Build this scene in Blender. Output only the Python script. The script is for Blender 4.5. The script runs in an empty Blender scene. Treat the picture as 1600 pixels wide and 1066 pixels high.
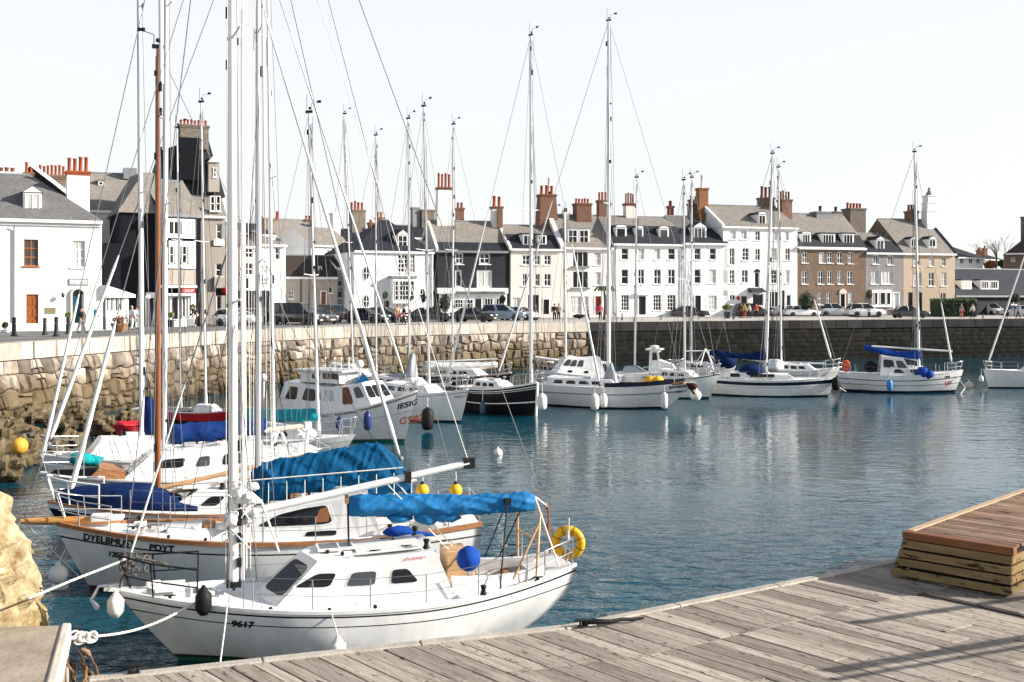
import bpy, math, random
from mathutils import Vector, Matrix, noise
R = random.Random(7)
sc = bpy.context.scene; COL = sc.collection
V = Vector; rad = math.radians
F = 1700.0; HY = 466.0; H = 6.5; Q = 4.14; JZ = 1.2     # focal length in photo pixels, horizon row, eye height, quay and jetty levels

# ---------------------------------------------------------------- camera, world, sun, exposure
cam = bpy.data.cameras.new('camera'); co = bpy.data.objects.new('camera', cam); COL.objects.link(co)
co.location = (0, 0, H); co.rotation_euler = (rad(90), 0, 0)
cam.sensor_width = 36; cam.lens = 36 * F / 1600; cam.shift_y = -(533 - HY) / 1600
cam.clip_start = .2; cam.clip_end = 6000
sc.camera = co
SUN_EL, SUN_AZ = 23.0, 93.0          # azimuth clockwise from +Y (straight ahead): the sun stands to the right
sv = V((math.sin(rad(SUN_AZ)) * math.cos(rad(SUN_EL)), math.cos(rad(SUN_AZ)) * math.cos(rad(SUN_EL)), math.sin(rad(SUN_EL))))
w = bpy.data.worlds.new('World'); sc.world = w; w.use_nodes = True
nt = w.node_tree; nt.nodes.clear()
sky = nt.nodes.new('ShaderNodeTexSky'); sky.sky_type = 'NISHITA'; sky.sun_disc = False
sky.sun_elevation = rad(SUN_EL); sky.sun_rotation = rad(SUN_AZ); sky.air_density = 1.0; sky.dust_density = 2.0; sky.ozone_density = 1.0
mx = nt.nodes.new('ShaderNodeMix'); mx.data_type = 'RGBA'; mx.inputs[0].default_value = .78
mx.inputs[7].default_value = (6.35, 6.4, 6.5, 1)                 # thin bright cloud veil over the blue
tcw = nt.nodes.new('ShaderNodeTexCoord'); spw = nt.nodes.new('ShaderNodeSeparateXYZ'); mrw = nt.nodes.new('ShaderNodeMapRange'); nt.links.new(tcw.outputs['Generated'], spw.inputs[0]); nt.links.new(spw.outputs[2], mrw.inputs[0])
mrw.interpolation_type = 'SMOOTHSTEP'; mrw.inputs[1].default_value = .20; mrw.inputs[2].default_value = .70; mrw.inputs[3].default_value = .84; mrw.inputs[4].default_value = .10; nt.links.new(mrw.outputs[0], mx.inputs[0])   # bright haze low down, clearer overhead
bg = nt.nodes.new('ShaderNodeBackground'); bg.inputs[1].default_value = .085
wo = nt.nodes.new('ShaderNodeOutputWorld')
nt.links.new(sky.outputs[0], mx.inputs[6]); nt.links.new(mx.outputs[2], bg.inputs[0]); nt.links.new(bg.outputs[0], wo.inputs[0])
sl = bpy.data.lights.new('sun', 'SUN'); sl.energy = 5.0; sl.angle = rad(.5); sl.color = (1, .94, .85)
so = bpy.data.objects.new('sun', sl); COL.objects.link(so); so.rotation_euler = (-sv).to_track_quat('-Z', 'Y').to_euler()
sc.view_settings.view_transform = 'Standard'; sc.view_settings.look = 'None'
sc.view_settings.exposure = .98; sc.view_settings.gamma = 1; sc.view_settings.use_curve_mapping = False

# ---------------------------------------------------------------- pixel -> place
def P(px, py, z):
    d = F * (H - z) / (py - HY); return V(((px - 800) * d / F, d, z))
def D(px, py, d): return V(((px - 800) * d / F, d, H - (py - HY) * d / F))
def G(px, d, z=0.): return V(((px - 800) * d / F, d, z))
def lerp(a, b, t): return a + (b - a) * t
def ss(t, a, b):
    t = min(1, max(0, (t - a) / (b - a))); return t * t * (3 - 2 * t)

# ---------------------------------------------------------------- materials
MATS = {}
def pm(name, col, rough=.55, metal=0, var=.12, vs=2., bump=0, bs=25., spec=.3, col2=None, coat=0, stretch=(1, 1, 1), tone=0):
    if name in MATS: return MATS[name]
    m = bpy.data.materials.new(name); m.use_nodes = True; n = m.node_tree.nodes; l = m.node_tree.links
    b = n['Principled BSDF']; b.inputs['Roughness'].default_value = rough; b.inputs['Metallic'].default_value = metal
    b.inputs['Specular IOR Level'].default_value = spec * (.3 if rough >= .75 else 1); b.inputs['Coat Weight'].default_value = coat
    tc = n.new('ShaderNodeTexCoord'); mp = n.new('ShaderNodeMapping'); mp.inputs[3].default_value = stretch
    l.new(tc.outputs['Object'], mp.inputs[0])
    nz = n.new('ShaderNodeTexNoise'); nz.inputs['Scale'].default_value = vs; nz.inputs['Detail'].default_value = 7; nz.inputs['Roughness'].default_value = .62
    l.new(mp.outputs[0], nz.inputs['Vector'])
    cr = n.new('ShaderNodeValToRGB'); cr.color_ramp.elements[0].position = .3; cr.color_ramp.elements[1].position = .7
    c2 = col2 or tuple(min(1, c * (1 + var)) for c in col)
    c1 = col if col2 else tuple(c * (1 - var) for c in col)
    cr.color_ramp.elements[0].color = (*c1, 1); cr.color_ramp.elements[1].color = (*c2, 1)
    l.new(nz.outputs['Fac'], cr.inputs[0]); out = cr.outputs[0]
    if tone:
        at = n.new('ShaderNodeAttribute'); at.attribute_name = 'tone'
        mr = n.new('ShaderNodeMapRange'); mr.inputs[1].default_value = -1; mr.inputs[2].default_value = 1
        mr.inputs[3].default_value = 1 - tone; mr.inputs[4].default_value = 1 + tone
        l.new(at.outputs['Fac'], mr.inputs[0])
        mm = n.new('ShaderNodeMix'); mm.data_type = 'RGBA'; mm.blend_type = 'MULTIPLY'; mm.inputs[0].default_value = 1
        l.new(out, mm.inputs[6]); l.new(mr.outputs[0], mm.inputs[7]); out = mm.outputs[2]
    l.new(out, b.inputs['Base Color'])
    if bump:
        nb = n.new('ShaderNodeTexNoise'); nb.inputs['Scale'].default_value = bs; nb.inputs['Detail'].default_value = 5
        l.new(mp.outputs[0], nb.inputs['Vector'])
        bp = n.new('ShaderNodeBump'); bp.inputs['Strength'].default_value = bump; bp.inputs['Distance'].default_value = .05
        l.new(nb.outputs['Fac'], bp.inputs['Height']); l.new(bp.outputs[0], b.inputs['Normal'])
    m['out'] = 1; MATS[name] = m; return m
def bsdf(m): return m.node_tree.nodes['Principled BSDF']
def brickmat(name, c1, c2, mortar, scale, bw=.5, rh=.25, ms=.02, rough=.8, bump=.3, axis='xz'):
    m = pm(name, c1, rough, var=.25, vs=.7, tone=0); n = m.node_tree.nodes; l = m.node_tree.links
    tc = n.new('ShaderNodeTexCoord'); sp = n.new('ShaderNodeSeparateXYZ'); cb = n.new('ShaderNodeCombineXYZ')
    l.new(tc.outputs['Object'], sp.inputs[0])
    ad = n.new('ShaderNodeMath'); ad.operation = 'ADD'; l.new(sp.outputs[0], ad.inputs[0]); l.new(sp.outputs[1], ad.inputs[1])
    l.new(ad.outputs[0], cb.inputs[0]); l.new(sp.outputs[2], cb.inputs[1])
    bt = n.new('ShaderNodeTexBrick'); bt.inputs['Scale'].default_value = scale; bt.inputs['Mortar Size'].default_value = ms
    bt.inputs['Brick Width'].default_value = bw; bt.inputs['Row Height'].default_value = rh; bt.inputs['Bias'].default_value = 0
    bt.inputs['Color1'].default_value = (*c1, 1); bt.inputs['Color2'].default_value = (*c2, 1); bt.inputs['Mortar'].default_value = (*mortar, 1)
    l.new(cb.outputs[0], bt.inputs[0])
    nz = [x for x in n if x.type == 'TEX_NOISE'][0]
    mr = n.new('ShaderNodeMapRange'); mr.inputs[3].default_value = .7; mr.inputs[4].default_value = 1.3; l.new(nz.outputs['Fac'], mr.inputs[0])
    mm = n.new('ShaderNodeMix'); mm.data_type = 'RGBA'; mm.blend_type = 'MULTIPLY'; mm.inputs[0].default_value = 1
    l.new(bt.outputs[0], mm.inputs[6]); l.new(mr.outputs[0], mm.inputs[7]); l.new(mm.outputs[2], bsdf(m).inputs['Base Color'])
    bp = n.new('ShaderNodeBump'); bp.inputs['Strength'].default_value = bump; bp.inputs['Distance'].default_value = .02; bp.invert = True
    l.new(bt.outputs[1], bp.inputs['Height']); l.new(bp.outputs[0], bsdf(m).inputs['Normal'])
    return m
def stainmat(m, bands):
    """add a tide stain in world height: bands = list of (z, colour, amount)"""
    n = m.node_tree.nodes; l = m.node_tree.links; b = bsdf(m); src = b.inputs['Base Color'].links[0].from_socket
    ge = n.new('ShaderNodeNewGeometry'); sp = n.new('ShaderNodeSeparateXYZ'); l.new(ge.outputs['Position'], sp.inputs[0])
    nz = n.new('ShaderNodeTexNoise'); nz.inputs['Scale'].default_value = .9; nz.inputs['Detail'].default_value = 6; l.new(ge.outputs['Position'], nz.inputs['Vector'])
    ma = n.new('ShaderNodeMath'); ma.operation = 'MULTIPLY_ADD'; ma.inputs[1].default_value = 2.4; l.new(nz.outputs['Fac'], ma.inputs[0]); l.new(sp.outputs[2], ma.inputs[2])
    for z, c, amt in bands:
        mr = n.new('ShaderNodeMapRange'); mr.inputs[1].default_value = z + 1.2 - .5; mr.inputs[2].default_value = z + 1.2 + .5
        mr.inputs[3].default_value = amt; mr.inputs[4].default_value = 0; l.new(ma.outputs[0], mr.inputs[0])
        mm = n.new('ShaderNodeMix'); mm.data_type = 'RGBA'; l.new(mr.outputs[0], mm.inputs[0]); l.new(src, mm.inputs[6]); mm.inputs[7].default_value = (*c, 1); src = mm.outputs[2]
    l.new(src, b.inputs['Base Color'])

white_gel = pm('white_gelcoat', (.66, .65, .62), .22, var=.05, vs=2.2, coat=.3, stretch=(1.6, 1.6, .45), col2=(.80, .80, .79))
white_deck = pm('white_deck', (.76, .76, .74), .5, var=.06, vs=3)
cream_deck = pm('cream_deck', (.66, .65, .61), .6, var=.07, vs=5)
white_paint = pm('white_paint', (.8, .8, .78), .45, var=.06)
alu = pm('alu_mast', (.74, .74, .735), .35, metal=.1, var=.08, vs=1.5, stretch=(4, 4, .4))
steel = pm('steel', (.6, .6, .6), .25, metal=.8, var=.05)
wire = pm('rig_wire', (.16, .16, .17), .5, metal=.2, var=.1)
darkwire = pm('dark_line', (.012, .012, .014), .6, spec=.2)
rope_m = pm('rope', (.74, .72, .66), .85, var=.15, vs=40, bump=.5, bs=60)
black_p = pm('black_paint', (.006, .006, .008), .35, spec=.2)
blackrub = pm('black_rubber', (.008, .008, .009), .6, spec=.2)
navy_p = pm('navy_paint', (.008, .011, .028), .3, spec=.25)
navy_c = pm('navy_canvas', (.005, .018, .075), .85, var=.3, vs=4, bump=.3, bs=12)
royal_c = pm('royal_canvas', (.010, .055, .28), .8, var=.3, vs=4, bump=.3, bs=12)
blue_c = pm('blue_canvas', (.0035, .075, .18), .75, var=.12, vs=3, bump=.35, bs=9)
blue_cov = pm('blue_nylon', (.005, .135, .34), .65, var=.12, vs=3, bump=.35, bs=9)
turq_c = pm('turquoise_canvas', (.015, .30, .36), .75, var=.25, vs=4, bump=.3, bs=10)
teal_c = pm('teal_canvas', (.01, .27, .3), .75, var=.3, vs=5, bump=.3)
grey_c = pm('grey_canvas', (.34, .36, .39), .85, var=.15, vs=4, bump=.2)
white_c = pm('white_sail', (.74, .74, .72), .8, var=.1, vs=4, bump=.25, bs=9)
red_p = pm('red_paint', (.42, .014, .02), .4, var=.15)
green_p = pm('green_antifoul', (.015, .12, .06), .6, var=.25, vs=4)
bluea_p = pm('blue_antifoul', (.02, .06, .2), .6, var=.2)
redant_p = pm('red_antifoul', (.10, .018, .014), .6, var=.25)
blackant_p = pm('black_antifoul', (.02, .02, .02), .6)
teak = pm('teak', (.34, .15, .06), .5, var=.35, vs=2, stretch=(1, 8, 8), bump=.15)
varnish = pm('varnished_mast', (.22, .075, .025), .3, var=.35, vs=3, stretch=(6, 6, .5), coat=.5)
palewood = pm('pale_wood', (.52, .32, .16), .5, var=.25, vs=3, stretch=(1, 8, 8))
yellow_p = pm('yellow_vinyl', (.72, .40, .015), .4, var=.1, vs=6)
orange_p = pm('orange_vinyl', (.7, .09, .02), .5)
white_v = pm('white_vinyl', (.72, .70, .65), .4, var=.12, vs=3)
blue_v = pm('blue_vinyl', (.012, .025, .12), .35)
glassd = pm('dark_window', (.006, .0065, .008), .06, spec=.35)
glassg = pm('grey_window', (.05, .055, .06), .1, spec=.4)
curtain = pm('curtain_window', (.5, .5, .48), .12, var=.35, vs=1.5, stretch=(6, 6, .4))
ink = pm('black_lettering', (.012, .012, .014), .5)
redink = pm('red_lettering', (.5, .03, .025), .5)

class MB:
    def __init__(s): s.v = []; s.f = []; s.m = []; s.t = []; s.s = []
    def add(s, vs, fs, m=0, t=0., smooth=False):
        o = len(s.v); s.v.extend([(p[0], p[1], p[2]) for p in vs])
        for f in fs: s.f.append([o + i for i in f]); s.m.append(m); s.t.append(t); s.s.append(smooth)
    def hexa(s, p, m=0, t=0.):   # p: 4 bottom (ccw), 4 top
        s.add(p, [(3, 2, 1, 0), (4, 5, 6, 7), (0, 1, 5, 4), (1, 2, 6, 5), (2, 3, 7, 6), (3, 0, 4, 7)], m, t)
    def box(s, c, d, m=0, t=0., rot=None):
        c = V(c); hx, hy, hz = d[0] / 2, d[1] / 2, d[2] / 2
        p = [V(q) for q in [(-hx, -hy, -hz), (hx, -hy, -hz), (hx, hy, -hz), (-hx, hy, -hz), (-hx, -hy, hz), (hx, -hy, hz), (hx, hy, hz), (-hx, hy, hz)]]
        if rot is not None: p = [rot @ q for q in p]
        s.hexa([c + q for q in p], m, t)
    def bb(s, x0, y0, z0, x1, y1, z1, m=0, t=0.): s.box(((x0 + x1) / 2, (y0 + y1) / 2, (z0 + z1) / 2), (x1 - x0, y1 - y0, z1 - z0), m, t)
    def prism(s, poly, vec, m=0, t=0., msides=None):
        n = len(poly); vec = V(vec); top = [V(p) + vec for p in poly]
        s.add(list(poly) + top, [tuple(range(n))[::-1], tuple(range(n, 2 * n))], m, t)
        s.add(list(poly) + top, [(i, (i + 1) % n, n + (i + 1) % n, n + i) for i in range(n)], m if msides is None else msides, t)
    def tube(s, pts, r, n=6, m=0, t=0.):
        pts = [V(p) for p in pts]; k = len(pts); rs = r if isinstance(r, (list, tuple)) else [r] * k
        rings = []; up = None
        for i, p in enumerate(pts):
            d = (pts[min(i + 1, k - 1)] - pts[max(i - 1, 0)])
            d = d.normalized() if d.length > 1e-9 else V((0, 0, 1))
            if up is None: up = V((0, 0, 1)) if abs(d.z) < .9 else V((1, 0, 0))
            a = d.cross(up)
            a = a.normalized() if a.length > 1e-6 else d.orthogonal().normalized()
            up = a.cross(d).normalized()
            rings.append([p + (a * math.cos(q) + up * math.sin(q)) * rs[i] for q in [2 * math.pi * j / n for j in range(n)]])
        s.loft(rings, m, t)
    def loft(s, rings, m=0, t=0., caps=True, closed=True, smooth=True, mrow=None):
        n = len(rings[0]); vs = [p for r in rings for p in r]; k = n if closed else n - 1
        if mrow is None:
            s.add(vs, [(i * n + j, i * n + (j + 1) % n, (i + 1) * n + (j + 1) % n, (i + 1) * n + j) for i in range(len(rings) - 1) for j in range(k)], m, t, smooth)
        else:
            o = len(s.v); s.v.extend([(p[0], p[1], p[2]) for p in vs])
            for i in range(len(rings) - 1):
                for j in range(k):
                    s.f.append([o + i * n + j, o + i * n + (j + 1) % n, o + (i + 1) * n + (j + 1) % n, o + (i + 1) * n + j]); s.m.append(mrow[j]); s.t.append(t); s.s.append(smooth)
        if caps: s.add(rings[0], [tuple(range(n))[::-1]], m, t); s.add(rings[-1], [tuple(range(n))], m, t)
    def lathe(s, prof, c, n=16, m=0, t=0., ax=None):
        c = V(c); ax = V(ax).normalized() if ax is not None else V((0, 0, 1)); a = ax.orthogonal().normalized(); b = ax.cross(a)
        s.loft([[c + ax * z + (a * math.cos(q) + b * math.sin(q)) * max(r, 1e-4) for q in [2 * math.pi * j / n for j in range(n)]] for r, z in prof], m, t)
    def ball(s, c, r, nu=12, nv=8, m=0, t=0., nz=0, nf=2., seed=0):
        r3 = r if isinstance(r, (tuple, list)) else (r, r, r); c = V(c); rings = []
        for i in range(nv + 1):
            th = math.pi * i / nv; ring = []
            for j in range(nu):
                ph = 2 * math.pi * j / nu; q = V((math.sin(th) * math.cos(ph), math.sin(th) * math.sin(ph), -math.cos(th)))
                k = 1 + (nz * noise.noise(q * nf + V((seed, seed * .7, 3))) if nz else 0)
                ring.append(c + V((q.x * r3[0], q.y * r3[1], q.z * r3[2])) * k)
            rings.append(ring)
        s.loft(rings, m, t, caps=False)
    def build(s, name, mats, parent=None, loc=None):
        me = bpy.data.meshes.new(name); me.from_pydata(s.v, [], s.f)
        ms = mats if isinstance(mats, (list, tuple)) else [mats]
        for q in ms: me.materials.append(q)
        me.polygons.foreach_set('material_index', s.m); me.polygons.foreach_set('use_smooth', s.s)
        a = me.attributes.new('tone', 'FLOAT', 'FACE'); a.data.foreach_set('value', s.t)
        me.update(); o = bpy.data.objects.new(name, me); COL.objects.link(o)
        if parent is not None: o.parent = parent
        if loc is not None: o.location = loc
        return o
def bevel(o, wd=.02, seg=2, ang=40):
    b = o.modifiers.new('bevel', 'BEVEL'); b.width = wd; b.segments = seg; b.limit_method = 'ANGLE'; b.angle_limit = rad(ang); return o
def tag(o, label, cat, group=None):
    o['label'] = label; o['category'] = cat
    if group: o['group'] = group
    return o
def thing(name, label, cat, loc=(0, 0, 0), rz=0., group=None):
    o = bpy.data.objects.new(name, None); COL.objects.link(o); o.empty_display_size = .2
    o.location = loc; o.rotation_euler = (0, 0, rz); return tag(o, label, cat, group)
def struct(o): o['kind'] = 'structure'; return o
def copytree(o, parent=None):
    c = o.copy(); COL.objects.link(c)
    if parent is not None: c.parent = parent
    for ch in o.children: copytree(ch, c)
    return c
def textmesh(body, size, xs=1.0):
    cu = bpy.data.curves.new('t', 'FONT'); cu.body = body; cu.size = size; cu.align_x = 'LEFT'
    ob = bpy.data.objects.new('t', cu); me = ob.to_mesh()
    vs = [V((v.co.x * xs, v.co.y)) for v in me.vertices]; fs = [tuple(p.vertices) for p in me.polygons]
    ob.to_mesh_clear(); bpy.data.objects.remove(ob); bpy.data.curves.remove(cu); return vs, fs
def flat_text(body, size, org, ux, uz, name, m, parent, xs=1., center=True, bold=0):
    vs, fs = textmesh(body, size, xs); 
    wd = max(v.x for v in vs) if vs else 0; k = wd / 2 if center else 0
    org, ux, uz = V(org), V(ux), V(uz); b = MB(); nrm = ux.cross(uz).normalized()
    b.add([org + ux * (v.x - k) + uz * v.y for v in vs], fs)
    if bold:
        for dx, dy in ((bold, 0), (-bold, 0), (0, bold), (0, -bold)):
            b.add([org + ux * (v.x - k + dx) + uz * (v.y + dy) + nrm * .0006 * (2 + dx / bold + 3 * dy / bold) for v in vs], fs)
    return b.build(name, m, parent)
# ---------------------------------------------------------------- water
wm = pm('harbour_water', (.0035, .050, .074), .04, var=.25, vs=.12, spec=.5); b = bsdf(wm); b.inputs['IOR'].default_value = 1.333
n = wm.node_tree.nodes; l = wm.node_tree.links
def wave(scale, st, rot, det, dist, strength, prev=None):
    tc = n.new('ShaderNodeTexCoord'); mp = n.new('ShaderNodeMapping'); mp.inputs[3].default_value = st; mp.inputs[2].default_value = (0, 0, rad(rot))
    nz = n.new('ShaderNodeTexNoise'); nz.inputs['Scale'].default_value = scale; nz.inputs['Detail'].default_value = det; nz.inputs['Roughness'].default_value = .5
    nz.inputs['Distortion'].default_value = .6
    l.new(tc.outputs['Object'], mp.inputs[0]); l.new(mp.outputs[0], nz.inputs['Vector'])
    bp = n.new('ShaderNodeBump'); bp.inputs['Strength'].default_value = strength; bp.inputs['Distance'].default_value = dist
    l.new(nz.outputs['Fac'], bp.inputs['Height'])
    if prev: l.new(prev, bp.inputs['Normal'])
    return bp.outputs[0]
geo = n.new('ShaderNodeNewGeometry'); spx = n.new('ShaderNodeSeparateXYZ'); l.new(geo.outputs['Position'], spx.inputs[0])
pn = n.new('ShaderNodeTexNoise'); pn.inputs['Scale'].default_value = .06; pn.inputs['Detail'].default_value = 2; l.new(geo.outputs['Position'], pn.inputs['Vector'])   # wind patches
calm = n.new('ShaderNodeMapRange'); calm.inputs[1].default_value = 17; calm.inputs[2].default_value = 38; calm.inputs[3].default_value = 1.1; calm.inputs[4].default_value = .11; l.new(spx.outputs[1], calm.inputs[0])
pm_ = n.new('ShaderNodeMapRange'); pm_.inputs[1].default_value = .35; pm_.inputs[2].default_value = .65; pm_.inputs[3].default_value = .65; pm_.inputs[4].default_value = 1.25; l.new(pn.outputs['Fac'], pm_.inputs[0])
ml = n.new('ShaderNodeMath'); ml.operation = 'MULTIPLY'; l.new(calm.outputs[0], ml.inputs[0]); l.new(pm_.outputs[0], ml.inputs[1])
o1 = wave(.45, (1, 1.7, 1), 14, 2, .38, .6); o2 = wave(1.35, (1, 1.6, 1), -18, 3, .20, .9, o1); o3 = wave(4.2, (1, 1.4, 1), 8, 2, .035, .9, o2)
for nd in [x for x in n if x.type == 'BUMP']:
    k_ = n.new('ShaderNodeMath'); k_.operation = 'MULTIPLY'; k_.inputs[1].default_value = nd.inputs['Distance'].default_value; l.new(ml.outputs[0], k_.inputs[0]); l.new(k_.outputs[0], nd.inputs['Distance'])
l.new(o3, b.inputs['Normal'])
mb = MB(); mb.add([(-130, -30, 0), (200, -30, 0), (200, 190, 0), (-130, 190, 0)], [(0, 1, 2, 3)])
struct(mb.build('water', wm))

# ---------------------------------------------------------------- quay wall, ground
WP = [(-420, 568), (-200, 552), (0, 538.5), (200, 526.5), (375, 517), (560, 511), (750, 507), (950, 504.2), (1100, 502.6), (1350, 500.3), (1600, 498.6), (2100, 496.4), (2700, 494.5)]
W = [P(x, y, Q).to_2d() for x, y in WP]
L = [0]
for i in range(1, len(W)): L.append(L[-1] + (W[i] - W[i - 1]).length)
SN = [V(((W[i + 1] - W[i]).y, -(W[i + 1] - W[i]).x)).normalized() for i in range(len(W) - 1)]
VN = [SN[0]] + [(SN[i - 1] + SN[i]).normalized() for i in range(1, len(SN))] + [SN[-1]]
def wallpt(s):
    i = 0
    while i < len(L) - 2 and s > L[i + 1]: i += 1
    t = (s - L[i]) / (L[i + 1] - L[i]); return W[i].lerp(W[i + 1], t), VN[i].lerp(VN[i + 1], t).normalized()
def s_of_px(px):
    best = min(range(0, int(L[-1] * 10)), key=lambda k: abs(800 + F * wallpt(k / 10)[0].x / wallpt(k / 10)[0].y - px)); return best / 10
S900 = s_of_px(905); S420 = s_of_px(420)
def batter(s, z): return (Q - z) * lerp(.30, .10, ss(s, 0, S900))
stone_m = pm('quay_stone', (.19, .15, .115), .9, var=.2, vs=1.9, bump=.8, bs=6, tone=.6, col2=(.40, .345, .29))
stainmat(stone_m, [(2.2, (.10, .07, .032), .8), (.35, (.022, .019, .011), .95)])
shade_st = pm('quay_shade_stone', (.007, .0065, .006), .85, var=.3, vs=1.2, bump=.5, bs=6, tone=.35, col2=(.018, .0165, .0145))  # shade along the right stretch of wall, put into the stone colour
stainmat(shade_st, [(1.2, (.007, .007, .006), .9)])
cop_m = pm('coping_stone', (.40, .355, .30), .8, var=.18, vs=1.5, bump=.3, bs=6, tone=.2)
cop_shade_m = pm('coping_shade_face', (.028, .027, .027), .85, var=.3, vs=1.0, bump=.3, bs=6, tone=.25)  # shade on the right-hand coping fronts painted in, tops keep the pale stone
mort = pm('dark_joint', (.02, .017, .013), .95)
qw = thing('quay_wall', 'long curved harbour wall of rough tan stone with shade painted dark along the right, and pale coping', 'wall')
RR = random.Random(3)
def wp3(s, z, out): p, nn = wallpt(s); q = p + nn * (batter(s, z) + out); return V((q.x, q.y, z))
def stones(s0, s1, z0, z1, rh, wd, jit, prot, mbx, gap, g, rough=.5, split=.0):
    nr = max(1, round((z1 - z0) / rh)); bnd = lambda k, s: z0 + (z1 - z0) * k / nr + (0 if k in (0, nr) else jit * noise.noise(V((s * 1.1, k * 3.1, 0))) * 1.7)
    for k in range(nr):
        s = s0 + RR.uniform(-.3, 0); sk0 = 0
        while s < s1:
            ww = RR.uniform(*wd); e = s + ww; sk1 = RR.uniform(-jit, jit) * 1.3; pieces = [(0., 1.)]
            if RR.random() < split: c_ = RR.uniform(.35, .65); pieces = [(0., c_), (c_, 1.)]
            for p0, p1 in pieces:
                tn = RR.uniform(-1, 1); pr = RR.uniform(*prot); sd = RR.uniform(0, 99); vs = []; rnd = RR.uniform(4, 10)
                tl = RR.uniform(-.3, .3)
                for a in range(g):
                    for c in range(g):
                        u, v = a / (g - 1), c / (g - 1); u2 = lerp(gap / ww, 1 - gap / ww, u)
                        sx = s + ww * u2 + lerp(-lerp(sk0, sk1, u), lerp(sk0, sk1, u), v) * .5; lo, hi = bnd(k, sx), bnd(k + 1, sx)
                        z = lerp(lerp(lo, hi, p0) + gap, lerp(lo, hi, p1) - gap, v); pl = ((1 - abs(2 * u - 1) ** rnd) * (1 - abs(2 * v - 1) ** rnd)) ** .6
                        if 0 < u < 1 and 0 < v < 1: pl += rough * noise.noise(V((sx * 2.3, z * 2.3, sd))) + rough * .5 * noise.noise(V((sx * 6, z * 6, sd))) + tl * (v - .5)
                        vs.append(wp3(sx, z, pr * pl - .03))
                mbx.add(vs, [(a * g + c, (a + 1) * g + c, (a + 1) * g + c + 1, a * g + c + 1) for a in range(g - 1) for c in range(g - 1)], 0, tn, False)
            s = e; sk0 = sk1
mb = MB(); stones(0, S900, -.6, Q - .86, .72, (.5, 1.2), .17, (.05, .20), mb, .024, 8, .55, .2); mb.build('stone_face', stone_m, qw)
mb = MB(); stones(S900, L[-1] - 1, -.6, Q - .86, .5, (.9, 1.7), .02, (.02, .06), mb, .012, 4, .3); mb.build('block_face', shade_st, qw)
mb = MB(); ns = 160
for i in range(ns):
    a, c = L[-1] * i / ns, L[-1] * (i + 1) / ns
    mb.add([wp3(a, -1, -.07), wp3(c, -1, -.07), wp3(c, Q - .5, -.07), wp3(a, Q - .5, -.07)], [(0, 1, 2, 3)])
mb.build('core', mort, qw)
mb = MB(); s = 0
while s < L[-1] - .5:
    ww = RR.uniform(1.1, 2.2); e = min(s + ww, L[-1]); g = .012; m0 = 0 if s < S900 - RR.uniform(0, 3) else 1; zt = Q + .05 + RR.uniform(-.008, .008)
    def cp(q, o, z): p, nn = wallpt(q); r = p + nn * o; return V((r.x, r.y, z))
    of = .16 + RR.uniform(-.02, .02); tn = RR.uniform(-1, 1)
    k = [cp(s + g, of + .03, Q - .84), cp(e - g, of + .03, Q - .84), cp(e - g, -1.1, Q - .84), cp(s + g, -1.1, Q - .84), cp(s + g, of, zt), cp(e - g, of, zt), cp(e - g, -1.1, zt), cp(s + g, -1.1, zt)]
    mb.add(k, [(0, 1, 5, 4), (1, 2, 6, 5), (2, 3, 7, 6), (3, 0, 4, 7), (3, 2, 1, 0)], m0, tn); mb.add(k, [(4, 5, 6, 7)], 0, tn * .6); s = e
bevel(mb.build('coping', [cop_m, cop_shade_m], qw), .03, 2)
# ground sheet, pale promenade and kerbed pavement
asph = pm('asphalt', (.17, .168, .162), .9, var=.2, vs=.25, bump=.25, bs=30)
pale = pm('pale_paving', (.42, .40, .37), .85, var=.1, vs=.3, bump=.15, bs=18)
pavm = brickmat('pavement_slab', (.36, .35, .335), (.42, .41, .39), (.22, .21, .2), 1.6, axis='xy')
gp = [(p + nn * -.9) for p, nn in [wallpt(q) for q in L]]
ring = [(p.x, p.y, Q) for p in gp] + [(2600, 95, Q), (2600, 3200, Q), (-2600, 3200, Q), (-2600, 30, Q), (-40, 20, Q)]
mb = MB(); mb.add(ring, [tuple(range(len(ring)))]); struct(mb.build('ground', asph))
mb = MB(); N = 60; pts = []
for i in range(N + 1):
    q = lerp(s_of_px(330), L[-1], i / N); p, nn = wallpt(q); wd = lerp(1.3, 17, ss(q, s_of_px(330), s_of_px(1050)))
    a, c = p + nn * -1.0, p + nn * -wd; pts += [(a.x, a.y, Q + .006), (c.x, c.y, Q + .006)]
mb.add(pts, [(2 * i, 2 * i + 2, 2 * i + 3, 2 * i + 1) for i in range(N)]); struct(mb.build('promenade', pale))
# terrace building line (front of the houses)
T0, T1 = G(560, 120), G(1600, 144.5)
tu = (T1 - T0).normalized(); tn_ = V((tu.y, -tu.x, 0))
mb = MB(); a = T0 - tu * 6; c = T1 + tu * 40
mb.hexa([a + tn_ * 3 + V((0, 0, Q - .1)), c + tn_ * 3 + V((0, 0, Q - .1)), c - tn_ * 3 + V((0, 0, Q - .1)), a - tn_ * 3 + V((0, 0, Q - .1)),
         a + tn_ * 3 + V((0, 0, Q + .13)), c + tn_ * 3 + V((0, 0, Q + .13)), c - tn_ * 3 + V((0, 0, Q + .13)), a - tn_ * 3 + V((0, 0, Q + .13))])
struct(mb.build('pavement', pavm))
mb = MB(); linem = pm('road_paint', (.75, .75, .72), .7, var=.1)
for i in range(30):
    p = T0 + tu * (i * 2.7 + 2) + tn_ * 9.5; q = p + tn_ * 4.6; x = tu * .06
    mb.add([(p - x) + V((0, 0, Q + .012)), (p + x) + V((0, 0, Q + .012)), (q + x) + V((0, 0, Q + .012)), (q - x) + V((0, 0, Q + .012))], [(0, 1, 2, 3)])
struct(mb.build('road_markings', linem))

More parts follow.
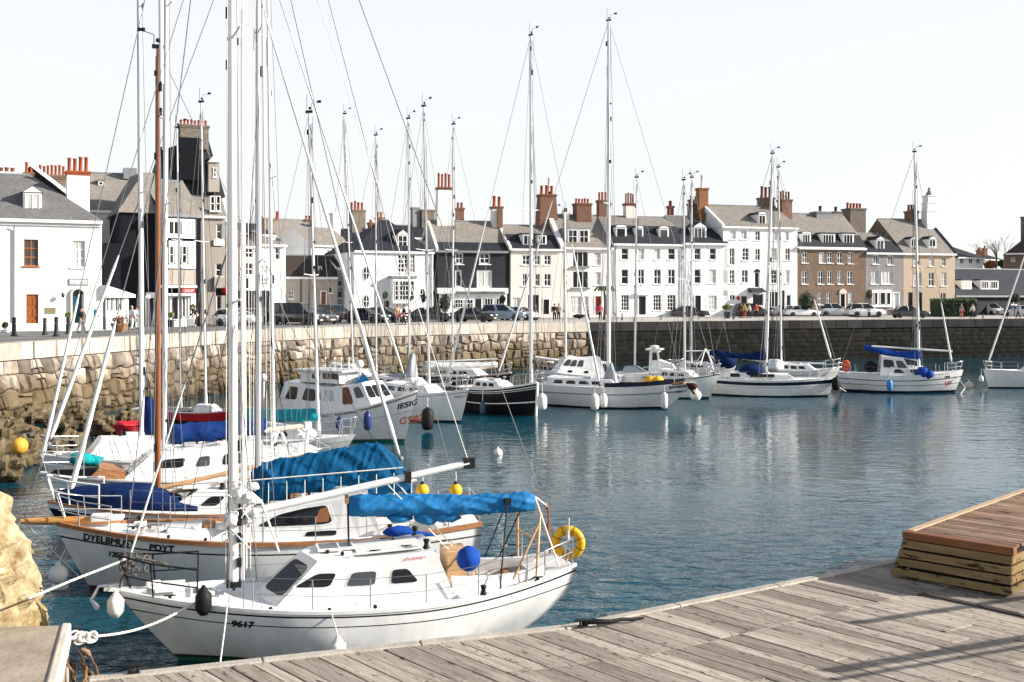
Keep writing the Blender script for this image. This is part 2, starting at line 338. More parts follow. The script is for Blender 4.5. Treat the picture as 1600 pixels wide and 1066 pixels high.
# ---------------------------------------------------------------- rocks at the foot of the left wall
rockm = pm('foot_rock', (.075, .055, .03), .95, var=.35, vs=2.5, bump=.9, bs=6, col2=(.19, .15, .09))
stainmat(rockm, [(.0, (.05, .042, .02), .9)])
spots = [(12, 640, .95), (48, 652, .8), (8, 682, .9), (58, 690, .62), (30, 712, .8), (92, 668, .7), (78, 702, .55), (-20, 715, 1.0), (130, 660, .7), (165, 668, .6), (205, 655, .55), (-60, 690, 1.2), (5, 735, .6), (110, 690, .5)]
for i, (px, py, r) in enumerate(spots):
    dd = F * (H - .35) / (py - HY); c = D(px, py, dd); m2 = MB()
    m2.ball((0, 0, 0), (r * 1.25, r, r * .85), 26, 18, nz=.62, nf=2.4, seed=i * 5.3); m2.s = [False] * len(m2.s)
    o = m2.build('boulder', rockm, loc=c); o.rotation_euler = (0, 0, R.uniform(0, 6))
    tag(o, 'brown weedy boulder lying in the water at the foot of the tan quay wall', 'rock', 'boulders at the foot of the wall')

# ---------------------------------------------------------------- cream rock and stone landing at the left edge
crm = pm('cream_rock', (.13, .08, .02), .95, var=.3, vs=2.6, bump=1.0, bs=9, col2=(.54, .45, .30))
stainmat(crm, [(1.0, (.20, .13, .035), .7)])
prof = [(.3, 2.95, 2.5), (.9, 2.92, 2.45), (1.25, 2.85, 2.35), (1.7, 2.72, 2.1), (2.2, 2.58, 1.9), (2.7, 2.4, 1.7), (3.1, 2.2, 1.5), (3.5, 1.9, 1.3), (3.9, 1.3, .95), (4.1, .5, .4)]
mb = MB(); rings = []; NS = 60
for k in range((len(prof) - 1) * 7 + 1):
    i, t = min(k // 7, len(prof) - 2), (k - 7 * min(k // 7, len(prof) - 2  )) / 7; z, rx, ry = [lerp(prof[i][q], prof[i + 1][q], t) for q in range(3)]; ring = []
    for j in range(NS * 2):
        a = 2 * math.pi * j / (NS * 2); c, s_ = math.cos(a), math.sin(a)
        p = V((math.copysign(abs(c) ** .8, c) * rx, math.copysign(abs(s_) ** .8, s_) * ry, z)); q = V((p.x * .9, p.y * .9, p.z * .45))
        d = .30 * noise.noise(q * 1.4) + .16 * noise.noise(V((p.x * 5, p.y * 5, p.z * 3))) + .20 * noise.noise(V((p.x * 2.6, p.y * 2.6, p.z * 1.1))) - .34 * abs(noise.noise(V((p.x * 2.3, p.y * 2.3, p.z * 1.0 + 4)))) - .12 * abs(noise.noise(p * 4.1)) + .1 + .05 * noise.noise(p * 7)
        ring.append(p + V((c, s_, 0)) * d + V((0, 0, .1 * noise.noise(p * 2.2))))
    rings.append(ring)
mb.loft(rings, smooth=False); o = mb.build('rock', crm, loc=(-11.2, 18.35, 0)); tag(o, 'tall cream and ochre rock face rising from the stone landing at the left edge', 'rock')
ldm = pm('landing_stone', (.23, .185, .135), .85, var=.2, vs=1.2, bump=.35, bs=8, col2=(.40, .34, .265))
lt = thing('stone_landing', 'low stone landing slab with worn edge below the cream rock', 'landing')
mb = MB(); a, c = P(108, 976, 1.28), P(86, 1066, 1.28); ex = (c - a).normalized()
c = a + ex * 5; lf = V((-9, -.6, 0))
mb.hexa([V((p.x, p.y, z)) for z in (-.5, 1.28) for p in (a + lf, c + lf, c, a)]); bevel(mb.build('slab', ldm, lt), .05, 3)
mb = MB(); o_ = V((.03, .01, 0))
mb.hexa([V((p.x, p.y, z)) + V((0, 0, 0)) for z in (.98, 1.31) for p in (a - V((.12, 0, 0)), c - V((.12, 0, 0)), c + o_, a + o_)]); bevel(mb.build('edge_stone', pm('landing_edge', (.55, .5, .42), .8, var=.15, bump=.2), lt), .03, 2)

# ---------------------------------------------------------------- near jetty (boards)
E = [P(250, 1050, JZ), P(880, 982, JZ), P(1380, 882, JZ)]
E[0] = E[0] + (E[0] - E[1]).normalized() * .95
E[2] = E[2] + (E[2] - E[1]).normalized() * 9
ed = V((.65, -.76, 0)).normalized(); rz = math.atan2(ed.y, ed.x); eq = V((-ed.y, ed.x, 0))
board_m = pm('jetty_board', (.215, .178, .142), .85, var=.3, vs=1.3, stretch=(.8, 9, 9), bump=.6, bs=9, tone=.34, col2=(.44, .38, .32))
def knots(m, dark, sc=(2.2, 7, 7), lo=.66):       # dark knots, splits and stains in the wood itself
    nm = m.node_tree.nodes; lk = m.node_tree.links; src = bsdf(m).inputs['Base Color'].links[0].from_socket; tc = nm.new('ShaderNodeTexCoord'); mp = nm.new('ShaderNodeMapping'); mp.inputs[3].default_value = sc
    nz = nm.new('ShaderNodeTexNoise'); nz.inputs['Scale'].default_value = 1.5; nz.inputs['Detail'].default_value = 4; lk.new(tc.outputs['Object'], mp.inputs[0]); lk.new(mp.outputs[0], nz.inputs['Vector'])
    mr = nm.new('ShaderNodeMapRange'); mr.inputs[1].default_value = lo; mr.inputs[2].default_value = lo + .07; lk.new(nz.outputs['Fac'], mr.inputs[0])
    mm = nm.new('ShaderNodeMix'); mm.data_type = 'RGBA'; lk.new(mr.outputs[0], mm.inputs[0]); lk.new(src, mm.inputs[6]); mm.inputs[7].default_value = (*dark, 1); lk.new(mm.outputs[2], bsdf(m).inputs['Base Color'])
knots(board_m, (.06, .048, .038), lo=.62)
nail = pm('nail_head', (.035, .03, .028), .7)
jt = thing('jetty', 'weathered grey wooden jetty of diagonal boards in the foreground', 'jetty', (0, 0, JZ), rz)
def tol(p): return (V(p).dot(ed), V(p).dot(eq))
EL = [tol(p) for p in E]                       # (x along boards, y across) ; edge polyline, y falls left to right?
ys = sorted(p[1] for p in EL); mb = MB(); y = min(ys) ; RJ = random.Random(11)
def edge_x(y):
    for i in range(2):
        (x0, y0), (x1, y1) = EL[i], EL[i + 1]
        if min(y0, y1) - 1e-6 <= y <= max(y0, y1) + 1e-6: return x0 + (x1 - x0) * (y - y0) / (y1 - y0)
    return None
while y < max(ys) - .05:
    wd = RJ.choice([.24, .28, .30, .34, .42]); y1 = min(y + wd, max(ys)); xa, xb = edge_x(y), edge_x(y1); first = True
    if xa is None or xb is None: y = y1; continue
    x = 0; ends = [1.75 + RJ.uniform(-.04, .04)]
    while ends[-1] < 11: ends.append(ends[-1] + RJ.choice([1.7, 2.1, 2.6, 3.2]))
    p0 = .02
    for e in ends:
        g = .006 + (.012 if RJ.random() < .15 else 0); dz = RJ.uniform(-.007, .007); tl = RJ.uniform(-.006, .006); tn = RJ.uniform(-1, 1)
        if RJ.random() < .035: dz -= .06
        if RJ.random() < .5: pass
        k = [(xa + p0, y + g), (xa + e - .006, y + g), (xb + e - .006, y1 - g), (xb + p0, y1 - g)]
        mb.hexa([(a_, b_, -.05 + dz) for a_, b_ in k] + [(a_, b_, dz + (tl if i in (0, 3) else -tl)) for i, (a_, b_) in enumerate(k)], 0, tn)
        for fx in (.10, (e - p0) - .1):
            for fy in (.25, .75):
                cx = lerp(xa, xb, fy) + p0 + fx + RJ.uniform(-.02, .02); cy = lerp(y, y1, fy) + RJ.uniform(-.01, .01); r_ = RJ.uniform(.007, .014)
                mb.add([(cx + r_ * math.cos(q), cy + r_ * math.sin(q), dz + .009) for q in [i * 1.047 for i in range(6)]], [(0, 1, 2, 3, 4, 5)], 1)
        for _ in range(RJ.choice([0, 1, 1, 2, 3])):      # grit, bird lime and chips lying on the boards
            f_ = RJ.uniform(p0 + .1, e - .1); fy = RJ.uniform(.15, .85); cx = lerp(xa, xb, fy) + f_; cy = lerp(y, y1, fy); r_ = RJ.uniform(.006, .026)
            mb.add([(cx + r_ * RJ.uniform(.5, 1.4) * math.cos(q), cy + r_ * RJ.uniform(.5, 1.2) * math.sin(q), dz + .0095) for q in [i * 1.047 for i in range(6)]], [(0, 1, 2, 3, 4, 5)], 1)
        p0 = e + .006
    y = y1
bevel(mb.build('boards', [board_m, nail], jt), .006, 1)
mb = MB(); mb.hexa([(x_ + dx_, y_, z_) for z_ in (-.35, -.06) for x_, y_, dx_ in ((EL[0][0], EL[0][1], .1), (EL[1][0], EL[1][1], .1), (EL[1][0], EL[1][1], 11), (EL[0][0], EL[0][1], 11))])
mb.hexa([(x_ + dx_, y_, z_) for z_ in (-.35, -.06) for x_, y_, dx_ in ((EL[1][0], EL[1][1], .1), (EL[2][0], EL[2][1], .1), (EL[2][0], EL[2][1], 11), (EL[1][0], EL[1][1], 11))])
mb.build('joist_bed', pm('dark_joist', (.035, .03, .026), .9), jt)
mb = MB(); em = pm('edge_timber', (.40, .36, .31), .85, var=.25, vs=2, bump=.4)
for i in range(2):
    a, c = V((*EL[i], 0)), V((*EL[i + 1], 0)); u = (c - a).normalized(); v = V((0, 0, 1)).cross(u); nseg = int((c - a).length / 2.4) + 1
    if v.x > 0: v = -v                          # toward the water
    for k in range(nseg):
        p, q = a.lerp(c, k / nseg) + u * .006, a.lerp(c, (k + 1) / nseg) - u * .006; dz = RJ.uniform(-.006, .006)
        mb.hexa([p + v * .10 + V((0, 0, -.4)), p - v * .10 + V((0, 0, -.4)), q - v * .10 + V((0, 0, -.4)), q + v * .10 + V((0, 0, -.4)), p + v * .10 + V((0, 0, .03 + dz)), p - v * .10 + V((0, 0, .03 + dz)), q - v * .10 + V((0, 0, .03 + dz)), q + v * .10 + V((0, 0, .03 + dz))], 0, RJ.uniform(-1, 1))
bevel(mb.build('edge_beam', em, jt), .02, 2)
for i in range(2):
    for k in range(4):
        p = V((*EL[i], 0)).lerp(V((*EL[i + 1], 0)), (k + .5) / 4); mb = MB(); mb.tube([(p.x + .25, p.y, -2.2), (p.x + .25, p.y, -.36)], .15, 10); mb.build('pile', pm('wet_pile', (.05, .042, .032), .8), jt)
# mooring rings and black rope ends on the jetty edge
for px, py, lb in ((203, 1052, 'black iron mooring cleat on the jetty edge below the white bow'), (905, 979, 'black iron mooring cleat with dark rope near the stern of the near boat'), (1455, 866, 'iron mooring cleat on the jetty edge beside the wooden platform')):
    c = P(px + 6, py + 3, JZ); t = thing('mooring_cleat', lb, 'cleat', (c.x, c.y, JZ + .03), .35)
    mb = MB(); mb.tube([(-.16, 0, .09), (-.08, 0, .10), (.08, 0, .10), (.16, 0, .09)], [.014, .022, .022, .014], 8); mb.box((0, 0, .01), (.16, .07, .02)); mb.build('horn', blackrub, t)
    
    for lx in (-.05, .05): mb = MB(); mb.tube([(lx, 0, 0), (lx, 0, .1)], .018, 8); mb.build('leg', blackrub, t)
mb = MB(); a = P(914, 980, JZ); mb.tube([a + V((-.05, 0, .06)), a + V((.15, -.03, .1)), a + V((.4, .06, .07)), a + V((.62, .16, .08)), a + V((.8, .24, .05)), a + V((.98, .3, .06))], [.03, .045, .035, .03, .03, .02], 8)
tag(mb.build('rope', blackrub), 'short black rope lying along the jetty edge beside the mooring cleat', 'rope')

# ---------------------------------------------------------------- raised wooden platform on the right
C0 = P(1413, 831, 2.05); fu = (P(1582, 857, 2.05) - C0); FL = fu.length; fu.normalize(); fv = V((-fu.y, fu.x, 0)); prz = math.atan2(fu.y, fu.x)
pt = thing('wooden_platform', 'raised red-brown deck platform with sloping yellow board skirt on the jetty', 'platform', (C0.x, C0.y, JZ), prz)
rb_ = pm('red_deck_board', (.17, .105, .068), .75, var=.3, vs=1.5, stretch=(.8, 8, 8), bump=.3, tone=.4, col2=(.30, .205, .145))
yb_ = pm('yellow_skirt_board', (.14, .092, .042), .85, var=.35, vs=1.4, stretch=(.9, 6, 6), bump=.4, tone=.22, col2=(.25, .175, .085))
knots(rb_, (.05, .03, .02), (1.5, 8, 8), .60); knots(yb_, (.03, .02, .01), (1.6, 5, 5), .59); ht = .85; LEN = 9.0; mb = MB(); y = .17; RP = random.Random(4)
while y < LEN:
    wd = RP.choice([.14, .16, .2]); z = ht + RP.uniform(-.004, .004); g_ = RP.uniform(.004, .011); mb.bb(.13, y + g_, z - .05, FL - .02 + RP.uniform(-.02, .02), y + wd - g_, z, 0, RP.uniform(-1, 1))
    for fx in (.2, FL * .5, FL - .12):
        for fy in (.25, .75): cx, cy = fx + RP.uniform(-.015, .015), y + wd * fy; mb.add([(cx + .009 * math.cos(q), cy + .009 * math.sin(q), z + .002) for q in [i * 1.047 for i in range(6)]], [(0, 1, 2, 3, 4, 5)], 1)
    y += wd
mb.build('deck_boards', [rb_, nail], pt)
mb = MB(); mb.bb(-.03, -.03, ht - .13, FL + .03, .15, ht + .012, 0, -.3); bevel(mb.build('nosing_board', pm('nosing', (.19, .075, .028), .6, var=.3, vs=2, stretch=(.8, 7, 7), bump=.3), pt), .012, 2)
mb = MB(); mb.bb(-.03, .16, ht - .06, .12, LEN, ht + .016); bevel(mb.build('edge_plank', pm('pale_edge_plank', (.42, .29, .185), .7, var=.2, vs=2, stretch=(7, .8, 7)), pt), .01, 2)
mb = MB(); nb = 4
for i in range(nb):
    z1 = ht - .14 - i * (ht - .17) / nb; z0 = z1 - (ht - .17) / nb + .028; k0, k1 = (ht - z0) * .32, (ht - z1) * .32; tn = RP.uniform(-1, 1); z0 += RP.uniform(-.008, .012); z1 += RP.uniform(-.012, .006)
    e0, e1 = (ht - z0) * .22, (ht - z1) * .22; j = RP.uniform(-.05, .06)
    mb.hexa([(-e0 - j, -k0, z0), (FL + e0 * .4, -k0, z0), (FL + e0 * .4, -k0 + .05, z0), (-e0 - j, -k0 + .05, z0), (-e1 - j, -k1, z1), (FL + e1 * .4, -k1, z1), (FL + e1 * .4, -k1 + .05, z1), (-e1 - j, -k1 + .05, z1)], 0, tn)
    for sx_, ln in ((0, LEN), (1, LEN)):
        xo0, xo1 = (-e0 if sx_ == 0 else FL + e0 * .4), (-e1 if sx_ == 0 else FL + e1 * .4); s_ = .05 if sx_ == 0 else -.05
        q = [(xo0, -k0 + .055, z0), (xo0 + s_, -k0 + .055, z0), (xo0 + s_, ln, z0), (xo0, ln, z0), (xo1, -k1 + .055, z1), (xo1 + s_, -k1 + .055, z1), (xo1 + s_, ln, z1), (xo1, ln, z1)]
        if sx_ == 1: q = [q[1], q[0], q[3], q[2], q[5], q[4], q[7], q[6]]
        mb.hexa(q, 0, RP.uniform(-1, 1))
bevel(mb.build('skirt_boards', yb_, pt), .008, 1)
mb = MB(); mb.bb(.05, .1, .0, FL - .06, LEN - .1, ht - .14); mb.bb(.1, -.12, .0, .3, .02, .1); mb.bb(FL - .4, -.2, .0, FL - .2, 0, .08); mb.build('frame', pm('dark_joist', (.035, .03, .026), .9), pt)
# unseen rails added further right, placed to throw the long shadows on the boards
gt = thing('shadow_rails', 'unseen steel rails added beyond the right edge to cast shadows on the jetty', 'railing', (0, 0, 0))
gd = V((.917, .40, 0)); up = V((0, 0, 1)); ct = 1 / math.tan(rad(SUN_EL)); hz = V((sv.x, sv.y, 0)).normalized(); base = P(1336, 974, JZ) + hz * 2.9 * ct - V((0, 0, JZ))
for q, hh, r_ in ((P(1336, 974, JZ), 2.9, .07), (P(1300, 1048, JZ), 2.7, .085), (P(1300, 1063, JZ), 2.5, .045)):
    a = q + hz * hh * ct; a.z = JZ + hh; mb = MB(); mb.tube([a, a + gd * 14], r_, 8); mb.build('rail', steel, gt)
for k in (6, 11.5): a = base + gd * k; mb = MB(); mb.tube([a + up * 1.2, a + up * 3.9], .06, 8); mb.build('post', steel, gt)
# ---------------------------------------------------------------- houses
wallw = pm('white_render', (.76, .76, .755), .8, var=.09, vs=1.1, bump=.15, bs=12, stretch=(1, 1, .16))
wallw2 = pm('cool_white_render', (.72, .73, .75), .8, var=.09, vs=1.1, bump=.15, bs=12, stretch=(1, 1, .16))
wallc = pm('cream_render', (.67, .635, .58), .8, var=.1, vs=1.1, bump=.15, bs=12, stretch=(1, 1, .16))
wallc2 = pm('warm_white_render', (.71, .685, .645), .8, var=.1, vs=1.1, bump=.15, bs=12, stretch=(1, 1, .16))
walldg = pm('dark_grey_render', (.032, .032, .036), .8, var=.15, vs=.6, bump=.2, bs=12)
wallbk = pm('black_render', (.008, .0085, .012), .8, var=.2, vs=.6, bump=.2, bs=12)
wallbr = brickmat('brown_stone', (.15, .10, .068), (.20, .14, .10), (.19, .15, .12), 2.6, rough=.85)
wallgr = brickmat('grey_stone', (.22, .205, .21), (.29, .27, .27), (.25, .24, .24), 2.2, rough=.85)
walltan = pm('tan_render', (.46, .37, .28), .8, var=.08, vs=.5, bump=.15, bs=12)
wallbe = pm('beige_render', (.36, .315, .28), .8, var=.1, vs=.5, bump=.15, bs=12)
brk = brickmat('chimney_brick', (.13, .062, .04), (.195, .10, .062), (.28, .22, .18), 5, rough=.85)
dstone = brickmat('rubble_chimney', (.13, .11, .09), (.24, .20, .16), (.10, .09, .08), 3, rough=.9)
brst = brickmat('brown_gable', (.15, .11, .08), (.21, .155, .11), (.15, .13, .1), 2.5, rough=.9)
pot = pm('terracotta_pot', (.29, .065, .022), .7, var=.2, vs=3)
potd = pm('dark_pot', (.17, .05, .03), .7, var=.2, vs=3)
slate_t = brickmat('tan_slate', (.19, .17, .15), (.27, .243, .213), (.12, .11, .10), 3.2, bw=.5, rh=.3, ms=.012, rough=.8, bump=.25)
slate_g = brickmat('grey_slate', (.12, .118, .12), (.17, .165, .16), (.10, .10, .10), 3.2, bw=.5, rh=.3, ms=.012, rough=.75, bump=.25)
slate_d = brickmat('dark_slate', (.012, .014, .021), (.021, .024, .032), (.007, .008, .01), 3.2, bw=.5, rh=.3, ms=.012, rough=.7, bump=.25)
slate_b = brickmat('brown_slate', (.045, .036, .032), (.065, .05, .045), (.02, .018, .017), 3.2, bw=.5, rh=.3, ms=.012, rough=.75, bump=.25)
trim = pm('white_trim', (.78, .78, .77), .5, var=.04)
doorm = pm('brown_door', (.27, .085, .025), .5, var=.2, vs=3, stretch=(6, 6, 1)); dooro = pm('orange_frame', (.33, .12, .04), .5)
doork = pm('black_door', (.014, .014, .017), .35); doorr = pm('red_door', (.20, .018, .014), .4); doort = pm('teal_door', (.01, .07, .11), .4); doorw = pm('white_door', (.72, .73, .74), .45)
lead = pm('lead_grey', (.20, .21, .23), .6); iron = pm('black_iron', (.018, .018, .02), .5)
RH = random.Random(21)
class House:
    def __init__(s, name, label, a, b, eave, dep=9., wall=None, cat='house', holes=True, z0=Q, eave_b=None):
        s.A = G(*a, z0); s.B = G(*b, z0); s.W = (s.B - s.A).length; s.U = (s.B - s.A).normalized(); s.dep = dep; s.wall = wall; s.z0 = z0
        s.N = V((-s.U.y, s.U.x, 0)); s.rz = math.atan2(s.U.y, s.U.x); s.he = H - (eave - HY) * a[1] / F - z0; s.open = []; s.items = []
        s.t = thing(name, label, cat, s.A, s.rz)
    def p2(s, px, py, y=0.):
        r = V(((px - 800) / F, 1, (HY - py) / F)); o = V((0, 0, H)); k = ((s.A + s.N * y) - o).dot(s.N) / r.dot(s.N); q = o + r * k - s.A
        return q.dot(s.U), q.z
    def rect(s, r, y=0.):
        x0, z1 = s.p2(r[0], r[1], y); x1, z0 = s.p2(r[2], r[3], y); return min(x0, x1), min(z0, z1), max(x0, x1), max(z0, z1)
    def win(s, r, cols=2, rows=2, fr=None, gl=None, sill=True, fw=.075, name='window', y=0., hole=True, label=None, par=None, bars=.035):
        x0, z0, x1, z1 = s.rect(r, y); z0 = max(z0, .05); dp = .13 if hole else -.05; fr = fr or trim
        if gl is None: gl = RH.choice([glassd, glassd, glassd, glassg, curtain])
        if hole: s.open.append((x0, z0, x1, z1))
        b = MB(); ya, yb = y + dp - .03, y + dp + .04
        for q in ((x0, z0, x0 + fw, z1), (x1 - fw, z0, x1, z1), (x0 + fw, z0, x1 - fw, z0 + fw), (x0 + fw, z1 - fw, x1 - fw, z1)): b.bb(q[0], ya, q[1], q[2], yb, q[3])
        for i in range(1, cols): xx = lerp(x0, x1, i / cols); b.bb(xx - bars, ya + .008, z0 + fw, xx + bars, yb - .01, z1 - fw)
        for i in range(1, rows): zz = lerp(z0, z1, i / rows); b.bb(x0 + fw, ya + .012, zz - bars, x1 - fw, yb - .014, zz + bars)
        if sill: b.bb(x0 - .1, y - .09, z0 - .1, x1 + .1, y + .12, z0 - .002)
        o = b.build(name, fr, par or s.t)
        if label: o['label'] = label
        b = MB(); b.add([(x0 + .02, y + dp + .012, z0 + .02), (x1 - .02, y + dp + .012, z0 + .02), (x1 - .02, y + dp + .012, z1 - .02), (x0 + .02, y + dp + .012, z1 - .02)], [(0, 1, 2, 3)])
        b.build('pane', gl, o); return o
    def door(s, r, m=None, frame=True, label=None, glass=False):
        x0, z0, x1, z1 = s.rect(r); z0 = 0.02; s.open.append((x0, z0, x1, z1)); b = MB(); b.bb(x0, .12, z0, x1, .18, z1)
        w_, h_ = x1 - x0, z1 - z0
        for i in (0, 1):
            for j in (0, 1, 2): b.bb(x0 + w_ * (.14 + .4 * i), .098, z0 + h_ * (.07 + .31 * j), x0 + w_ * (.46 + .4 * i), .118, z0 + h_ * (.3 + .31 * j))
        o = b.build('door', m or doork, s.t)
        if label: o['label'] = label
        b = MB(); b.ball((x1 - .12, .09, z0 + h_ * .45), .035, 8, 6); b.build('handle', steel, o)
        if frame:
            b = MB(); b.bb(x0 - .12, -.05, 0, x0, .08, z1 + .12); b.bb(x1, -.05, 0, x1 + .12, .08, z1 + .12); b.bb(x0, -.05, z1, x1, .08, z1 + .12); b.build('door_frame', trim, o)
    def walls(s, base=None):
        he, W, dp = s.he, s.W, s.dep
        op = [(max(.05, a), max(.02, b_), min(W - .05, c), min(he - .05, d)) for a, b_, c, d in s.open]; op = [o for o in op if o[2] > o[0] and o[3] > o[1]]
        xs = sorted({0, W, *[o[0] for o in op], *[o[2] for o in op]}); zs = sorted({0, he, *[o[1] for o in op], *[o[3] for o in op]})
        b = MB()
        for j in range(len(zs) - 1):
            run = None
            for i in range(len(xs) - 1):
                cx, cz = (xs[i] + xs[i + 1]) / 2, (zs[j] + zs[j + 1]) / 2
                solid = not any(o[0] < cx < o[2] and o[1] < cz < o[3] for o in op)
                if solid and run is None: run = xs[i]
                if (not solid or i == len(xs) - 2) and run is not None:
                    e = xs[i + 1] if solid else xs[i]; b.add([(run, 0, zs[j]), (e, 0, zs[j]), (e, 0, zs[j + 1]), (run, 0, zs[j + 1])], [(0, 1, 2, 3)]); run = None
        for x0, z0, x1, z1 in op:
            k = [(x0, 0, z0), (x1, 0, z0), (x1, 0, z1), (x0, 0, z1), (x0, .3, z0), (x1, .3, z0), (x1, .3, z1), (x0, .3, z1)]
            b.add(k, [(0, 4, 5, 1), (1, 5, 6, 2), (2, 6, 7, 3), (3, 7, 4, 0), (4, 7, 6, 5)])
        b.add([(0, 0, 0), (0, dp, 0), (0, dp, he), (0, 0, he)], [(0, 3, 2, 1)]); b.add([(W, 0, 0), (W, dp, 0), (W, dp, he), (W, 0, he)], [(0, 1, 2, 3)])
        b.add([(0, dp, 0), (W, dp, 0), (W, dp, he), (0, dp, he)], [(0, 3, 2, 1)])
        if base: b.bb(.01, -.06, 0, W - .01, -.002, base)
        b.build('wall', s.wall, s.t)
    def roof(s, ridge, m, hl=0, hr=0, brk_=None, mlow=None, gw=None, ov=.28, wl=.0, wr=.0, inset=1.1, fascia=True):
        """ridge: photo row of the ridge; hl, hr hip insets; brk_: photo row of a mansard break"""
        W, dp, he = s.W, s.dep, s.he; zr = s.p2((800 + F * s.A.x / s.A.y), ridge, dp / 2)[1]; s.zr = zr; s.hr_ = (hl, hr); b = MB(); y0, y1 = -ov, dp + ov
        xl, xr = -wl - .08, W + wr + .08; rl, rr = (xl if hl == 0 else hl), (xr if hr == 0 else W - hr); e = .12; mats = [m, mlow or m, gw or s.wall]
        def prof(sx, rx):
            if brk_:
                zb = s.p2((800 + F * s.A.x / s.A.y), brk_, inset)[1]; s.zb = zb; k = (zb - he) / max(.1, zr - he); xx = lerp(sx, rx, k)
                return [(sx, y0, he), (sx, y0, he + e), (xx, inset, zb), (rx, dp / 2, zr), (xx, dp - inset, zb), (sx, y1, he + e), (sx, y1, he)]
            return [(sx, y0, he), (sx, y0, he + e), (lerp(sx, rx, .5), dp / 4 - ov / 2, (he + e + zr) / 2), (rx, dp / 2, zr), (lerp(sx, rx, .5), dp * .75 + ov / 2, (he + e + zr) / 2), (sx, y1, he + e), (sx, y1, he)]
        A_, B_ = prof(xl, rl), prof(xr, rr); n_ = 7; o = len(b.v); b.v.extend(A_ + B_); mm_ = [0, 1 if brk_ else 0, 0, 0, 1 if brk_ else 0, 0, 0]
        for i in range(n_): b.f.append([o + i, o + n_ + i, o + n_ + (i + 1) % n_, o + (i + 1) % n_]); b.m.append(mm_[i]); b.t.append(0.); b.s.append(False)
        b.f.append([o + i for i in range(n_)]); b.m.append(2 if hl == 0 else 0); b.t.append(0.); b.s.append(False)
        b.f.append([o + n_ + i for i in range(n_)][::-1]); b.m.append(2 if hr == 0 else 0); b.t.append(0.); b.s.append(False)
        ro = b.build('roof', mats, s.t); s.slope = (zr - he) / (dp / 2)
        b = MB(); b.tube([(rl + .05, dp / 2, zr + .01), (rr - .05, dp / 2, zr + .01)], .10, 8); b.build('ridge_tiles', lead, ro)
        if fascia:
            b = MB(); b.bb(xl + .05, y0 - .06, he - .12, xr - .05, y0 + .0, he + .10); b.bb(.02, -ov + .01, he - .16, W - .02, -.003, he - .02); b.build('gutter', trim if s.wall not in (wallbk, walldg) else lead, ro)
        return ro
    def parapet(s, end, m, wd=.32, up=.22):
        W, dp, he, zr = s.W, s.dep, s.he, s.zr; x0 = -wd + .06 if end == 'l' else W - .06; b = MB()
        y0 = -.3
        pol = [(x0, y0, he - .1), (x0, y0, he + up + .1), (x0, dp / 2, zr + up), (x0, dp + .3, he + up + .1), (x0, dp + .3, he - .1), (x0, dp / 2, zr - .5)]
        b.prism(pol, (wd, 0, 0)); b.build('verge_coping', m, s.t)
    def chim(s, r, m, pots, pm_=None, y=None, cap=None, wd=None, taper=0, tall=None):
        y = s.dep / 2 if y is None else y; x0, z0, x1, z1 = s.rect(r, y); z0 -= 1.2; dpt = wd or min(1.6, max(.7, (x1 - x0) * .8)); b = MB(); tp = taper * (x1 - x0)
        b.hexa([(x0 - tp, y - dpt / 2 - tp, z0), (x1 + tp, y - dpt / 2 - tp, z0), (x1 + tp, y + dpt / 2 + tp, z0), (x0 - tp, y + dpt / 2 + tp, z0), (x0, y - dpt / 2, z1 - .3), (x1, y - dpt / 2, z1 - .3), (x1, y + dpt / 2, z1 - .3), (x0, y + dpt / 2, z1 - .3)])
        o = b.build('chimney', m, s.t)
        b = MB(); b.bb(x0 - .06, y - dpt / 2 - .06, z1 - .299, x1 + .06, y + dpt / 2 + .06, z1 - .15); b.bb(x0 - .11, y - dpt / 2 - .11, z1 - .149, x1 + .11, y + dpt / 2 + .11, z1); b.build('chimney_cap', cap or m, o)
        if pots:
            n_, ytop = pots[0], pots[1]; zt = s.p2((r[0] + r[2]) / 2, ytop, y)[1]; rp = min(.22, (x1 - x0) / n_ * .40)
            for i in range(n_):
                hh = (zt - z1) * RH.uniform(.86, 1.04); b = MB(); b.lathe([(rp * 1.05, -.02), (rp * 1.05, .08), (rp * .88, .12), (rp * .8, hh - .12), (rp * .98, hh - .1), (rp * .98, hh), (rp * .7, hh), (rp * .68, hh - .3)], (0, 0, 0), 10)
                b.build('chimney_pot', pm_ or pot, o, (lerp(x0, x1, (i + .5) / n_), y + RH.uniform(-.06, .06), z1))
        return o
    def dormer(s, r, style='gable', cols=2, rows=2, y=.5, m=None, wins=1, deep=None, peak=.45, gl=None, mw=None):
        x0, z0, x1, z1 = s.rect(r, y); dd = deep or 3.2; b = MB(); mw = mw or trim
        b.bb(x0, y, z0, x1, y + dd, z1); o = b.build('dormer', mw, s.t); b = MB(); ov = .12
        if style == 'flat': b.bb(x0 - ov, y - ov, z1 + .002, x1 + ov, y + dd, z1 + .14)
        else:
            ph = (x1 - x0) * peak; xm = (x0 + x1) / 2
            if style == 'arch': prof = [(x0 - ov, z1)] + [(xm - (x1 - x0 + 2 * ov) / 2 * math.cos(q), z1 + .02 + ph * math.sin(q)) for q in [math.pi * i / 8 for i in range(1, 8)]] + [(x1 + ov, z1)]
            else: prof = [(x0 - ov, z1 - .06), (xm, z1 + ph), (x1 + ov, z1 - .06)]
            b.prism([(a, y - .1, c) for a, c in prof], (0, dd, 0))
            b.prism([(lerp(xm, a, .82), y - .14, lerp(z1 + .04, c, .75)) for a, c in prof], (0, .03, 0), 1)
        b.build('dormer_roof', [m or lead, trim], o)
        wx = (x1 - x0) / wins
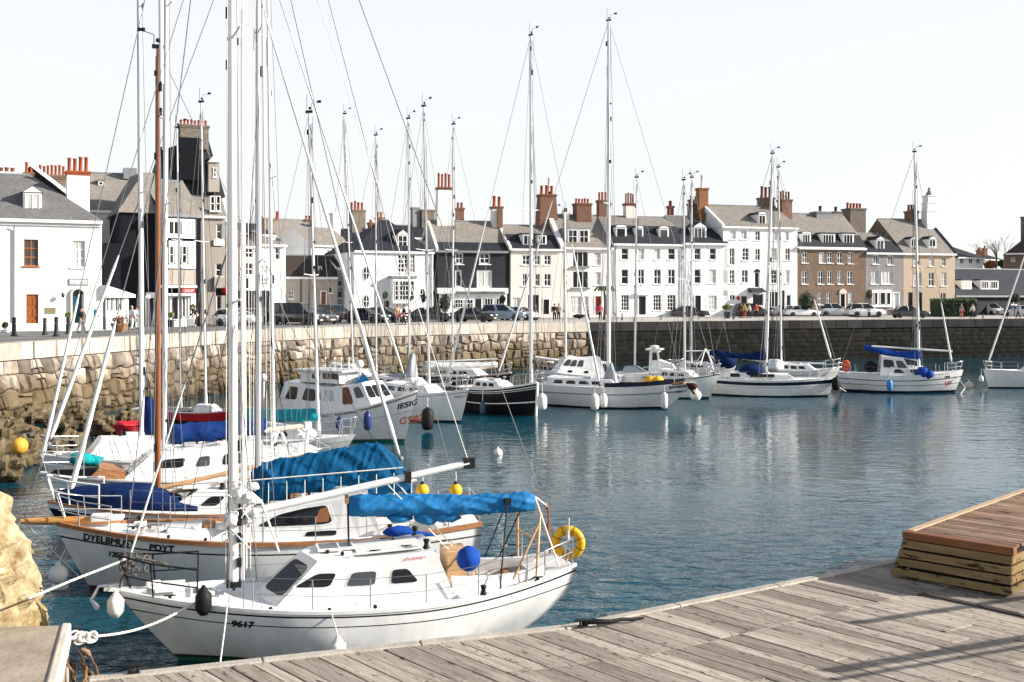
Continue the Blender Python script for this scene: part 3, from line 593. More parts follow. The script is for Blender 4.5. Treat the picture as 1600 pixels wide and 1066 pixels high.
        for i in range(wins):
            a, c = x0 + wx * i + wx * .1, x0 + wx * (i + 1) - wx * .1; q0, q1 = z0 + (z1 - z0) * .12, z1 - (z1 - z0) * .08; f_ = MB(); ya, yb = y - .07, y - .004; fw = .07
            f_.bb(a, ya, q0, a + fw, yb, q1); f_.bb(c - fw, ya, q0, c, yb, q1); f_.bb(a + fw, ya, q0, c - fw, yb, q0 + fw); f_.bb(a + fw, ya, q1 - fw, c - fw, yb, q1)
            for k in range(1, cols): xx = lerp(a, c, k / cols); f_.bb(xx - .03, ya + .01, q0 + fw, xx + .03, yb - .01, q1 - fw)
            for k in range(1, rows): zz = lerp(q0, q1, k / rows); f_.bb(a + fw, ya + .012, zz - .025, c - fw, yb - .012, zz + .025)
            g_ = gl or RH.choice([glassd, glassd, glassg]); f_.add([(a + .02, y - .025, q0 + .02), (c - .02, y - .025, q0 + .02), (c - .02, y - .025, q1 - .02), (a + .02, y - .025, q1 - .02)], [(0, 1, 2, 3)], 1)
            f_.build('dormer_window', [trim, g_], o)
    def block(s, r, y0, y1, m, name, par=None):
        x0, z0, x1, z1 = s.rect(r, y0); b = MB(); b.bb(x0, y0, z0, x1, y1, z1); return b.build(name, m, par or s.t)
    def pipe(s, px, py0, py1, m=None):
        x, z1 = s.p2(px, py0); _, z0 = s.p2(px, py1); b = MB(); b.tube([(x, -.25, z1 + .05), (x, -.09, z1 - .25), (x, -.09, max(z0, .05))], .05, 6); b.build('downpipe', m or lead, s.t)
    def text(s, body, px, py, hpx, m=None, y=-.06, xs=1.):
        x, z = s.p2(px, py, y); hh = hpx * (s.A.y) / F * 1.35
        return flat_text(body, hh, (x, y, z), (1, 0, 0), (0, 0, 1), 'lettering', m or ink, s.t, xs)

def wins(h, rects_, **k):
    for r in rects_: h.win(r, **k)
TD = lambda px: (px, T0.lerp(T1, 0).y * 0 + _td(px))
def _td(px):       # depth of the terrace building line under a photo column
    k = (px - 800) / F; A, u = T0, tu
    t = (k * A.y - A.x) / (u.x - k * u.y); return A.y + u.y * t

# white cottage at the left
h = House('white_cottage', 'white cottage with hipped roof, dormer and brown door at the far left', (-95, 75.5), (159, 80), 341, 10, wallw)
h.win((37, 374, 60, 416), 2, 3, fr=dooro, gl=glassg, label='window with brown wooden frame'); h.win((112, 376, 133, 418), 2, 3, gl=curtain); h.win((-40, 374, -17, 416), 2, 3)
h.door((41, 460, 60, 518), doorm, frame=False, label='panelled brown wooden door'); h.door((113, 458, 128, 517), doort, frame=False, label='teal door in an arched opening')
x0, z0, x1, z1 = h.rect((110, 449, 134, 517)); xm = (x0 + x1) / 2; b = MB(); rr = (x1 - x0) / 2; zt = z1 - rr
outer = [(xm - rr * math.cos(q), zt + rr * math.sin(q)) for q in [math.pi * i / 14 for i in range(15)]]; inner = [(xm - rr * .72 * math.cos(q), zt + rr * .72 * math.sin(q)) for q in [math.pi * i / 14 for i in range(15)]]
ol, il = [(x0, 0)] + outer + [(x1, 0)], [(xm - rr * .72, 0)] + inner + [(xm + rr * .72, 0)]
for i in range(len(ol) - 1):
    k = [(ol[i][0], ol[i][1]), (ol[i + 1][0], ol[i + 1][1]), (il[i + 1][0], il[i + 1][1]), (il[i][0], il[i][1])]; b.prism([(p[0], -.16, p[1]) for p in k], (0, .155, 0))
b.build('door_arch', pm('arch_stone', (.62, .55, .48), .8), h.t)
b = MB(); b.prism([(p[0], -.02, p[1]) for p in inner], (0, .012, 0)); b.build('fanlight', glassd, h.t)
h.walls(.55); h.roof(268, slate_g, hl=0, hr=4.6)
h.dormer((36, 299, 65, 338), 'gable', 2, 1, y=1.0, m=slate_g, gl=curtain, peak=.38); h.pipe(22, 354, 517)
h.chim((104, 268, 139, 345), wallw, (4, 246), y=3.2, cap=pot, wd=1.3); h.chim((60, 274, 102, 300), brst, (7, 258), y=8.2); h.chim((-12, 269, 24, 285), wallw, (4, 262), y=6.2, pm_=potd); h.chim((38, 270, 52, 282), brk, (2, 254), y=7)
b = MB(); pa, pb, pc = h.p2(48, 258, 7.4), h.p2(104, 306, 7.4), h.p2(10, 306, 7.4); b.prism([(pc[0], 7.2, pc[1]), (pa[0], 7.2, pa[1]), (pb[0], 7.2, pb[1])], (0, 3.5, 0)); b.build('rear_gable', slate_d, h.t)
b = MB(); b.prism([(pa[0] - .1, 6.9, pa[1] - .1), (pa[0] - .1, 6.9, pa[1] + .25), (pb[0] + .4, 6.9, pb[1] + .12), (pb[0] + .3, 6.9, pb[1] - .15)], (0, .28, 0)); b.build('gable_coping', trim, h.t)
b = MB(); x0, z0, x1, z1 = h.rect((107, 436, 138, 446)); b.bb(x0, -.05, z0, x1, -.01, z1, 1); b.bb(x0 + .07, -.07, z0 + .07, x1 - .07, -.045, z1 - .07, 0); b.build('name_board', [trim, pm('grey_letter', (.16, .16, .17), .6)], h.t); h.text('HOELTPEEED', 122.5, 443.6, 3.6, MATS['grey_letter'], -.078, .92); h.text('CD', 123, 434, 3.4, MATS['grey_letter'], -.04, 1.2)
b = MB(); x0, z0, x1, z1 = h.rect((71, 481, 87, 490)); b.bb(x0, -.05, z0, x1, -.01, z1); b.build('plaque', pm('plaque', (.22, .19, .11), .5, var=.3), h.t)
b = MB(); x, z = h.p2(98, 458); b.tube([(x, 0, z), (x, -.3, z + .1), (x, -.35, z - .05)], .025, 6); b.lathe([(.02, .28), (.12, .2), (.09, 0), (.03, -.03)], (x, -.35, z - .3), 8); b.build('wall_lamp', iron, h.t)
b = MB()
for i in range(60): x = h.W * (i + .5) / 60; b.bb(x - .07, -.14, h.he - .34, x + .07, -.004, h.he - .17)
b.build('dentil_course', trim, h.t)
# white conservatory beside it
h = House('conservatory', 'small white lean-to conservatory between the white cottage and the black building', (160, 80), (201, 83), 465, 4, trim)
for i, x in enumerate((167, 173.5, 180.5, 187.5)): h.win((x, 464, x + 5.6, 487), 1, 1, gl=glassd if i % 2 else glassg, sill=False)
h.door((160.5, 464, 165.5, 512), doork, frame=False); h.walls(); x, z = h.p2(160, 450); b = MB(); b.hexa([(-.1, -.4, h.he), (h.W + .3, -.4, h.he), (h.W + .3, 4, h.he), (-.1, 4, h.he), (-.1, -.4, h.he + .9), (h.W + .3, -.4, h.he + .22), (h.W + .3, 4, h.he + .22), (-.1, 4, h.he + .9)]); b.build('roof', trim, h.t)

# black building group
h = House('beige_building', 'pale beige block with tan stone roof behind the black building', (136, 96), (236, 98), 330, 10, wallc2)
h.win((182, 356, 190, 368), 2, 2); h.walls(); h.roof(270, slate_t, ov=.2); h.block((193, 262, 214, 280), 4, 6, lead, 'roof_hatch'); h.dormer((153, 283, 162, 291), 'flat', 1, 1, y=3.2, m=slate_t)
h = House('black_building', 'tall black rendered building with pale tan mansard roof beside the conservatory', (163, 89), (252, 91), 380, 9, wallbk)
h.door((229, 466, 240, 505), doork, label='black double door'); h.win((214, 466, 222, 490), 1, 2); h.walls(); x, z = h.p2(190, 332, 0); b = MB(); xa = h.p2(189, 333)[0]
b.bb(xa, .004, h.he - .01, h.W - .004, h.dep, z - .01); b.build('upper_wall', wallbk, h.t)
h.he = z; h.A = h.A; b = MB(); zt = h.p2(200, 270, 4)[1]; b.hexa([(xa - .3, -.25, z), (h.W + .1, -.25, z), (h.W + .1, 9, z), (xa - .3, 9, z), (xa + 2.2, 3.2, zt), (h.W + .1, 3.2, zt), (h.W + .1, 7, zt), (xa + 1.6, 7, zt)]); b.build('roof', slate_t, h.t)
b = MB(); b.bb(h.p2(228, 470)[0], -.25, h.p2(228, 464)[1] - .1, h.p2(246, 470)[0], -.01, h.p2(228, 457)[1]); b.build('door_canopy', trim, h.t)
h = House('bay_fronted_shop', 'white bay-fronted shop with red sign under a grey roof, by the brown mast', (252, 90), (314, 92), 336, 9, wallbk)
for i, px in enumerate((264, 274, 284, 294.5)): h.win((px, 384, px + 7.5, 412), 1, 2, y=-.9, hole=False, gl=curtain if i % 2 else glassd, sill=False)
h.win((263, 345, 280, 367), 2, 1, gl=glassd, y=-.3, hole=False); h.win((284, 345, 303, 367), 1, 1, gl=curtain, y=-.3, hole=False)
h.walls(); bay = h.block((259, 376, 306, 420), -.85, .02, trim, 'bay'); h.block((260, 420.5, 306, 445), -.7, .02, wallbe, 'bay_panel', bay); h.block((257, 445.5, 308, 450), -1.0, .02, trim, 'cornice', bay); h.block((261, 341, 305, 373), -.25, .02, trim, 'upper_bay')
b = h.block((284, 450.5, 305, 458), -.9, .02, redink, 'sign_board'); h.text('LEGUP', 294.5, 456.2, 4.2, trim, -.93, 1.0); h.block((258, 458.5, 306, 462), -.95, .02, trim, 'shop_lintel')
for r in ((266, 463, 279, 500), (284, 463, 290, 496), (294, 463, 299, 496)): h.win(r, 1, 1, gl=glassd, y=-.4, hole=False, sill=False)
h.block((258, 462.5, 306, 512), -.33, .02, trim, 'shopfront'); h.roof(282, slate_t, gw=wallbk, ov=.3)
h = House('tower_house', 'tall house with dark slate tower roof and a massive brick chimney with orange pots', (222, 99), (352, 102), 336, 11, wallbe)
wins(h, [(329, 306, 336, 330), (338, 306, 345, 330), (338, 350, 347, 374), (337, 412, 347, 432)], cols=1, rows=2); wins(h, [(338, 462, 346, 500)], cols=1, rows=1, gl=glassd)
h.walls(); h.roof(281, slate_t, ov=.2, gw=wallbe); xa, za = h.p2(231, 270, 4); xb, zb = h.p2(350, 300, 4); zt = h.p2(300, 214, 6)[1]; z0 = h.p2(300, 281, 4)[1]
b = MB(); b.hexa([(xa, 3.2, z0 - 1.6), (xb, 3.2, z0 - 1.6), (xb, 9, z0 - 1.6), (xa, 9, z0 - 1.6), (xa + 1.1, 4.6, h.p2(240, 236, 5)[1]), (xb - 1.5, 4.6, zt), (xb - 1.5, 8, zt), (xa + 1.3, 8, h.p2(240, 236, 5)[1])]); tr = b.build('tower_roof', slate_d, h.t)
h.block((281, 214, 312, 282), 2.6, 4.4, wallbk, 'dark_stack'); h.chim((280, 196, 324, 216), dstone, (8, 187), y=3.6, wd=1.7)
h.block((326, 253, 343, 300), 2.4, 5, wallbe, 'turret'); h.win((333, 262, 338, 277), 1, 2, y=2.4, hole=False); b = MB(); x0, z0, x1, z1 = h.rect((325, 247, 344, 254), 2.3); b.prism([(x0, 2.2, z0), ((x0 + x1) / 2, 2.2, z1 + .3), (x1, 2.2, z0)], (0, 3, 0)); b.build('turret_gable', trim, h.t)
h.block((334, 374.5, 350, 384), -.15, .02, trim, 'string_course'); h.block((335, 433, 352, 452), -.3, .02, wallbe, 'sign_panel')

# narrow houses and the barn, left of centre
h = House('narrow_grey_house', 'narrow white and black three storey house with curved grey gable behind the masts', (375, 108), (401, 109), 386, 9, wallw)
wins(h, [(381, 387, 396, 403), (381, 411, 396, 430)], cols=2, rows=2, gl=glassd); h.win((381, 434, 390, 452), 1, 1, gl=glassd); h.block((375, 454, 401, 504), -.05, 2, wallbk, 'ground_floor'); h.walls(); h.roof(362, slate_g, ov=.15, hl=1.2, hr=.01)
h = House('hip_roofed_house', 'white house with grey hipped roof and dark ground floor beside the brown roofed barn', (401, 110), (446, 112), 383, 9, wallw)
wins(h, [(408, 416, 418, 428), (408, 434, 418, 446)], cols=2, rows=2); h.win((430, 387, 437, 406), 1, 2, gl=glassd); h.block((401.5, 454, 426, 502), -.05, 2, wallbk, 'ground_floor'); h.walls(); h.roof(362, slate_t, hl=2, hr=1.6, ov=.3)
h = House('stone_barn', 'low beige barn with dark brown slate roof behind the dark van', (432, 118), (527, 120), 434, 8, wallbe)
h.win((451, 455, 459, 467), 2, 2); h.door((502, 456, 509, 500), doorm); h.win((527 - 14, 448, 527 - 7, 458), 1, 1); h.walls(); h.roof(399, slate_b, ov=.25, gw=wallc, hl=.0, hr=0); h.dormer((497, 416, 503, 428), 'flat', 1, 1, y=1.2, m=slate_b); h.parapet('l', wallc); h.pipe(470, 436, 498, iron); h.pipe(443, 436, 498)
h = House('barn_annexe', 'low beige annexe with small square windows beside the white corner house', (527, 121), (554, 122), 420, 7, wallbe)
wins(h, [(528, 438, 535, 448), (527.5, 455, 535, 466)], cols=1, rows=1, gl=glassg); h.door((541, 464, 546, 500), doork, frame=False); h.walls(); h.roof(400, slate_d, gw=wallw, ov=.2)
# white corner house
h = House('corner_house', 'white corner house with oval windows, bay and steep slate roof', (553, 117.5), (677, 121.5), 393, 11, wallw2)
h.win((622, 398, 637, 426), 3, 4, gl=glassd); h.win((641, 398, 648, 426), 2, 4, gl=glassd)
h.door((600, 470, 608, 500), doork, frame=True)
for cx, cy, rx, ry in ((572, 427, 4.4, 10), (572, 471, 4.2, 9.5), (660, 460, 4, 9)):
    x, z = h.p2(cx, cy); k = 122 / F; b = MB(); b.prism([(x + (rx + 1.2) * k * math.cos(q), -.06, z + (ry + 1.3) * k * math.sin(q)) for q in [i * math.pi / 10 for i in range(20)]][::-1], (0, .055, 0)); b.prism([(x + rx * k * math.cos(q), -.075, z + ry * k * math.sin(q)) for q in [i * math.pi / 10 for i in range(20)]][::-1], (0, .012, 0), 1)
    b.bb(x - .03, -.1, z - ry * k, x + .03, -.078, z + ry * k); b.bb(x - rx * k, -.096, z - .03, x + rx * k, -.079, z + .03); b.build('oval_window', [trim, glassd], h.t)
h.walls(.4); bay = h.block((614, 435, 650, 474), -1.0, .02, trim, 'bay'); b = MB(); x0, z0, x1, z1 = h.rect((612, 431, 652, 435), -1.1); b.bb(x0, -1.15, z0 + .01, x1, .02, z1); b.build('bay_roof', lead, bay)
for r in ((617, 439, 622, 469), (624, 439, 638, 469), (641, 439, 647, 469)): h.win(r, 3 if r[2] - r[0] > 8 else 1, 4, y=-1.0, hole=False, gl=glassd, sill=False, fw=.05, bars=.025)
h.roof(342, slate_d, hl=5.0, hr=3.4); h.dormer((620, 366, 638, 390), 'gable', 2, 2, y=.8, m=slate_d); h.text('oakland', 578.5, 444, 2.2); h.pipe(674, 395, 496)
h.chim((576, 348, 582, 366), brk, (1, 343), y=5.5); h.chim((588, 340, 598, 362), brk, (2, 331), y=7)
# dark grey house with shopfront
h = House('dark_grey_house', 'dark grey rendered house with white shopfront and tan slate roof', TD(684), TD(793), 393, 10, walldg)
wins(h, [(711, 395, 724, 413), (749, 395, 766, 413)], cols=2, rows=2, gl=glassd, fw=.16); h.win((711, 422, 722, 449), 1, 1, gl=glassd, fw=.16); h.win((745, 422, 769, 450), 2, 1, gl=curtain, fw=.18)
h.walls(); h.roof(345, slate_t, brk_=378, mlow=slate_d, gw=wallc, inset=1.6); h.parapet('l', wallc)
sf = h.block((687, 459.5, 792, 497), -.45, .02, trim, 'shopfront'); b = MB(); x0, z0, x1, z1 = h.rect((685, 450, 794, 459), -.8); b.bb(x0, -.85, z0, x1, .02, z1); b.bb(x0 + 2, -.88, z0 - .03, x1 - .4, -.7, z0 + .25, 1); b.build('fascia_board', [trim, pm('grey_awning', (.12, .125, .13), .7)], sf)
for r in ((711, 468, 723, 481), (725, 468, 739, 481), (757, 466, 770, 490), (775, 466, 788, 490)): h.win(r, 3, 2, y=-.45, hole=False, gl=glassd, sill=False, fw=.05, bars=.025)
b = MB(); x0, z0, x1, z1 = h.rect((743, 467, 752, 497), -.45); b.bb(x0, -.5, 0.02, x1, -.452, z1); o = b.build('door', doork, h.t); h.text('BUZ', 757, 457.2, 2.2, None, -.9); h.text('T.E.L', 749, 464.3, 2.2, None, -.48)
h.chim((683, 293, 704, 350), wallw, (4, 270), y=5, cap=brk, taper=.10); h.chim((713, 325, 724, 347), brk, (2, 316), y=5.5, pm_=potd); h.chim((768, 323, 784, 352), wallc, (2, 305), y=4.5, cap=brk); x0, z0, x1, z1 = h.rect((777, 326, 784.3, 356), 4.0); b = MB(); b.bb(x0, 3.7, z0, x1 + .02, 5.2, z1 - .12); b.build('chimney_side', brk, h.t)
# cream house
h = House('cream_house', 'cream house with twin dormers, black door and tall tapering brick chimney', TD(798), TD(880), 390, 10, wallc)
wins(h, [(816, 399, 828, 414), (835, 399, 844, 414), (850, 399, 861, 414), (816, 428, 824, 447), (836, 428, 844, 447), (850, 428, 861, 447)], cols=2, rows=2, gl=glassd, fw=.09)
h.win((801, 465, 813, 487), 2, 1, gl=curtain); h.door((825, 461, 842, 498), doork, frame=False); h.door((849, 468, 858, 498), doork)
h.walls(.5); h.roof(352, slate_t, brk_=366, mlow=slate_d, inset=2.2); h.dormer((816, 366, 833, 385), 'flat', 2, 1, y=.5, m=slate_d); h.dormer((840, 367, 854, 384), 'flat', 2, 1, y=.5, m=slate_d)
h.parapet('l', wallc2); b = MB(); x0, z0, x1, z1 = h.rect((862, 479, 869, 486)); b.bb(x0, -.05, z0, x1, -.005, z1); b.build('plaque', dooro, h.t); h.pipe(795, 392, 495, iron)
h.chim((842, 304, 866, 352), brk, (3, 289), y=5, taper=.14, pm_=pot); h.chim((855, 300, 861, 306), brk, (1, 276), y=5.6, pm_=wallc)
# warm white house with box dormer
h = House('box_dormer_house', 'warm white house with wide box dormer, red door and palm at its front', TD(880.5), TD(957), 388, 10, wallc2)
wins(h, [(895, 393, 919, 417), (895, 424, 919, 450)], cols=3, rows=1, gl=glassd); wins(h, [(928, 394, 939, 415), (929, 425, 939, 446)], cols=1, rows=2, gl=curtain)
h.win((891, 463, 909, 491), 2, 2, gl=curtain, fw=.1); h.win((912, 463, 920, 491), 1, 2, gl=curtain, fw=.1); h.door((930, 463, 939, 496), doorr, label='dark red front door'); h.door((944, 461, 952, 496), doork, frame=False)
h.walls(.4); h.roof(336, slate_t, inset=2, gw=wallw); h.dormer((886, 357, 921, 384), 'flat', 2, 2, y=.6, wins=2, m=lead); b = MB()
for rr_ in ((893, 416, 921, 418.6), (893, 449.5, 921, 452)): x0, z0, x1, z1 = h.rect(rr_); b.bb(x0, -.28, z0, x1, -.003, z1)
b.build('balcony_ledge', lead, h.t)
h.chim((898, 318, 921, 346), brk, (5, 310), y=4.6); h.chim((934, 313, 948, 340), brk, (3, 299), y=5.2); h.chim((880, 332, 888, 345), wallw, (1, 325), y=4.6)
h.parapet('l', wallw, wd=.5)
# white hotel
h = House('white_hotel', 'long white three storey building with three arched dormers and dark mansard', TD(957.5), TD(1065), 382, 10, wallw)
wins(h, [(971, 388, 982, 406), (1044, 388, 1055, 406), (971, 421, 982, 444)], cols=1, rows=2, gl=glassd); wins(h, [(997, 388, 1007, 406), (1022, 388, 1032, 406)], cols=1, rows=2, gl=curtain)
wins(h, [(997, 421, 1007, 444), (1022, 421, 1033, 444), (1044, 421, 1055, 444)], cols=2, rows=2, gl=glassd); wins(h, [(971, 461, 983, 485), (1021, 461, 1033, 485), (1043, 461, 1056, 485)], cols=3, rows=4, gl=glassd, fw=.05, bars=.025)
h.door((998, 463, 1009, 497), doork); h.walls(.4); h.roof(338, slate_t, brk_=352, mlow=slate_d, inset=1.6); 
for r in ((961, 355, 979, 374), (992, 356, 1005, 374), (1029, 357, 1045, 375)): h.dormer(r, 'arch', 1, 1, y=.5, m=slate_d, peak=.22)
b = MB(); x0, z0, x1, z1 = h.rect((994, 457, 1015, 461)); b.bb(x0, -.4, z0, x1, -.003, z1); b.build('door_canopy', trim, h.t); h.text('HOTEL', 1004, 456, 2.4, MATS['grey_letter'], -.05, 1.3)
h.chim((976, 318, 991, 342), wallc, (4, 302), y=5, pm_=potd, cap=potd); h.chim((1044, 322, 1051, 342), potd, (1, 314), y=6, pm_=potd); h.pipe(962, 384, 496); h.pipe(1064, 384, 496)
# gabled white house
h = House('gabled_white_house', 'white house with one wide dormer under a dark roof, left of the tall white house', TD(1065.5), TD(1137), 381, 10, wallw2)
wins(h, [(1085, 388, 1095, 406), (1109, 388, 1119, 406), (1085, 421, 1095, 443)], cols=1, rows=2, gl=glassd); h.win((1108, 421, 1119, 443), 1, 2, gl=curtain); h.win((1107, 462, 1120, 484), 3, 3, gl=curtain, fw=.05); h.door((1086, 462, 1095, 497), doork)
h.walls(.4); h.roof(338, slate_g, brk_=356, mlow=slate_d, hr=2.5, inset=1.8); h.dormer((1082, 354, 1104, 376), 'gable', 3, 1, y=.5, m=slate_d, peak=.32); h.chim((1076, 318, 1088, 340), brst, (1, 314), y=6, pm_=potd)
# tall white house
h = House('tall_white_house', 'tallest white terrace house, four storeys, with shop awning and arched window', TD(1130), TD(1246), 355, 11, wallw)
for i, r in enumerate([(1141, 360, 1150, 374), (1157, 360, 1167, 374), (1180, 361, 1188, 376), (1208, 361, 1215, 376), (1227, 361, 1233, 376)]): h.win(r, 2, 2, gl=[curtain, curtain, glassd, curtain, curtain][i])
for i, r in enumerate([(1140, 388, 1148, 414), (1160, 388, 1170, 407), (1180, 389, 1188, 407), (1205, 388, 1214, 407), (1227, 388, 1235, 407), (1140, 422, 1148, 443), (1159, 422, 1169, 442), (1205, 422, 1214, 443), (1227, 422, 1234, 443)]): h.win(r, 2, 2 + i % 2, gl=[glassd, glassd, glassd, curtain, glassg, glassd, glassg, glassd, curtain][i])
h.win((1179, 425, 1187, 450), 1, 1, gl=glassd, fw=.1); x0, z0, x1, z1 = h.rect((1178.4, 420, 1187.6, 425.3)); b = MB(); b.prism([(x0, -.06, z0), (x0 + .05, -.06, z0 + (z1 - z0) * .5), ((x0 + x1) / 2, -.06, z1), (x1 - .05, -.06, z0 + (z1 - z0) * .5), (x1, -.06, z0)], (0, .056, 0)); b.build('pointed_head', glassd, h.t)
h.win((1140, 461, 1149, 469), 2, 1, gl=glassd); h.win((1158, 462, 1168, 486), 1, 1, gl=glassd); h.win((1176, 459, 1193, 478), 1, 1, gl=glassd); h.win((1201, 456, 1216, 480), 3, 1, gl=glassd); h.door((1222, 454, 1226, 496), doork, frame=False); h.win((1229, 461, 1236, 485), 1, 1, gl=glassg)
h.walls(.3); h.roof(321, slate_t, gw=wallw, ov=.25); h.dormer((1184, 335, 1197, 353), 'arch', 2, 1, y=.7, m=slate_d, peak=.3); h.parapet('l', wallw)
b = MB(); x0, z0, x1, z1 = h.rect((1172, 451, 1194, 457), -.5); b.hexa([(x0, -1.1, z0), (x1, -1.1, z0), (x1, -.02, z0), (x0, -.02, z0), (x0, -1.05, z0 + .1), (x1, -1.05, z0 + .1), (x1, -.02, z1 + .1), (x0, -.02, z1 + .1)]); b.build('awning', pm('dark_awning', (.04, .043, .05), .8), h.t)
h.text('MALLA', 1184, 461, 2.4, trim, -.03, 1.2); h.text('BIM . HILL', 1208.5, 454.3, 1.6, None, -.04, 1.1)
b = MB(); x, z = h.p2(1153.5, 466); b.lathe([(.001, 0), (.24, 0), (.24, .05), (.001, .05)], (x, -.06, z), 14, ax=(0, 1, 0)); b.build('round_sign', redink, h.t)
h.chim((1090, 294, 1104, 330), pm('orange_brick', (.24, .115, .06), .8, var=.2), (1, 272), y=5, pm_=wallw); h.chim((1078, 312, 1091, 338), brst, (2, 306), y=8.5, pm_=potd); h.chim((1187, 309, 1206, 328), brst, (3, 292), y=6, pm_=potd); h.chim((1218, 312, 1234, 348), brk, (4, 298), y=4.5, pm_=potd)
# brown stone house
h = House('brown_stone_house', 'brown stone house with three white dormers and white cornice', TD(1247), TD(1352), 388, 10, wallbr)
for i, r in enumerate([(1253, 394, 1262, 411), (1280, 394, 1289, 411), (1293, 394, 1301, 411), (1308, 394, 1317, 412), (1325, 394, 1333, 412), (1253, 423, 1262, 444), (1278, 423, 1287, 444), (1293, 423, 1301, 444), (1309, 423, 1317, 444), (1324, 423, 1333, 444), (1278, 457, 1286, 476), (1292, 457, 1299, 476), (1325, 457, 1333, 478)]): h.win(r, 2, 2, fw=.11, gl=[glassg, curtain, glassd, glassd, glassd, glassg, glassd, glassd, glassg, glassg, glassd, glassd, curtain][i])
h.door((1313, 460, 1320, 496), doork); x0, z0, x1, z1 = h.rect((1310.5, 452.5, 1322.5, 460)); b = MB(); b.prism([((x0 + x1) / 2 - (x1 - x0) / 2 * math.cos(q), -.15, z0 + .1 + (z1 - z0) * math.sin(q)) for q in [math.pi * i / 10 for i in range(11)]], (0, .147, 0)); b.build('door_hood', pm('arch_stone', (.62, .55, .48), .8), h.t)
h.walls(.4); h.roof(334, slate_t, brk_=366, mlow=slate_d, inset=1.3, gw=brst, hr=0.01); h.block((1246, 385.5, 1352, 389.2), -.32, -.005, trim, 'cornice')
h.dormer((1252, 365, 1267, 382), 'arch', 3, 1, y=.4, m=slate_d, peak=.2); h.dormer((1283, 365, 1305, 384), 'flat', 4, 1, y=.4, m=slate_d); h.dormer((1316, 365, 1334, 384), 'flat', 3, 1, y=.4, m=slate_d)
h.chim((1322, 326, 1346, 352), dstone, (5, 317), y=6, wd=2.0); h.chim((1271, 331, 1292, 336), lead, (1, 322), y=5, pm_=iron); h.chim((1300, 331, 1312, 338), brst, (1, 322), y=5.5, pm_=iron)
# narrow grey stone house
h = House('grey_stone_house', 'narrow grey stone house with white bay shopfront and single dormer', TD(1352.5), TD(1411), 396, 9, wallgr)
wins(h, [(1364, 398, 1373, 413), (1387, 399, 1396, 414)], cols=2, rows=1, fw=.13, gl=glassg); h.win((1361, 423, 1372, 444), 2, 1, fw=.1, gl=curtain); h.win((1377, 423, 1395, 444), 3, 1, fw=.12, gl=curtain)
h.door((1396, 458, 1404, 496), doorw); h.walls(.3); h.roof(365, slate_t, brk_=376, mlow=slate_d, inset=2); h.dormer((1368, 374, 1382, 392), 'gable', 2, 1, y=.5, m=slate_d, peak=.35)
h.block((1363, 453, 1394, 480), -.3, .02, trim, 'bay_shopfront')
for r in ((1366, 457, 1371, 476), (1375, 457, 1383, 476), (1385, 457, 1391, 476)): h.win(r, 1, 1, y=-.3, hole=False, sill=False, gl=glassd, fw=.05)
# tan house
h = House('tan_house', 'tan rendered end house with brown side gable and tiered white chimney', TD(1411.5), TD(1492), 397, 11, walltan)
for i, r in enumerate([(1427, 401, 1438, 416), (1452, 401, 1459, 416), (1472, 401, 1478, 416), (1427, 426, 1440, 447), (1451, 426, 1460, 447), (1471, 426, 1479, 447)]): h.win(r, 2, 2, gl=[curtain, curtain, glassd, curtain, glassg, curtain][i], fw=.09)
h.door((1419, 457, 1426, 496), doork, frame=False); h.door((1436, 457, 1441, 496), doork, frame=False); h.win((1470, 458, 1478, 470), 2, 1); h.walls(.4); h.roof(343, slate_t, gw=brst, ov=.3, inset=1.5)
h.dormer((1422, 373, 1432, 388), 'gable', 2, 1, y=.6, m=slate_d, peak=.3); h.dormer((1450, 373, 1463, 388), 'gable', 2, 1, y=.6, m=slate_d, peak=.3); h.chim((1417, 330, 1431, 348), brk, (3, 320), y=5.5, pm_=potd)
b = MB(); 
for i, (xa, xb, ya, yb) in enumerate(((1444, 1460, 330, 372), (1444.8, 1459, 317.5, 329.6), (1445.8, 1458, 306, 317))):
    x0, z0, x1, z1 = h.rect((xa, ya, xb, yb), 4.5); b.bb(x0, 3.9, z0, x1, 5.1, z1); b.bb(x0 - .07, 3.83, z1 - .1, x1 + .07, 5.17, z1 + .03)
x, z = h.p2(1452, 306, 4.5); b.lathe([(.5, 0), (.46, .15), (.25, .6), (.16, .65), (.2, .95), (.05, 1.1)], (x, 4.5, z + .02), 12, 1); b.build('tiered_chimney', [wallw, lead], h.t); h.parapet('r', slate_d, wd=.2)
# low dark house and others at the right
h = House('low_slate_house', 'low building with a huge dark slate roof and two white dormers behind the hedge', (1489, 142), (1680, 152), 463, 9, walldg)
wins(h, [(1510, 468, 1518, 476), (1580, 468, 1590, 476)], cols=2, rows=1); h.walls(); h.roof(420, slate_d, hl=3.2, ov=.5); h.dormer((1502, 438, 1518, 453), 'flat', 2, 1, y=.6, m=slate_d, gl=curtain); h.dormer((1532, 438, 1560, 453), 'flat', 3, 1, y=.6, m=slate_d, wins=2)
h = House('blue_slate_house', 'distant house with dark blue hipped slate roof beyond the tan house', (1494, 190), (1536, 193), 403, 10, wallw)
wins(h, [(1514, 404, 1520, 412), (1500, 404, 1506, 412), (1526, 404, 1531, 412)], cols=2, rows=1); h.walls(); h.roof(383, slate_d, hl=2, hr=3.5, ov=.5); h.chim((1528, 391, 1534, 402), brk, (1, 386), y=5)
h = House('white_roofed_shed', 'pale shed roof between the tan house and the low slate building', (1486, 160), (1514, 162), 432, 9, wallc); h.walls(); h.roof(410, white_paint, ov=.4)
h = House('brown_hill_house', 'brown house with steep dark roof and dark chimney at the right edge', (1571, 188), (1680, 184), 397, 7, wallbr)
h.win((1580, 402, 1586, 408), 2, 2); h.walls(); h.roof(352, slate_b, hl=6, ov=.8); h.chim((1595, 339, 1604, 372), brst, None, y=4)
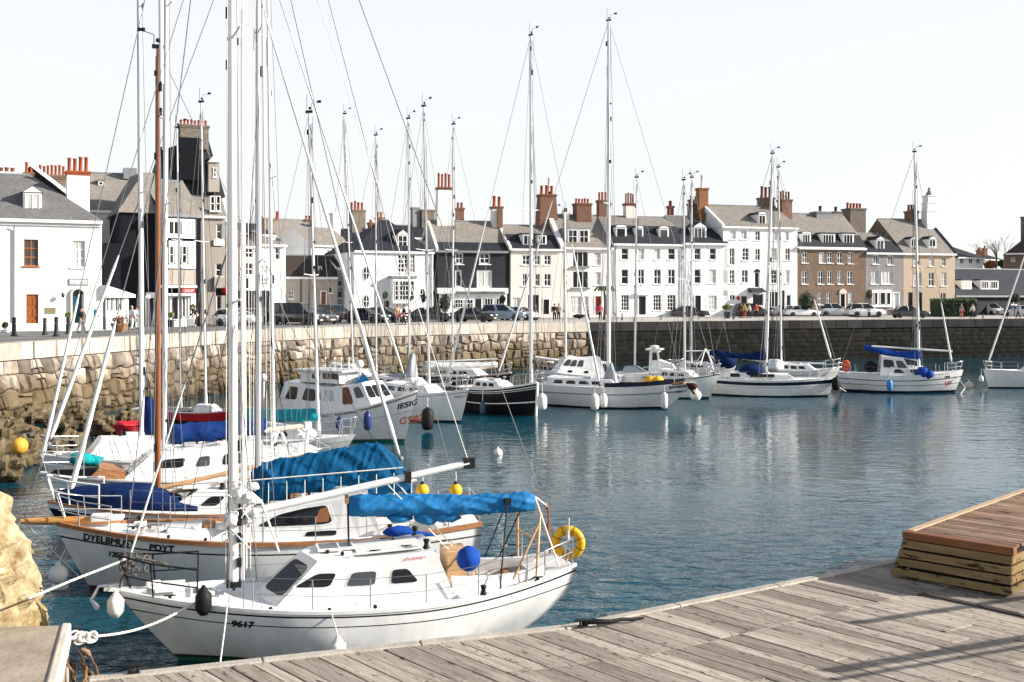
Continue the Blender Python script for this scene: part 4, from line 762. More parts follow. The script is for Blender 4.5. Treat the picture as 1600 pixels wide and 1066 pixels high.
h = House('far_red_house', 'tiny distant white and red house below the bare tree', (1536, 230), (1566, 232), 406, 9, wallw); h.win((1541, 410, 1545, 417), 1, 2); h.walls(); h.roof(398, slate_d, ov=.4); h.chim((1536, 388, 1541, 402), brk, (1, 384), y=4)
# roofs stepping up behind, left of centre
for args in (('back_tan_house', 'tan roofed house in the second row with orange chimney pot, above the hip roofed house', (424, 150), (500, 154), 378, 342, slate_t, [((428, 345, 438, 352), brk, (1, 330)), ((476, 343, 486, 352), brk, (2, 337))], wallw, [(452, 380, 460, 390), (470, 380, 478, 390)]),
             ('back_dark_house', 'second row house with dark slate roof and brown chimney, behind the narrow grey house', (374, 135), (430, 139), 366, 348, slate_d, [((408, 341, 424, 355), brst, None)], wallw, [(398, 364, 402, 371)]),
             ('back_white_house', 'second row white house with tall tapering white chimney above the barn', (486, 142), (548, 146), 384, 356, slate_t, [((518, 333, 529, 368), wallw, None)], wallw, [(508, 390, 514, 400), (520, 390, 526, 400)]),
             ('back_chimney_house', 'second row house with broad grey chimney and orange pots behind the corner house', (528, 150), (592, 153), 388, 358, slate_d, [((547, 328, 568, 368), dstone, (4, 315))], wallw, [(532, 392, 537, 402)]),
             ('back_grey_house', 'second row dark roofed house with stepped brown chimneys left of the tall white chimney', (618, 150), (690, 153), 372, 352, slate_d, [((643, 324, 654, 360), lead, None), ((656, 328, 676, 358), brst, None)], wallc, [(640, 376, 646, 384)])):
    nm_, lb, a, c, ev, rg, rm, chs, wm_, ws = args; h = House(nm_, lb, a, c, ev, 9, wm_); wins(h, ws); h.walls(); h.roof(rg, rm, ov=.3)
    for r, m, pt_ in chs: h.chim(r, m, pt_, y=4.5)
# ---------------------------------------------------------------- boats
class Boat:
    """local frame: x forward (bow +), y to port, z up from the waterline"""
    def __init__(s, name, label, bow, stern, B=2.7, fb=(1.3, .9, 1.05), tw=.6, rb=1.0, rs=.5, cat='sailing boat', group=None, keel=.5, fl=.45):
        a, c = G(*bow), G(*stern); s.L = (a - c).length; u = (a - c).normalized(); s.mid = (a + c) / 2; s.rz = math.atan2(u.y, u.x); s.u = u; s.v = V((-u.y, u.x, 0))
        s.B, s.fb, s.tw, s.rb, s.rs, s.kd, s.fl = B, fb, tw, rb, rs, keel, fl
        s.t = thing(name, label, cat, (s.mid.x, s.mid.y, 0), s.rz, group)
        s.side = 1 if s.v.y < 0 else -1        # side facing the camera
        s.far = s.mid.y > 45
    def loc(s, p): p = V(p); q = p - s.mid; return V((q.dot(s.u), q.dot(s.v), p.z))
    def wld(s, p): return s.mid + s.u * p[0] + s.v * p[1] + V((0, 0, p[2]))
    def px(s, x, y, d=None):                   # local point on the centre plane under a photo pixel
        r = V(((x - 800) / F, 1, (HY - y) / F)); o = V((0, 0, H)); k = (s.mid - o).dot(s.v) / r.dot(s.v); return s.loc(o + r * k)
    def sheer(s, t):
        b, m, a = s.fb; return m + (b - m) * ((t - .4) / .6) ** 2 if t > .4 else m + (a - m) * ((.4 - t) / .4) ** 2
    def half(s, t):
        k = s.tw + (1 - s.tw) * ss(t, -.25, .45) if t < .45 else 1 - ((t - .45) / .55) ** 2.3
        k = (s.tw + (1 - s.tw) * math.sin(min(1, t / .45) * math.pi / 2)) if t < .45 else k
        return max(.012, s.B / 2 * k)
    def tx(s, x): return min(1, max(0, (x + s.L / 2) / s.L))
    def pt(s, t, w, side=1):
        z0 = s.sheer(t); bb = s.half(t); x = -s.L / 2 + s.L * t; wc = max(0, min(w, 1))
        x += -s.rb * wc ** 1.15 * ss(t, .5, 1) + s.rs * wc ** 1.9 * (1 - ss(t, 0, .45))
        fl = .09 + s.fl * ss(t, .45, 1) + .30 * (1 - ss(t, 0, .35)); y = bb * (1 - fl * wc ** 1.7)
        if w <= 1: z = z0 * (1 - w)
        else: k = w - 1; z = -s.kd * k; y *= max(0., 1 - k ** 1.6)
        return V((x, side * y, z))
    def hull(s, rows, nt=36):
        """rows: list of (w, material) from the sheer down; material applies from that w to the next"""
        mats = []; rw = [r[0] for r in rows] + [2.0]; ws = []; mi = []
        for i, (w_, m) in enumerate(rows):
            if m not in mats: mats.append(m)
            nn = max(1, int((rw[i + 1] - w_) / .13))
            for k in range(nn): ws.append(lerp(w_, rw[i + 1], k / nn)); mi.append(mats.index(m))
        ws.append(2.0); b = MB(); ts = [i / nt for i in range(nt + 1)]
        for sd in (1, -1):
            vs = [s.pt(t, w_, sd) for t in ts for w_ in ws]; k = len(ws)
            for j in range(k - 1):
                b.add([vs[i * k + jj] for i in range(nt + 1) for jj in (j, j + 1)], [(2 * i, 2 * i + 1, 2 * i + 3, 2 * i + 2) if sd > 0 else (2 * i, 2 * i + 2, 2 * i + 3, 2 * i + 1) for i in range(nt)], mi[j], 0, True)
        for j in range(len(ws) - 1):
            b.add([s.pt(0, ws[j], 1), s.pt(0, ws[j + 1], 1), s.pt(0, ws[j + 1], -1), s.pt(0, ws[j], -1)], [(0, 1, 2, 3)], mi[j])
        o = b.build('hull', mats, s.t)
        me = o.data                              # weld the strips so the sides shade smoothly
        import bmesh
        bm = bmesh.new(); bm.from_mesh(me); bmesh.ops.remove_doubles(bm, verts=bm.verts, dist=.0005); bm.to_mesh(me); bm.free()
        s.hull_o = o; return o
    def deck(s, m, ck=None, floor=.45, mc=None, cw=.62, drop=.03, nt=30):
        """ck = (x0, x1) cockpit range cut into the deck"""
        b = MB(); ts = [lerp(.005, .992, i / nt) for i in range(nt + 1)]
        if ck: ts = sorted(set(ts + [s.tx(ck[0]), s.tx(ck[1])]))
        for i in range(len(ts) - 1):
            ta, tb = ts[i], ts[i + 1]; xm = -s.L / 2 + s.L * (ta + tb) / 2; rowv = []
            inck = ck and ck[0] < xm < ck[1]
            def row(t):
                x = -s.L / 2 + s.L * t; h_ = s.half(t) - .01; z = s.sheer(t) - drop; cam_ = .05 * s.half(t)
                c_ = min(cw * s.B / 2, h_ * .8); return [V((x, h_, z)), V((x, c_, z + cam_ * .7)), V((x, 0, z + cam_)), V((x, -c_, z + cam_ * .7)), V((x, -h_, z))]
            A_, B_ = row(ta), row(tb)
            for k in range(4):
                if inck and k in (1, 2): continue
                b.add([A_[k], A_[k + 1], B_[k + 1], B_[k]], [(0, 1, 2, 3)], 0)
            if inck:
                fz = floor
                f = lambda p: V((p.x, p.y * .80, fz))
                b.add([f(A_[1]), f(A_[3]), f(B_[3]), f(B_[1])], [(0, 1, 2, 3)], 1)
                for k in (1, 3): b.add([A_[k], B_[k], f(B_[k]), f(A_[k])], [(0, 1, 2, 3)], 1)
                if abs(ta - s.tx(ck[0])) < 1e-4: b.add([A_[1], A_[3], f(A_[3]), f(A_[1])], [(0, 1, 2, 3)], 1)
                if abs(tb - s.tx(ck[1])) < 1e-4: b.add([B_[1], B_[3], f(B_[3]), f(B_[1])], [(0, 1, 2, 3)], 1)
        return b.build('deck', [m, mc or m], s.t)
    def rail(s, m, r=.028, off=.0, up=.02, t0=.0, t1=.995, name='toe_rail', wd=None):
        b = MB()
        for sd in (1, -1):
            rings = []
            for i in range(41):
                t = lerp(t0, t1, i / 40); p = s.pt(t, 0, sd); p.z += up; w2 = (wd or r * 1.3); yy = sd * (abs(p.y) + off)
                rings.append([V((p.x, yy + w2, p.z - r)), V((p.x, yy + w2, p.z + r)), V((p.x, yy - w2, p.z + r)), V((p.x, yy - w2, p.z - r))])
            b.loft(rings, smooth=False)
        return b.build(name, m, s.t)
    def cabin(s, x0, x1, w0, w1, hA, hF, sf=.8, sa=.15, tum=.12, m=None, name='cabin', zb=None, crown=.06, par=None, bev=.04, nx=8):
        m = m or white_gel
        def ring(k):
            xb, xt = lerp(x0, x1, k), lerp(x0 + sa, x1 - sf, k); wb = lerp(w0, w1, k) ; wt = max(.05, wb - tum * (1 + .3 * k)); z0 = (s.sheer(s.tx(xb)) - .05) if zb is None else zb
            zt = (s.sheer(s.tx(xb)) if zb is None else zb) + lerp(hA, hF, k); return V((xb, wb, z0)), V((xt, wt, zt)), V((xt, 0, zt + crown))
        s_rings = []
        for i in range(nx + 1):
            a, c, e = ring(i / nx); s_rings.append([a, c, e, V((c.x, -c.y, c.z)), V((a.x, -a.y, a.z))])
        b = MB(); b.loft(s_rings, closed=False, caps=True, smooth=False); o = bevel(b.build(name, m, par or s.t), bev, 2, 25)
        def side(k, v, sd=1):
            a, c, e = ring(k); p = a.lerp(c, v); return V((p.x, sd * p.y, p.z))
        def front(u, v):            # u -1..1 across
            a, c, e = ring(1.0); p = a.lerp(c, v); return V((p.x, u * p.y, p.z))
        def back(u, v):
            a, c, e = ring(0.0); p = a.lerp(c, v); return V((p.x, u * p.y, p.z))
        def top(k, u):
            a, c, e = ring(k); p = e.lerp(c, abs(u)); return V((p.x, math.copysign(1, u) * p.y if u else 0, p.z))
        return o, side, front, back, top
    def pane(s, f, poly, par, m=None, fm=None, name='window', off=.012, grow=.14):
        """poly: list of surface coordinates; frame is a slightly larger plate below the glass"""
        m = m or glassd; cx = sum(p[0] for p in poly) / len(poly); cy = sum(p[1] for p in poly) / len(poly)
        pts = []
        n_ = len(poly)
        for i in range(n_):         # clip the corners
            a, c, e = V(poly[i - 1]), V(poly[i]), V(poly[(i + 1) % n_])
            pts += [c.lerp(a, .16), c.lerp(a, .05).lerp(e, .05), c.lerp(e, .16)]
        P3 = [f(p[0], p[1]) for p in pts]; cc = sum(P3, V()) / len(P3); nr = V()
        for i in range(len(P3)): nr += (P3[i] - cc).cross(P3[(i + 1) % len(P3)] - cc)
        nr.normalize()
        if abs(nr.y) > abs(nr.x):
            if nr.y * cc.y < 0: nr = -nr
        elif nr.z < 0: nr = -nr
        b = MB(); b.prism([p + nr * .001 for p in P3], nr * off); o = b.build(name, m, par)
        if fm is not False:
            b = MB(); Q_ = [cc + (p - cc) * (1 + grow) for p in P3]; b.prism([p - nr * .02 for p in Q_], nr * (off + .012)); b.build('frame', fm or white_gel, o)
        return o
    def mast(s, pxb, pxt, yt, r=.07, m=None, zb=None, spr=(.45, .75), spw=.5, name='mast', head=True, x=None):
        m = m or alu; p = s.px(pxb, 600); x = p.x if x is None else x; zb = s.sheer(s.tx(x)) - .06 if zb is None else zb
        base = V((x, 0, zb)); d = s.wld(base).y; top = D(pxt, yt, d); top = s.loc(top); top.y *= .3
        b = MB(); k = 14; b.tube([base.lerp(top, i / k) for i in range(k + 1)], [r * (1 - .35 * (i / k) ** 2) for i in range(k + 1)], 10); o = b.build(name, m, s.t)
        for f_ in spr:
            c = base.lerp(top, f_); b = MB()
            for sd in (1, -1): b.tube([c, c + V((-.12, sd * spw, .06))], [r * .35, r * .2], 6)
            b.build('spreader', m, o)
        b = MB(); b.box(base + V((0, 0, .05)), (r * 3, r * 3, .1)); b.tube([base.lerp(top, .0) + V((r * 1.05, 0, .9)), top + V((r * .7, 0, -.2))], max(.012, r * .12), 4)
        if head:
            b.box(top + V((0, 0, .05)), (.3, .07, .1)); b.tube([top + V((-.1, 0, .05)), top + V((-.1, 0, .75))], .012, 4); b.tube([top + V((.1, 0, .05)), top + V((.1, 0, .35)), top + V((.4, .1, .42))], .012, 4)
            b.box(top + V((.4, .1, .44)), (.18, .02, .1)); b.ball(top + V((0, .05, .2)), .06, 6, 5)
        RM = random.Random(int(pxb) * 7 + 1)
        for i in range(9):
            f_ = RM.uniform(.05, .97); q = base.lerp(top, f_) + V((RM.choice([-1, 1]) * r * .95, RM.uniform(-1, 1) * r, 0)); b.box(q, (r * .7, r * .7, RM.uniform(.08, .3)))
        if s.mid.y > 40:
            for i in range(4): q = base.lerp(top, RM.uniform(.7, 1)) ; b.tube([q + V((RM.uniform(-.2, .2), 0, 0)), base + V((RM.uniform(-.9, .7), RM.uniform(-.8, .8), .1))], .010, 4)
        b.build('mast_fittings', darkwire, o)
        s.mb_, s.mt = base, top; return o
    def stays(s, lines, r=.011, m=None, name='stay'):
        b = MB()
        for a, c in lines: b.tube([a, c], r, 4)
        return b.build(name, m or wire, s.t)
    def furl(s, a, c, r=.055, m=None, name='furled_jib', k0=.03, k1=.55):
        b = MB(); a, c = V(a), V(c); b.tube([a, c], .014, 4, 1); n_ = 16
        b.tube([a.lerp(c, lerp(k0, k1, i / n_)) for i in range(n_ + 1)], [r * .5] + [r * (1 - .4 * i / n_) * (1 + .1 * math.sin(i * 2.1)) for i in range(1, n_)] + [r * .25], 8, 0); b.ball(a.lerp(c, k0 - .01), r * 1.5, 8, 6, 1)
        return b.build(name, [m or white_c, wire], s.t)
    def shrouds(s, r=None, top=1.0, x=None, low=.5):
        r = r or (.008 if s.mid.y < 45 else .012); x = s.mb_.x - .15 if x is None else x; t = s.tx(x); hb = s.half(t) * .96; z = s.sheer(t); b = MB(); ct = s.mb_.lerp(s.mt, top); cl = s.mb_.lerp(s.mt, low)
        for sd in (1, -1):
            sp = cl + V((-.12, sd * .5, .06)); b.tube([(x, sd * hb, z), sp, ct], r, 4); b.tube([(x + .25, sd * hb, z), cl], r, 4); b.tube([(x - .3, sd * hb, z), cl], r, 4)
        return b.build('shroud', wire, s.t)
    def boom(s, a, c, r=.06, m=None): b = MB(); b.tube([a, c], [r, r * .9], 10); return b.build('boom', m or alu, s.t)
    def cover(s, a, c, h0, h1, w0, m, par=None, sag=.05, seed=0, name='sail_cover', n=48, below=.12, bumpy=.07, prof=None):
        """furled sail under a canvas cover lying on a boom from a to c"""
        a, c = V(a), V(c); d = (c - a).normalized(); sd = V((0, 0, 1)).cross(d).normalized(); b = MB(); rings = []
        for i in range(n + 1):
            k = i / n; p = a.lerp(c, k); hh = lerp(h0, h1, k) if prof is None else prof(k); ww = w0 * lerp(1, .62, k); endk = min(1, min(k, 1 - k) * 12 + .35); ring = []
            hh *= endk ** .4; ww *= endk
            for j in range(40):
                q = 2 * math.pi * j / 40; y = math.sin(q) * ww * (1 - .55 * max(0, math.cos(q))); z = (math.cos(q) * .5 + .5) * (hh + below) - below
                z -= sag * math.sin(k * math.pi); pos = p + sd * y + V((0, 0, z))
                ll = k * (c - a).length; w1 = noise.noise(V((ll * 1.5 + q * .55, q * .45, seed))); w2 = noise.noise(V((ll * 4.2 - q * .9, q * .5, seed + 5))); w3 = noise.noise(V((ll * .8, 0, seed + 9)))
                nz_ = bumpy * (.45 * w3 + 1.15 * (.3 - min(.6, abs(w1) * 2.2)) + .8 * (.25 - min(.5, abs(w2) * 1.9)))
                ring.append(pos + (sd * math.sin(q) + V((0, 0, math.cos(q)))) * nz_ * endk)
            rings.append(ring)
        b.loft(rings); return b.build(name, m, par or s.t)
    def pulpit(s, hgt=.62, back=1.1, r=.016, m=None, lean=.1):
        b = MB(); t1 = s.tx(s.L / 2 - back); tip = s.pt(.985, 0, 1); tip.y = 0; ps = []
        for sd in (1, -1):
            A = s.pt(t1, 0, sd) * 1; M = s.pt(s.tx(s.L / 2 - back * .45), 0, sd); ps.append((A + V((0, -sd * .03, hgt)), M + V((.05, 0, hgt)), tip + V((lean, sd * .10, hgt + .06)))); 
            b.tube([A, A + V((0, -sd * .03, hgt))], r, 6); b.tube([M, M + V((.05, 0, hgt))], r, 6); b.tube([tip + V((-.1, sd * .04, 0)), tip + V((lean, sd * .10, hgt + .06))], r, 6)
            b.tube([A + V((0, -sd * .03, hgt * .5)), M + V((.03, 0, hgt * .5)), tip + V((lean * .5, sd * .07, hgt * .52))], r * .8, 6)
        b.tube([ps[0][0], ps[0][1], ps[0][2], ps[1][2], ps[1][1], ps[1][0]], r, 6); return b.build('pulpit', m or steel, s.t)
    def pushpit(s, hgt=.62, ln=.9, r=.016, m=None):
        b = MB(); A = [s.pt(0, 0, sd) + V((.06, -sd * .05, 0)) for sd in (1, -1)]; C_ = [s.pt(ln / s.L, 0, sd) + V((0, -sd * .03, 0)) for sd in (1, -1)]; u = V((0, 0, hgt))
        for p in A + C_: b.tube([p, p + u], r, 6)
        for k in (1, .5): b.tube([C_[0] + u * k, A[0] + u * k, A[1] + u * k, C_[1] + u * k], r, 6)
        return b.build('pushpit', m or steel, s.t)
    def lifelines(s, x0, x1, n=4, hgt=.6, r=.013, m=None, each=True):
        for sd in (1, -1):
            tops = []
            for i in range(n):
                p = s.pt(s.tx(lerp(x0, x1, i / max(1, n - 1))), 0, sd) + V((0, -sd * .04, 0)); tops.append(p); 
                b = MB(); b.tube([p, p + V((0, 0, hgt))], r, 6); b.build('stanchion', m or steel, s.t)
            b = MB()
            for k in (1, .5): b.tube([p + V((0, 0, hgt * k)) for p in tops], r * .45, 4)
            b.build('lifeline', wire, s.t)
    def hatch(s, f, k, u, lx=.55, ly=.5, m=None, h=.05, z=None, name='hatch'):
        p = f(k, u) if f else V((k, u, s.sheer(s.tx(k)) + .02)); b = MB(); b.box(p + V((0, 0, h / 2 + .004)), (lx, ly, h)); o = bevel(b.build(name, m or white_gel, s.t), .012, 2)
        b = MB(); b.box(p + V((0, 0, h + .009)), (lx * .72, ly * .72, .008)); b.build('pane', glassg, o); return o
    def clutter(s, f, n, seed, span=(.1, .9)):
        RC = random.Random(seed)
        for i in range(n):
            p = f(RC.uniform(*span), RC.uniform(-.75, .75)); k = RC.choice(['coil', 'vent', 'box', 'winch', 'coil'])
            b = MB()
            if k == 'coil':
                b.tube([p + V((.13 * math.cos(q) * (1 + .1 * math.sin(q * 3)), .11 * math.sin(q), .02 + .006 * q)) for q in [j * .5 for j in range(34)]], .014, 5); b.build('rope_coil', RC.choice([rope_m, rope_m, darkwire, navy_c]), s.t)
            elif k == 'vent': b.lathe([(.06, 0), (.06, .09), (.10, .10), (.10, .13), (.03, .15)], p, 12); b.build('vent', RC.choice([steel, white_gel]), s.t)
            elif k == 'box': b.box(p + V((0, 0, .06)), (RC.uniform(.2, .45), RC.uniform(.15, .35), .12)); bevel(b.build('deck_box', RC.choice([white_deck, teak, grey_c]), s.t), .02, 2)
            else: s.bits([('w', p)])
    def bits(s, pts, m=None, name='deck_fitting'):
        """winches and cleats, each one a part"""
        for kind, p in pts:
            b = MB(); p = V(p)
            if kind == 'w': b.lathe([(.07, 0), (.06, .03), (.042, .06), (.042, .11), (.06, .14), (.055, .17), (.02, .175)], p, 12); nm_ = 'winch'
            elif kind == 'c': b.tube([p + V((-.1, 0, .05)), p + V((.1, 0, .05))], [.014, .014], 6); b.box(p + V((0, 0, .02)), (.06, .04, .05)); nm_ = 'cleat'
            else: b.ball(p + V((0, 0, .04)), .04, 7, 5); b.tube([p, p + V((0, 0, .04))], .02, 6); nm_ = 'block'
            b.build(nm_, m or darkwire, s.t)
    def letters(s, body, x, w_, size, m=None, xs=1., bold=.006, name='lettering', off=.006, shear=.12):
        """lettering laid on the topsides facing the camera; x is where it starts reading, w_ its baseline on the hull"""
        sd = s.side; dr = -sd            # reading direction along local x
        vs, fs = textmesh(body, size, xs); t0 = s.tx(x); b = MB()
        for dx, dy, k in ((0, 0, 0), (bold, 0, 1), (-bold, 0, 2), (0, bold, 3), (0, -bold, 4)):
            out = []
            for v in vs:
                xx = x + dr * (v.x + dx + shear * v.y); t = s.tx(xx)
                for _ in range(4):       # station whose side at that height lies under xx
                    z = s.sheer(t) * (1 - w_) + v.y + dy; q = s.pt(t, 1 - z / s.sheer(t), sd); t += (xx - q.x) / s.L
                z = s.sheer(t) * (1 - w_) + v.y + dy; q = s.pt(t, 1 - z / s.sheer(t), sd); out.append(V((xx, q.y + sd * (off + k * .0006), z)))
            b.add(out, fs)
            if not bold: break
        return b.build(name, m or ink, s.t)
def fender(name, label, px, py, d, r=.14, h=.55, m=None, tip=None, up=.6, to=None, group='fenders hanging on the boats', rope=True, ball=False):
    c = D(px, py, d); t = thing(name, label, 'fender', c, 0, group); b = MB()
    if ball: prof = [(.001, -r)] + [(r * math.sin(q), -r * math.cos(q)) for q in [math.pi * i / 12 for i in range(1, 12)]] + [(r * .3, r * .98), (r * .22, r * 1.18), (.001, r * 1.2)]
    else: prof = [(.001, -h / 2), (r * .5, -h / 2 + .02), (r * .85, -h / 2 + .09), (r, -h * .22), (r, h * .2), (r * .85, h / 2 - .11), (r * .5, h / 2 - .04), (r * .3, h / 2), (.001, h / 2 + .02)]
    b.lathe(prof, (0, 0, 0), 16); b.build('body', m or white_v, t)
    top = r * 1.15 if ball else h / 2
    b = MB(); b.lathe([(r * .42, top - .09), (r * .34, top - .02), (r * .2, top + .03), (.001, top + .04)], (0, 0, 0), 12); b.build('cap', tip or m or white_v, t)
    if rope:
        e = V((0, 0, top + up)) if to is None else V(to) - c; b = MB(); b.tube([(0, 0, top), e * .5 + V((.01, 0, top * .5)), e], .012 if d < 45 else .018, 5); b.build('lanyard', rope_m, t)
    return t

# ================= the near white sloop 9617
b1 = Boat('near_sloop', 'nearest white sloop with number 9617, three dark cabin windows and yellow ring at its stern', (185, 19.26), (886, 21.5), B=2.75, fb=(1.3, .98, 1.36), tw=.42, rb=1.05, rs=1.25, keel=.7)
s = b1
s.hull([(0, white_gel), (.055, ink), (.085, white_gel), (.235, ink), (.255, white_gel), (.89, pm('pale_boot', (.45, .5, .52), .4)), (.905, blackant_p), (.95, green_p)], 44)
s.deck(white_deck, (-3.35, -1.62), .72, cream_deck, cw=.62); s.rail(white_gel, .03, -.02, .015, t0=.0)
o, sd_, fr_, bk_, tp_ = s.cabin(-1.75, 1.55, .98, .86, .86, .72, sf=.80, sa=.38, tum=.16, crown=.07)
z_ = s.side
S1 = lambda k, v: sd_(k, v, z_); S2 = lambda k, v: sd_(k, v, -z_)
kx = lambda px: (s.loc(D(px, 905, 19.55)).x + 1.75 - .23) / (1.55 - .48 + 1.75 - .23)
for f in (S1, S2):
    for (xa, xb, xc, xd), m_ in (((467, 521, 519, 486), glassd), ((546, 589, 588, 547), glassg), ((614, 657, 642, 616), glassd)): s.pane(f, [(kx(xa), .46), (kx(xb), .46), (kx(xc), .74), (kx(xd), .74)], o, m_, grow=.17)
zd_, ztp = s.sheer(s.tx(1.55)) - .05, s.sheer(s.tx(1.55)) + .72
WC, WT = V((1.92, 0, zd_ + .03)), V((1.0, 0, ztp + .06))
wn = lambda q: (V((1.56, q * .85, zd_)), V((.755, q * .645, ztp)))
b = MB()
for q in (1, -1):
    N0, N1 = wn(q); b.add([WC, N0, N1, WT], [(0, 1, 2, 3)])
b.add([WT, wn(1)[1], wn(-1)[1], V((.65, 0, ztp + .075))], [(0, 1, 3), (0, 3, 2)]); ws_ = b.build('windscreen_trunk', white_gel, o)
def vface(q): 
    N0, N1 = wn(q); return lambda u, v: N0.lerp(WC, u).lerp(N1.lerp(WT, u), v)
for q in (1, -1):
    s.pane(vface(q), [(.10, .24), (.92, .24), (.92, .86), (.10, .86)], o, glassd, grow=.10)
b = MB(); k0, k1 = .10, .66
b.add([tp_(k0, -.8) + V((0, 0, .03)), tp_(k1, -.8) + V((0, 0, .03)), tp_(k1, .8) + V((0, 0, .03)), tp_(k0, .8) + V((0, 0, .03)), tp_(k1, 0) + V((0, 0, .03)), tp_(k0, 0) + V((0, 0, .03))], [(0, 1, 4, 5), (5, 4, 2, 3)]); b.build('roof_panel', cream_deck, o)
for u in (-.86, .86):
    b = MB(); b.tube([tp_(.1, u) + V((0, 0, .02))] + [tp_(lerp(.12, .7, i / 6), u) + V((0, 0, .075)) for i in range(7)] + [tp_(.73, u) + V((0, 0, .02))], .016, 6); b.build('grab_rail', white_gel, o)
s.hatch(tp_, .88, 0, .45, .55, name='hatch'); s.hatch(tp_, .73, .0, .3, .42)
s.hatch(None, 2.75, 0, .42, .42, m=alu)
s.bits([('w', tp_(.06, .72)), ('w', tp_(.06, -.72)), ('c', tp_(.22, .5)), ('c', tp_(.35, -.55)), ('c', tp_(.5, .6)), ('b', tp_(.9, .4)), ('b', tp_(.93, -.3)), ('b', tp_(.78, .62)), ('b', tp_(.3, -.2)),
        ('c', (3.3, .3, 1.2)), ('c', (3.3, -.3, 1.2)), ('w', (-2.2, 1.12, 1.08)), ('w', (-2.2, -1.12, 1.08)), ('c', (-3.3, .9, 1.22)), ('c', (-3.3, -.9, 1.22)), ('b', (.6, 1.2 * z_, 1.0)), ('b', (-.2, 1.22 * z_, 1.0)), ('b', (1.6, 1.05 * z_, 1.05))])
# anchor roller at the stem
b = MB(); b.hexa([(3.7, -.09, 1.27), (4.42, -.05, 1.34), (4.42, .05, 1.34), (3.7, .09, 1.27), (3.7, -.09, 1.33), (4.42, -.05, 1.41), (4.42, .05, 1.41), (3.7, .09, 1.33)]); b.tube([(4.1, 0, 1.44), (4.5, 0, 1.42), (4.62, 0, 1.2)], .03, 8, 1); b.hexa([(4.5, -.14, 1.05), (4.62, -.02, 1.2), (4.62, .02, 1.2), (4.5, .14, 1.05), (4.56, -.14, 1.05), (4.66, -.02, 1.22), (4.66, .02, 1.22), (4.56, .14, 1.05)], 1); b.build('anchor_roller', [white_gel, steel], s.t)
b = MB(); b.tube([(3.5, 0, 1.3), (3.5, 0, 1.42), (3.7, .1, 1.44)], .05, 8); b.box((3.3, 0, 1.34), (.5, .34, .12)); b.build('windlass', white_gel, s.t)
# pulpit with dark tubes, pushpit, stanchions
s.pulpit(.62, 1.35, .017, m=darkwire, lean=.12); s.lifelines(1.9, -3.1, 6, .58, .012)
s.pushpit(.50, .7, .014)
# cockpit: coaming, locker, seats, tiller
b = MB()
for q in (1, -1):
    k = [s.pt(s.tx(x), 0, q) for x in (-1.65, -2.3, -2.95, -3.6)]; rings = []
    for i, p in enumerate(k):
        hh = [.40, .26, .18, .12][i]; rings.append([V((p.x, p.y - q * .32, p.z - .03)), V((p.x, p.y - q * .34, p.z + hh)), V((p.x, p.y - q * .42, p.z + hh)), V((p.x, p.y - q * .45, p.z - .03))])
    b.loft(rings, smooth=False)
bevel(b.build('cockpit_coaming', white_gel, s.t), .015, 2)
b = MB(); p0 = s.loc(D(662, 893, 20.6)); b.hexa([(x, y, z) for z in (.52, 1.72) for x, y in ((-2.12, -.32 * z_), (-1.68, -.32 * z_), (-1.68, .34 * z_), (-2.12, .34 * z_))]); b.hexa([(x, y, z) for z in (.5, 1.45) for x, y in ((-2.2, .05 * z_), (-2.13, .05 * z_), (-2.13, .36 * z_), (-2.2, .36 * z_))]); bevel(b.build('locker', palewood, s.t), .015, 2)
b = MB(); b.box((-3.05, -.05, 1.06), (.16, 1.15, .05)); b.box((-3.05, 0, .88), (.05, .7, .3)); bevel(b.build('thwart', teak, s.t), .01, 2)
for q in (1, -1): b = MB(); b.bb(-2.75, q * .60 - .16, .73, -1.7, q * .60 + .16, .98); bevel(b.build('cockpit_seat', white_deck, s.t), .02, 2)
c = s.loc(D(732, 873, 20.3)); b = MB(); b.ball(c, (.23, .18, .235), 20, 14, nz=.05, nf=3); b.build('covered_drum', royal_c, s.t); b = MB(); b.tube([(c.x, c.y, .52), c], .05, 8); b.build('drum_post', steel, s.t)
c = s.loc(D(622, 830, 21.2)); b = MB(); b.ball(c, (.30, .13, .10), 14, 8, nz=.25, nf=4); b.tube([c + V((-.1, 0, -.02)), c + V((-.75, 0, -.12))], [.07, .03], 8); b.build('folded_canvas', royal_c, s.t)
# mast, rigging, boom spar, furled awning and its gallows
s.mast(365, 361, -560, .088, zb=1.26, spr=(.30, .58), spw=.75, head=False)
b = MB(); b.tube([s.mb_ + V((-.16, -.02, .1)), s.mb_ + V((-.16, -.02, 10.5))], .035, 8); b.build('mast_track', alu, s.t)
bx = s.mb_ + V((-.12, 0, 1.30)); e = s.loc(D(730, 722, 21.1)); e.y = 0
s.boom(bx, e, .072); b = MB(); b.box(e, (.22, .12, .2)); b.build('boom_end', darkwire, s.t); b = MB(); b.ball(bx, .12, 8, 6); b.build('gooseneck', darkwire, s.t); b = MB(); b.box(bx.lerp(e, .72), (.12, .2, .22)); b.build('boom_clamp', darkwire, s.t)
b = MB(); RB = random.Random(5)
for i in range(9):
    p = s.mb_ + V((-.14 + RB.uniform(-.22, .18), RB.uniform(-.16, .16), 1.1 + RB.uniform(-.1, .75))); b.ball(p, (RB.uniform(.05, .13), RB.uniform(.05, .1), RB.uniform(.06, .15)), 12, 9, nz=.7, nf=3, seed=i)
for i in range(12):
    p = s.mb_ + V((-.1, 0, RB.uniform(.8, 1.9))); b.tube([p + V((RB.uniform(-.3, .3), RB.uniform(-.2, .2), RB.uniform(-.25, .25))) for _ in range(4)], .014, 5)
for i in range(5):
    p = s.mb_ + V((-.5, RB.uniform(-.2, .2), 1.0)); b.tube([s.mb_ + V((-.1, 0, 1.9 - i * .1)), p + V((0, 0, .5)), p + V((-.3, .1, -.4))], .018, 5)
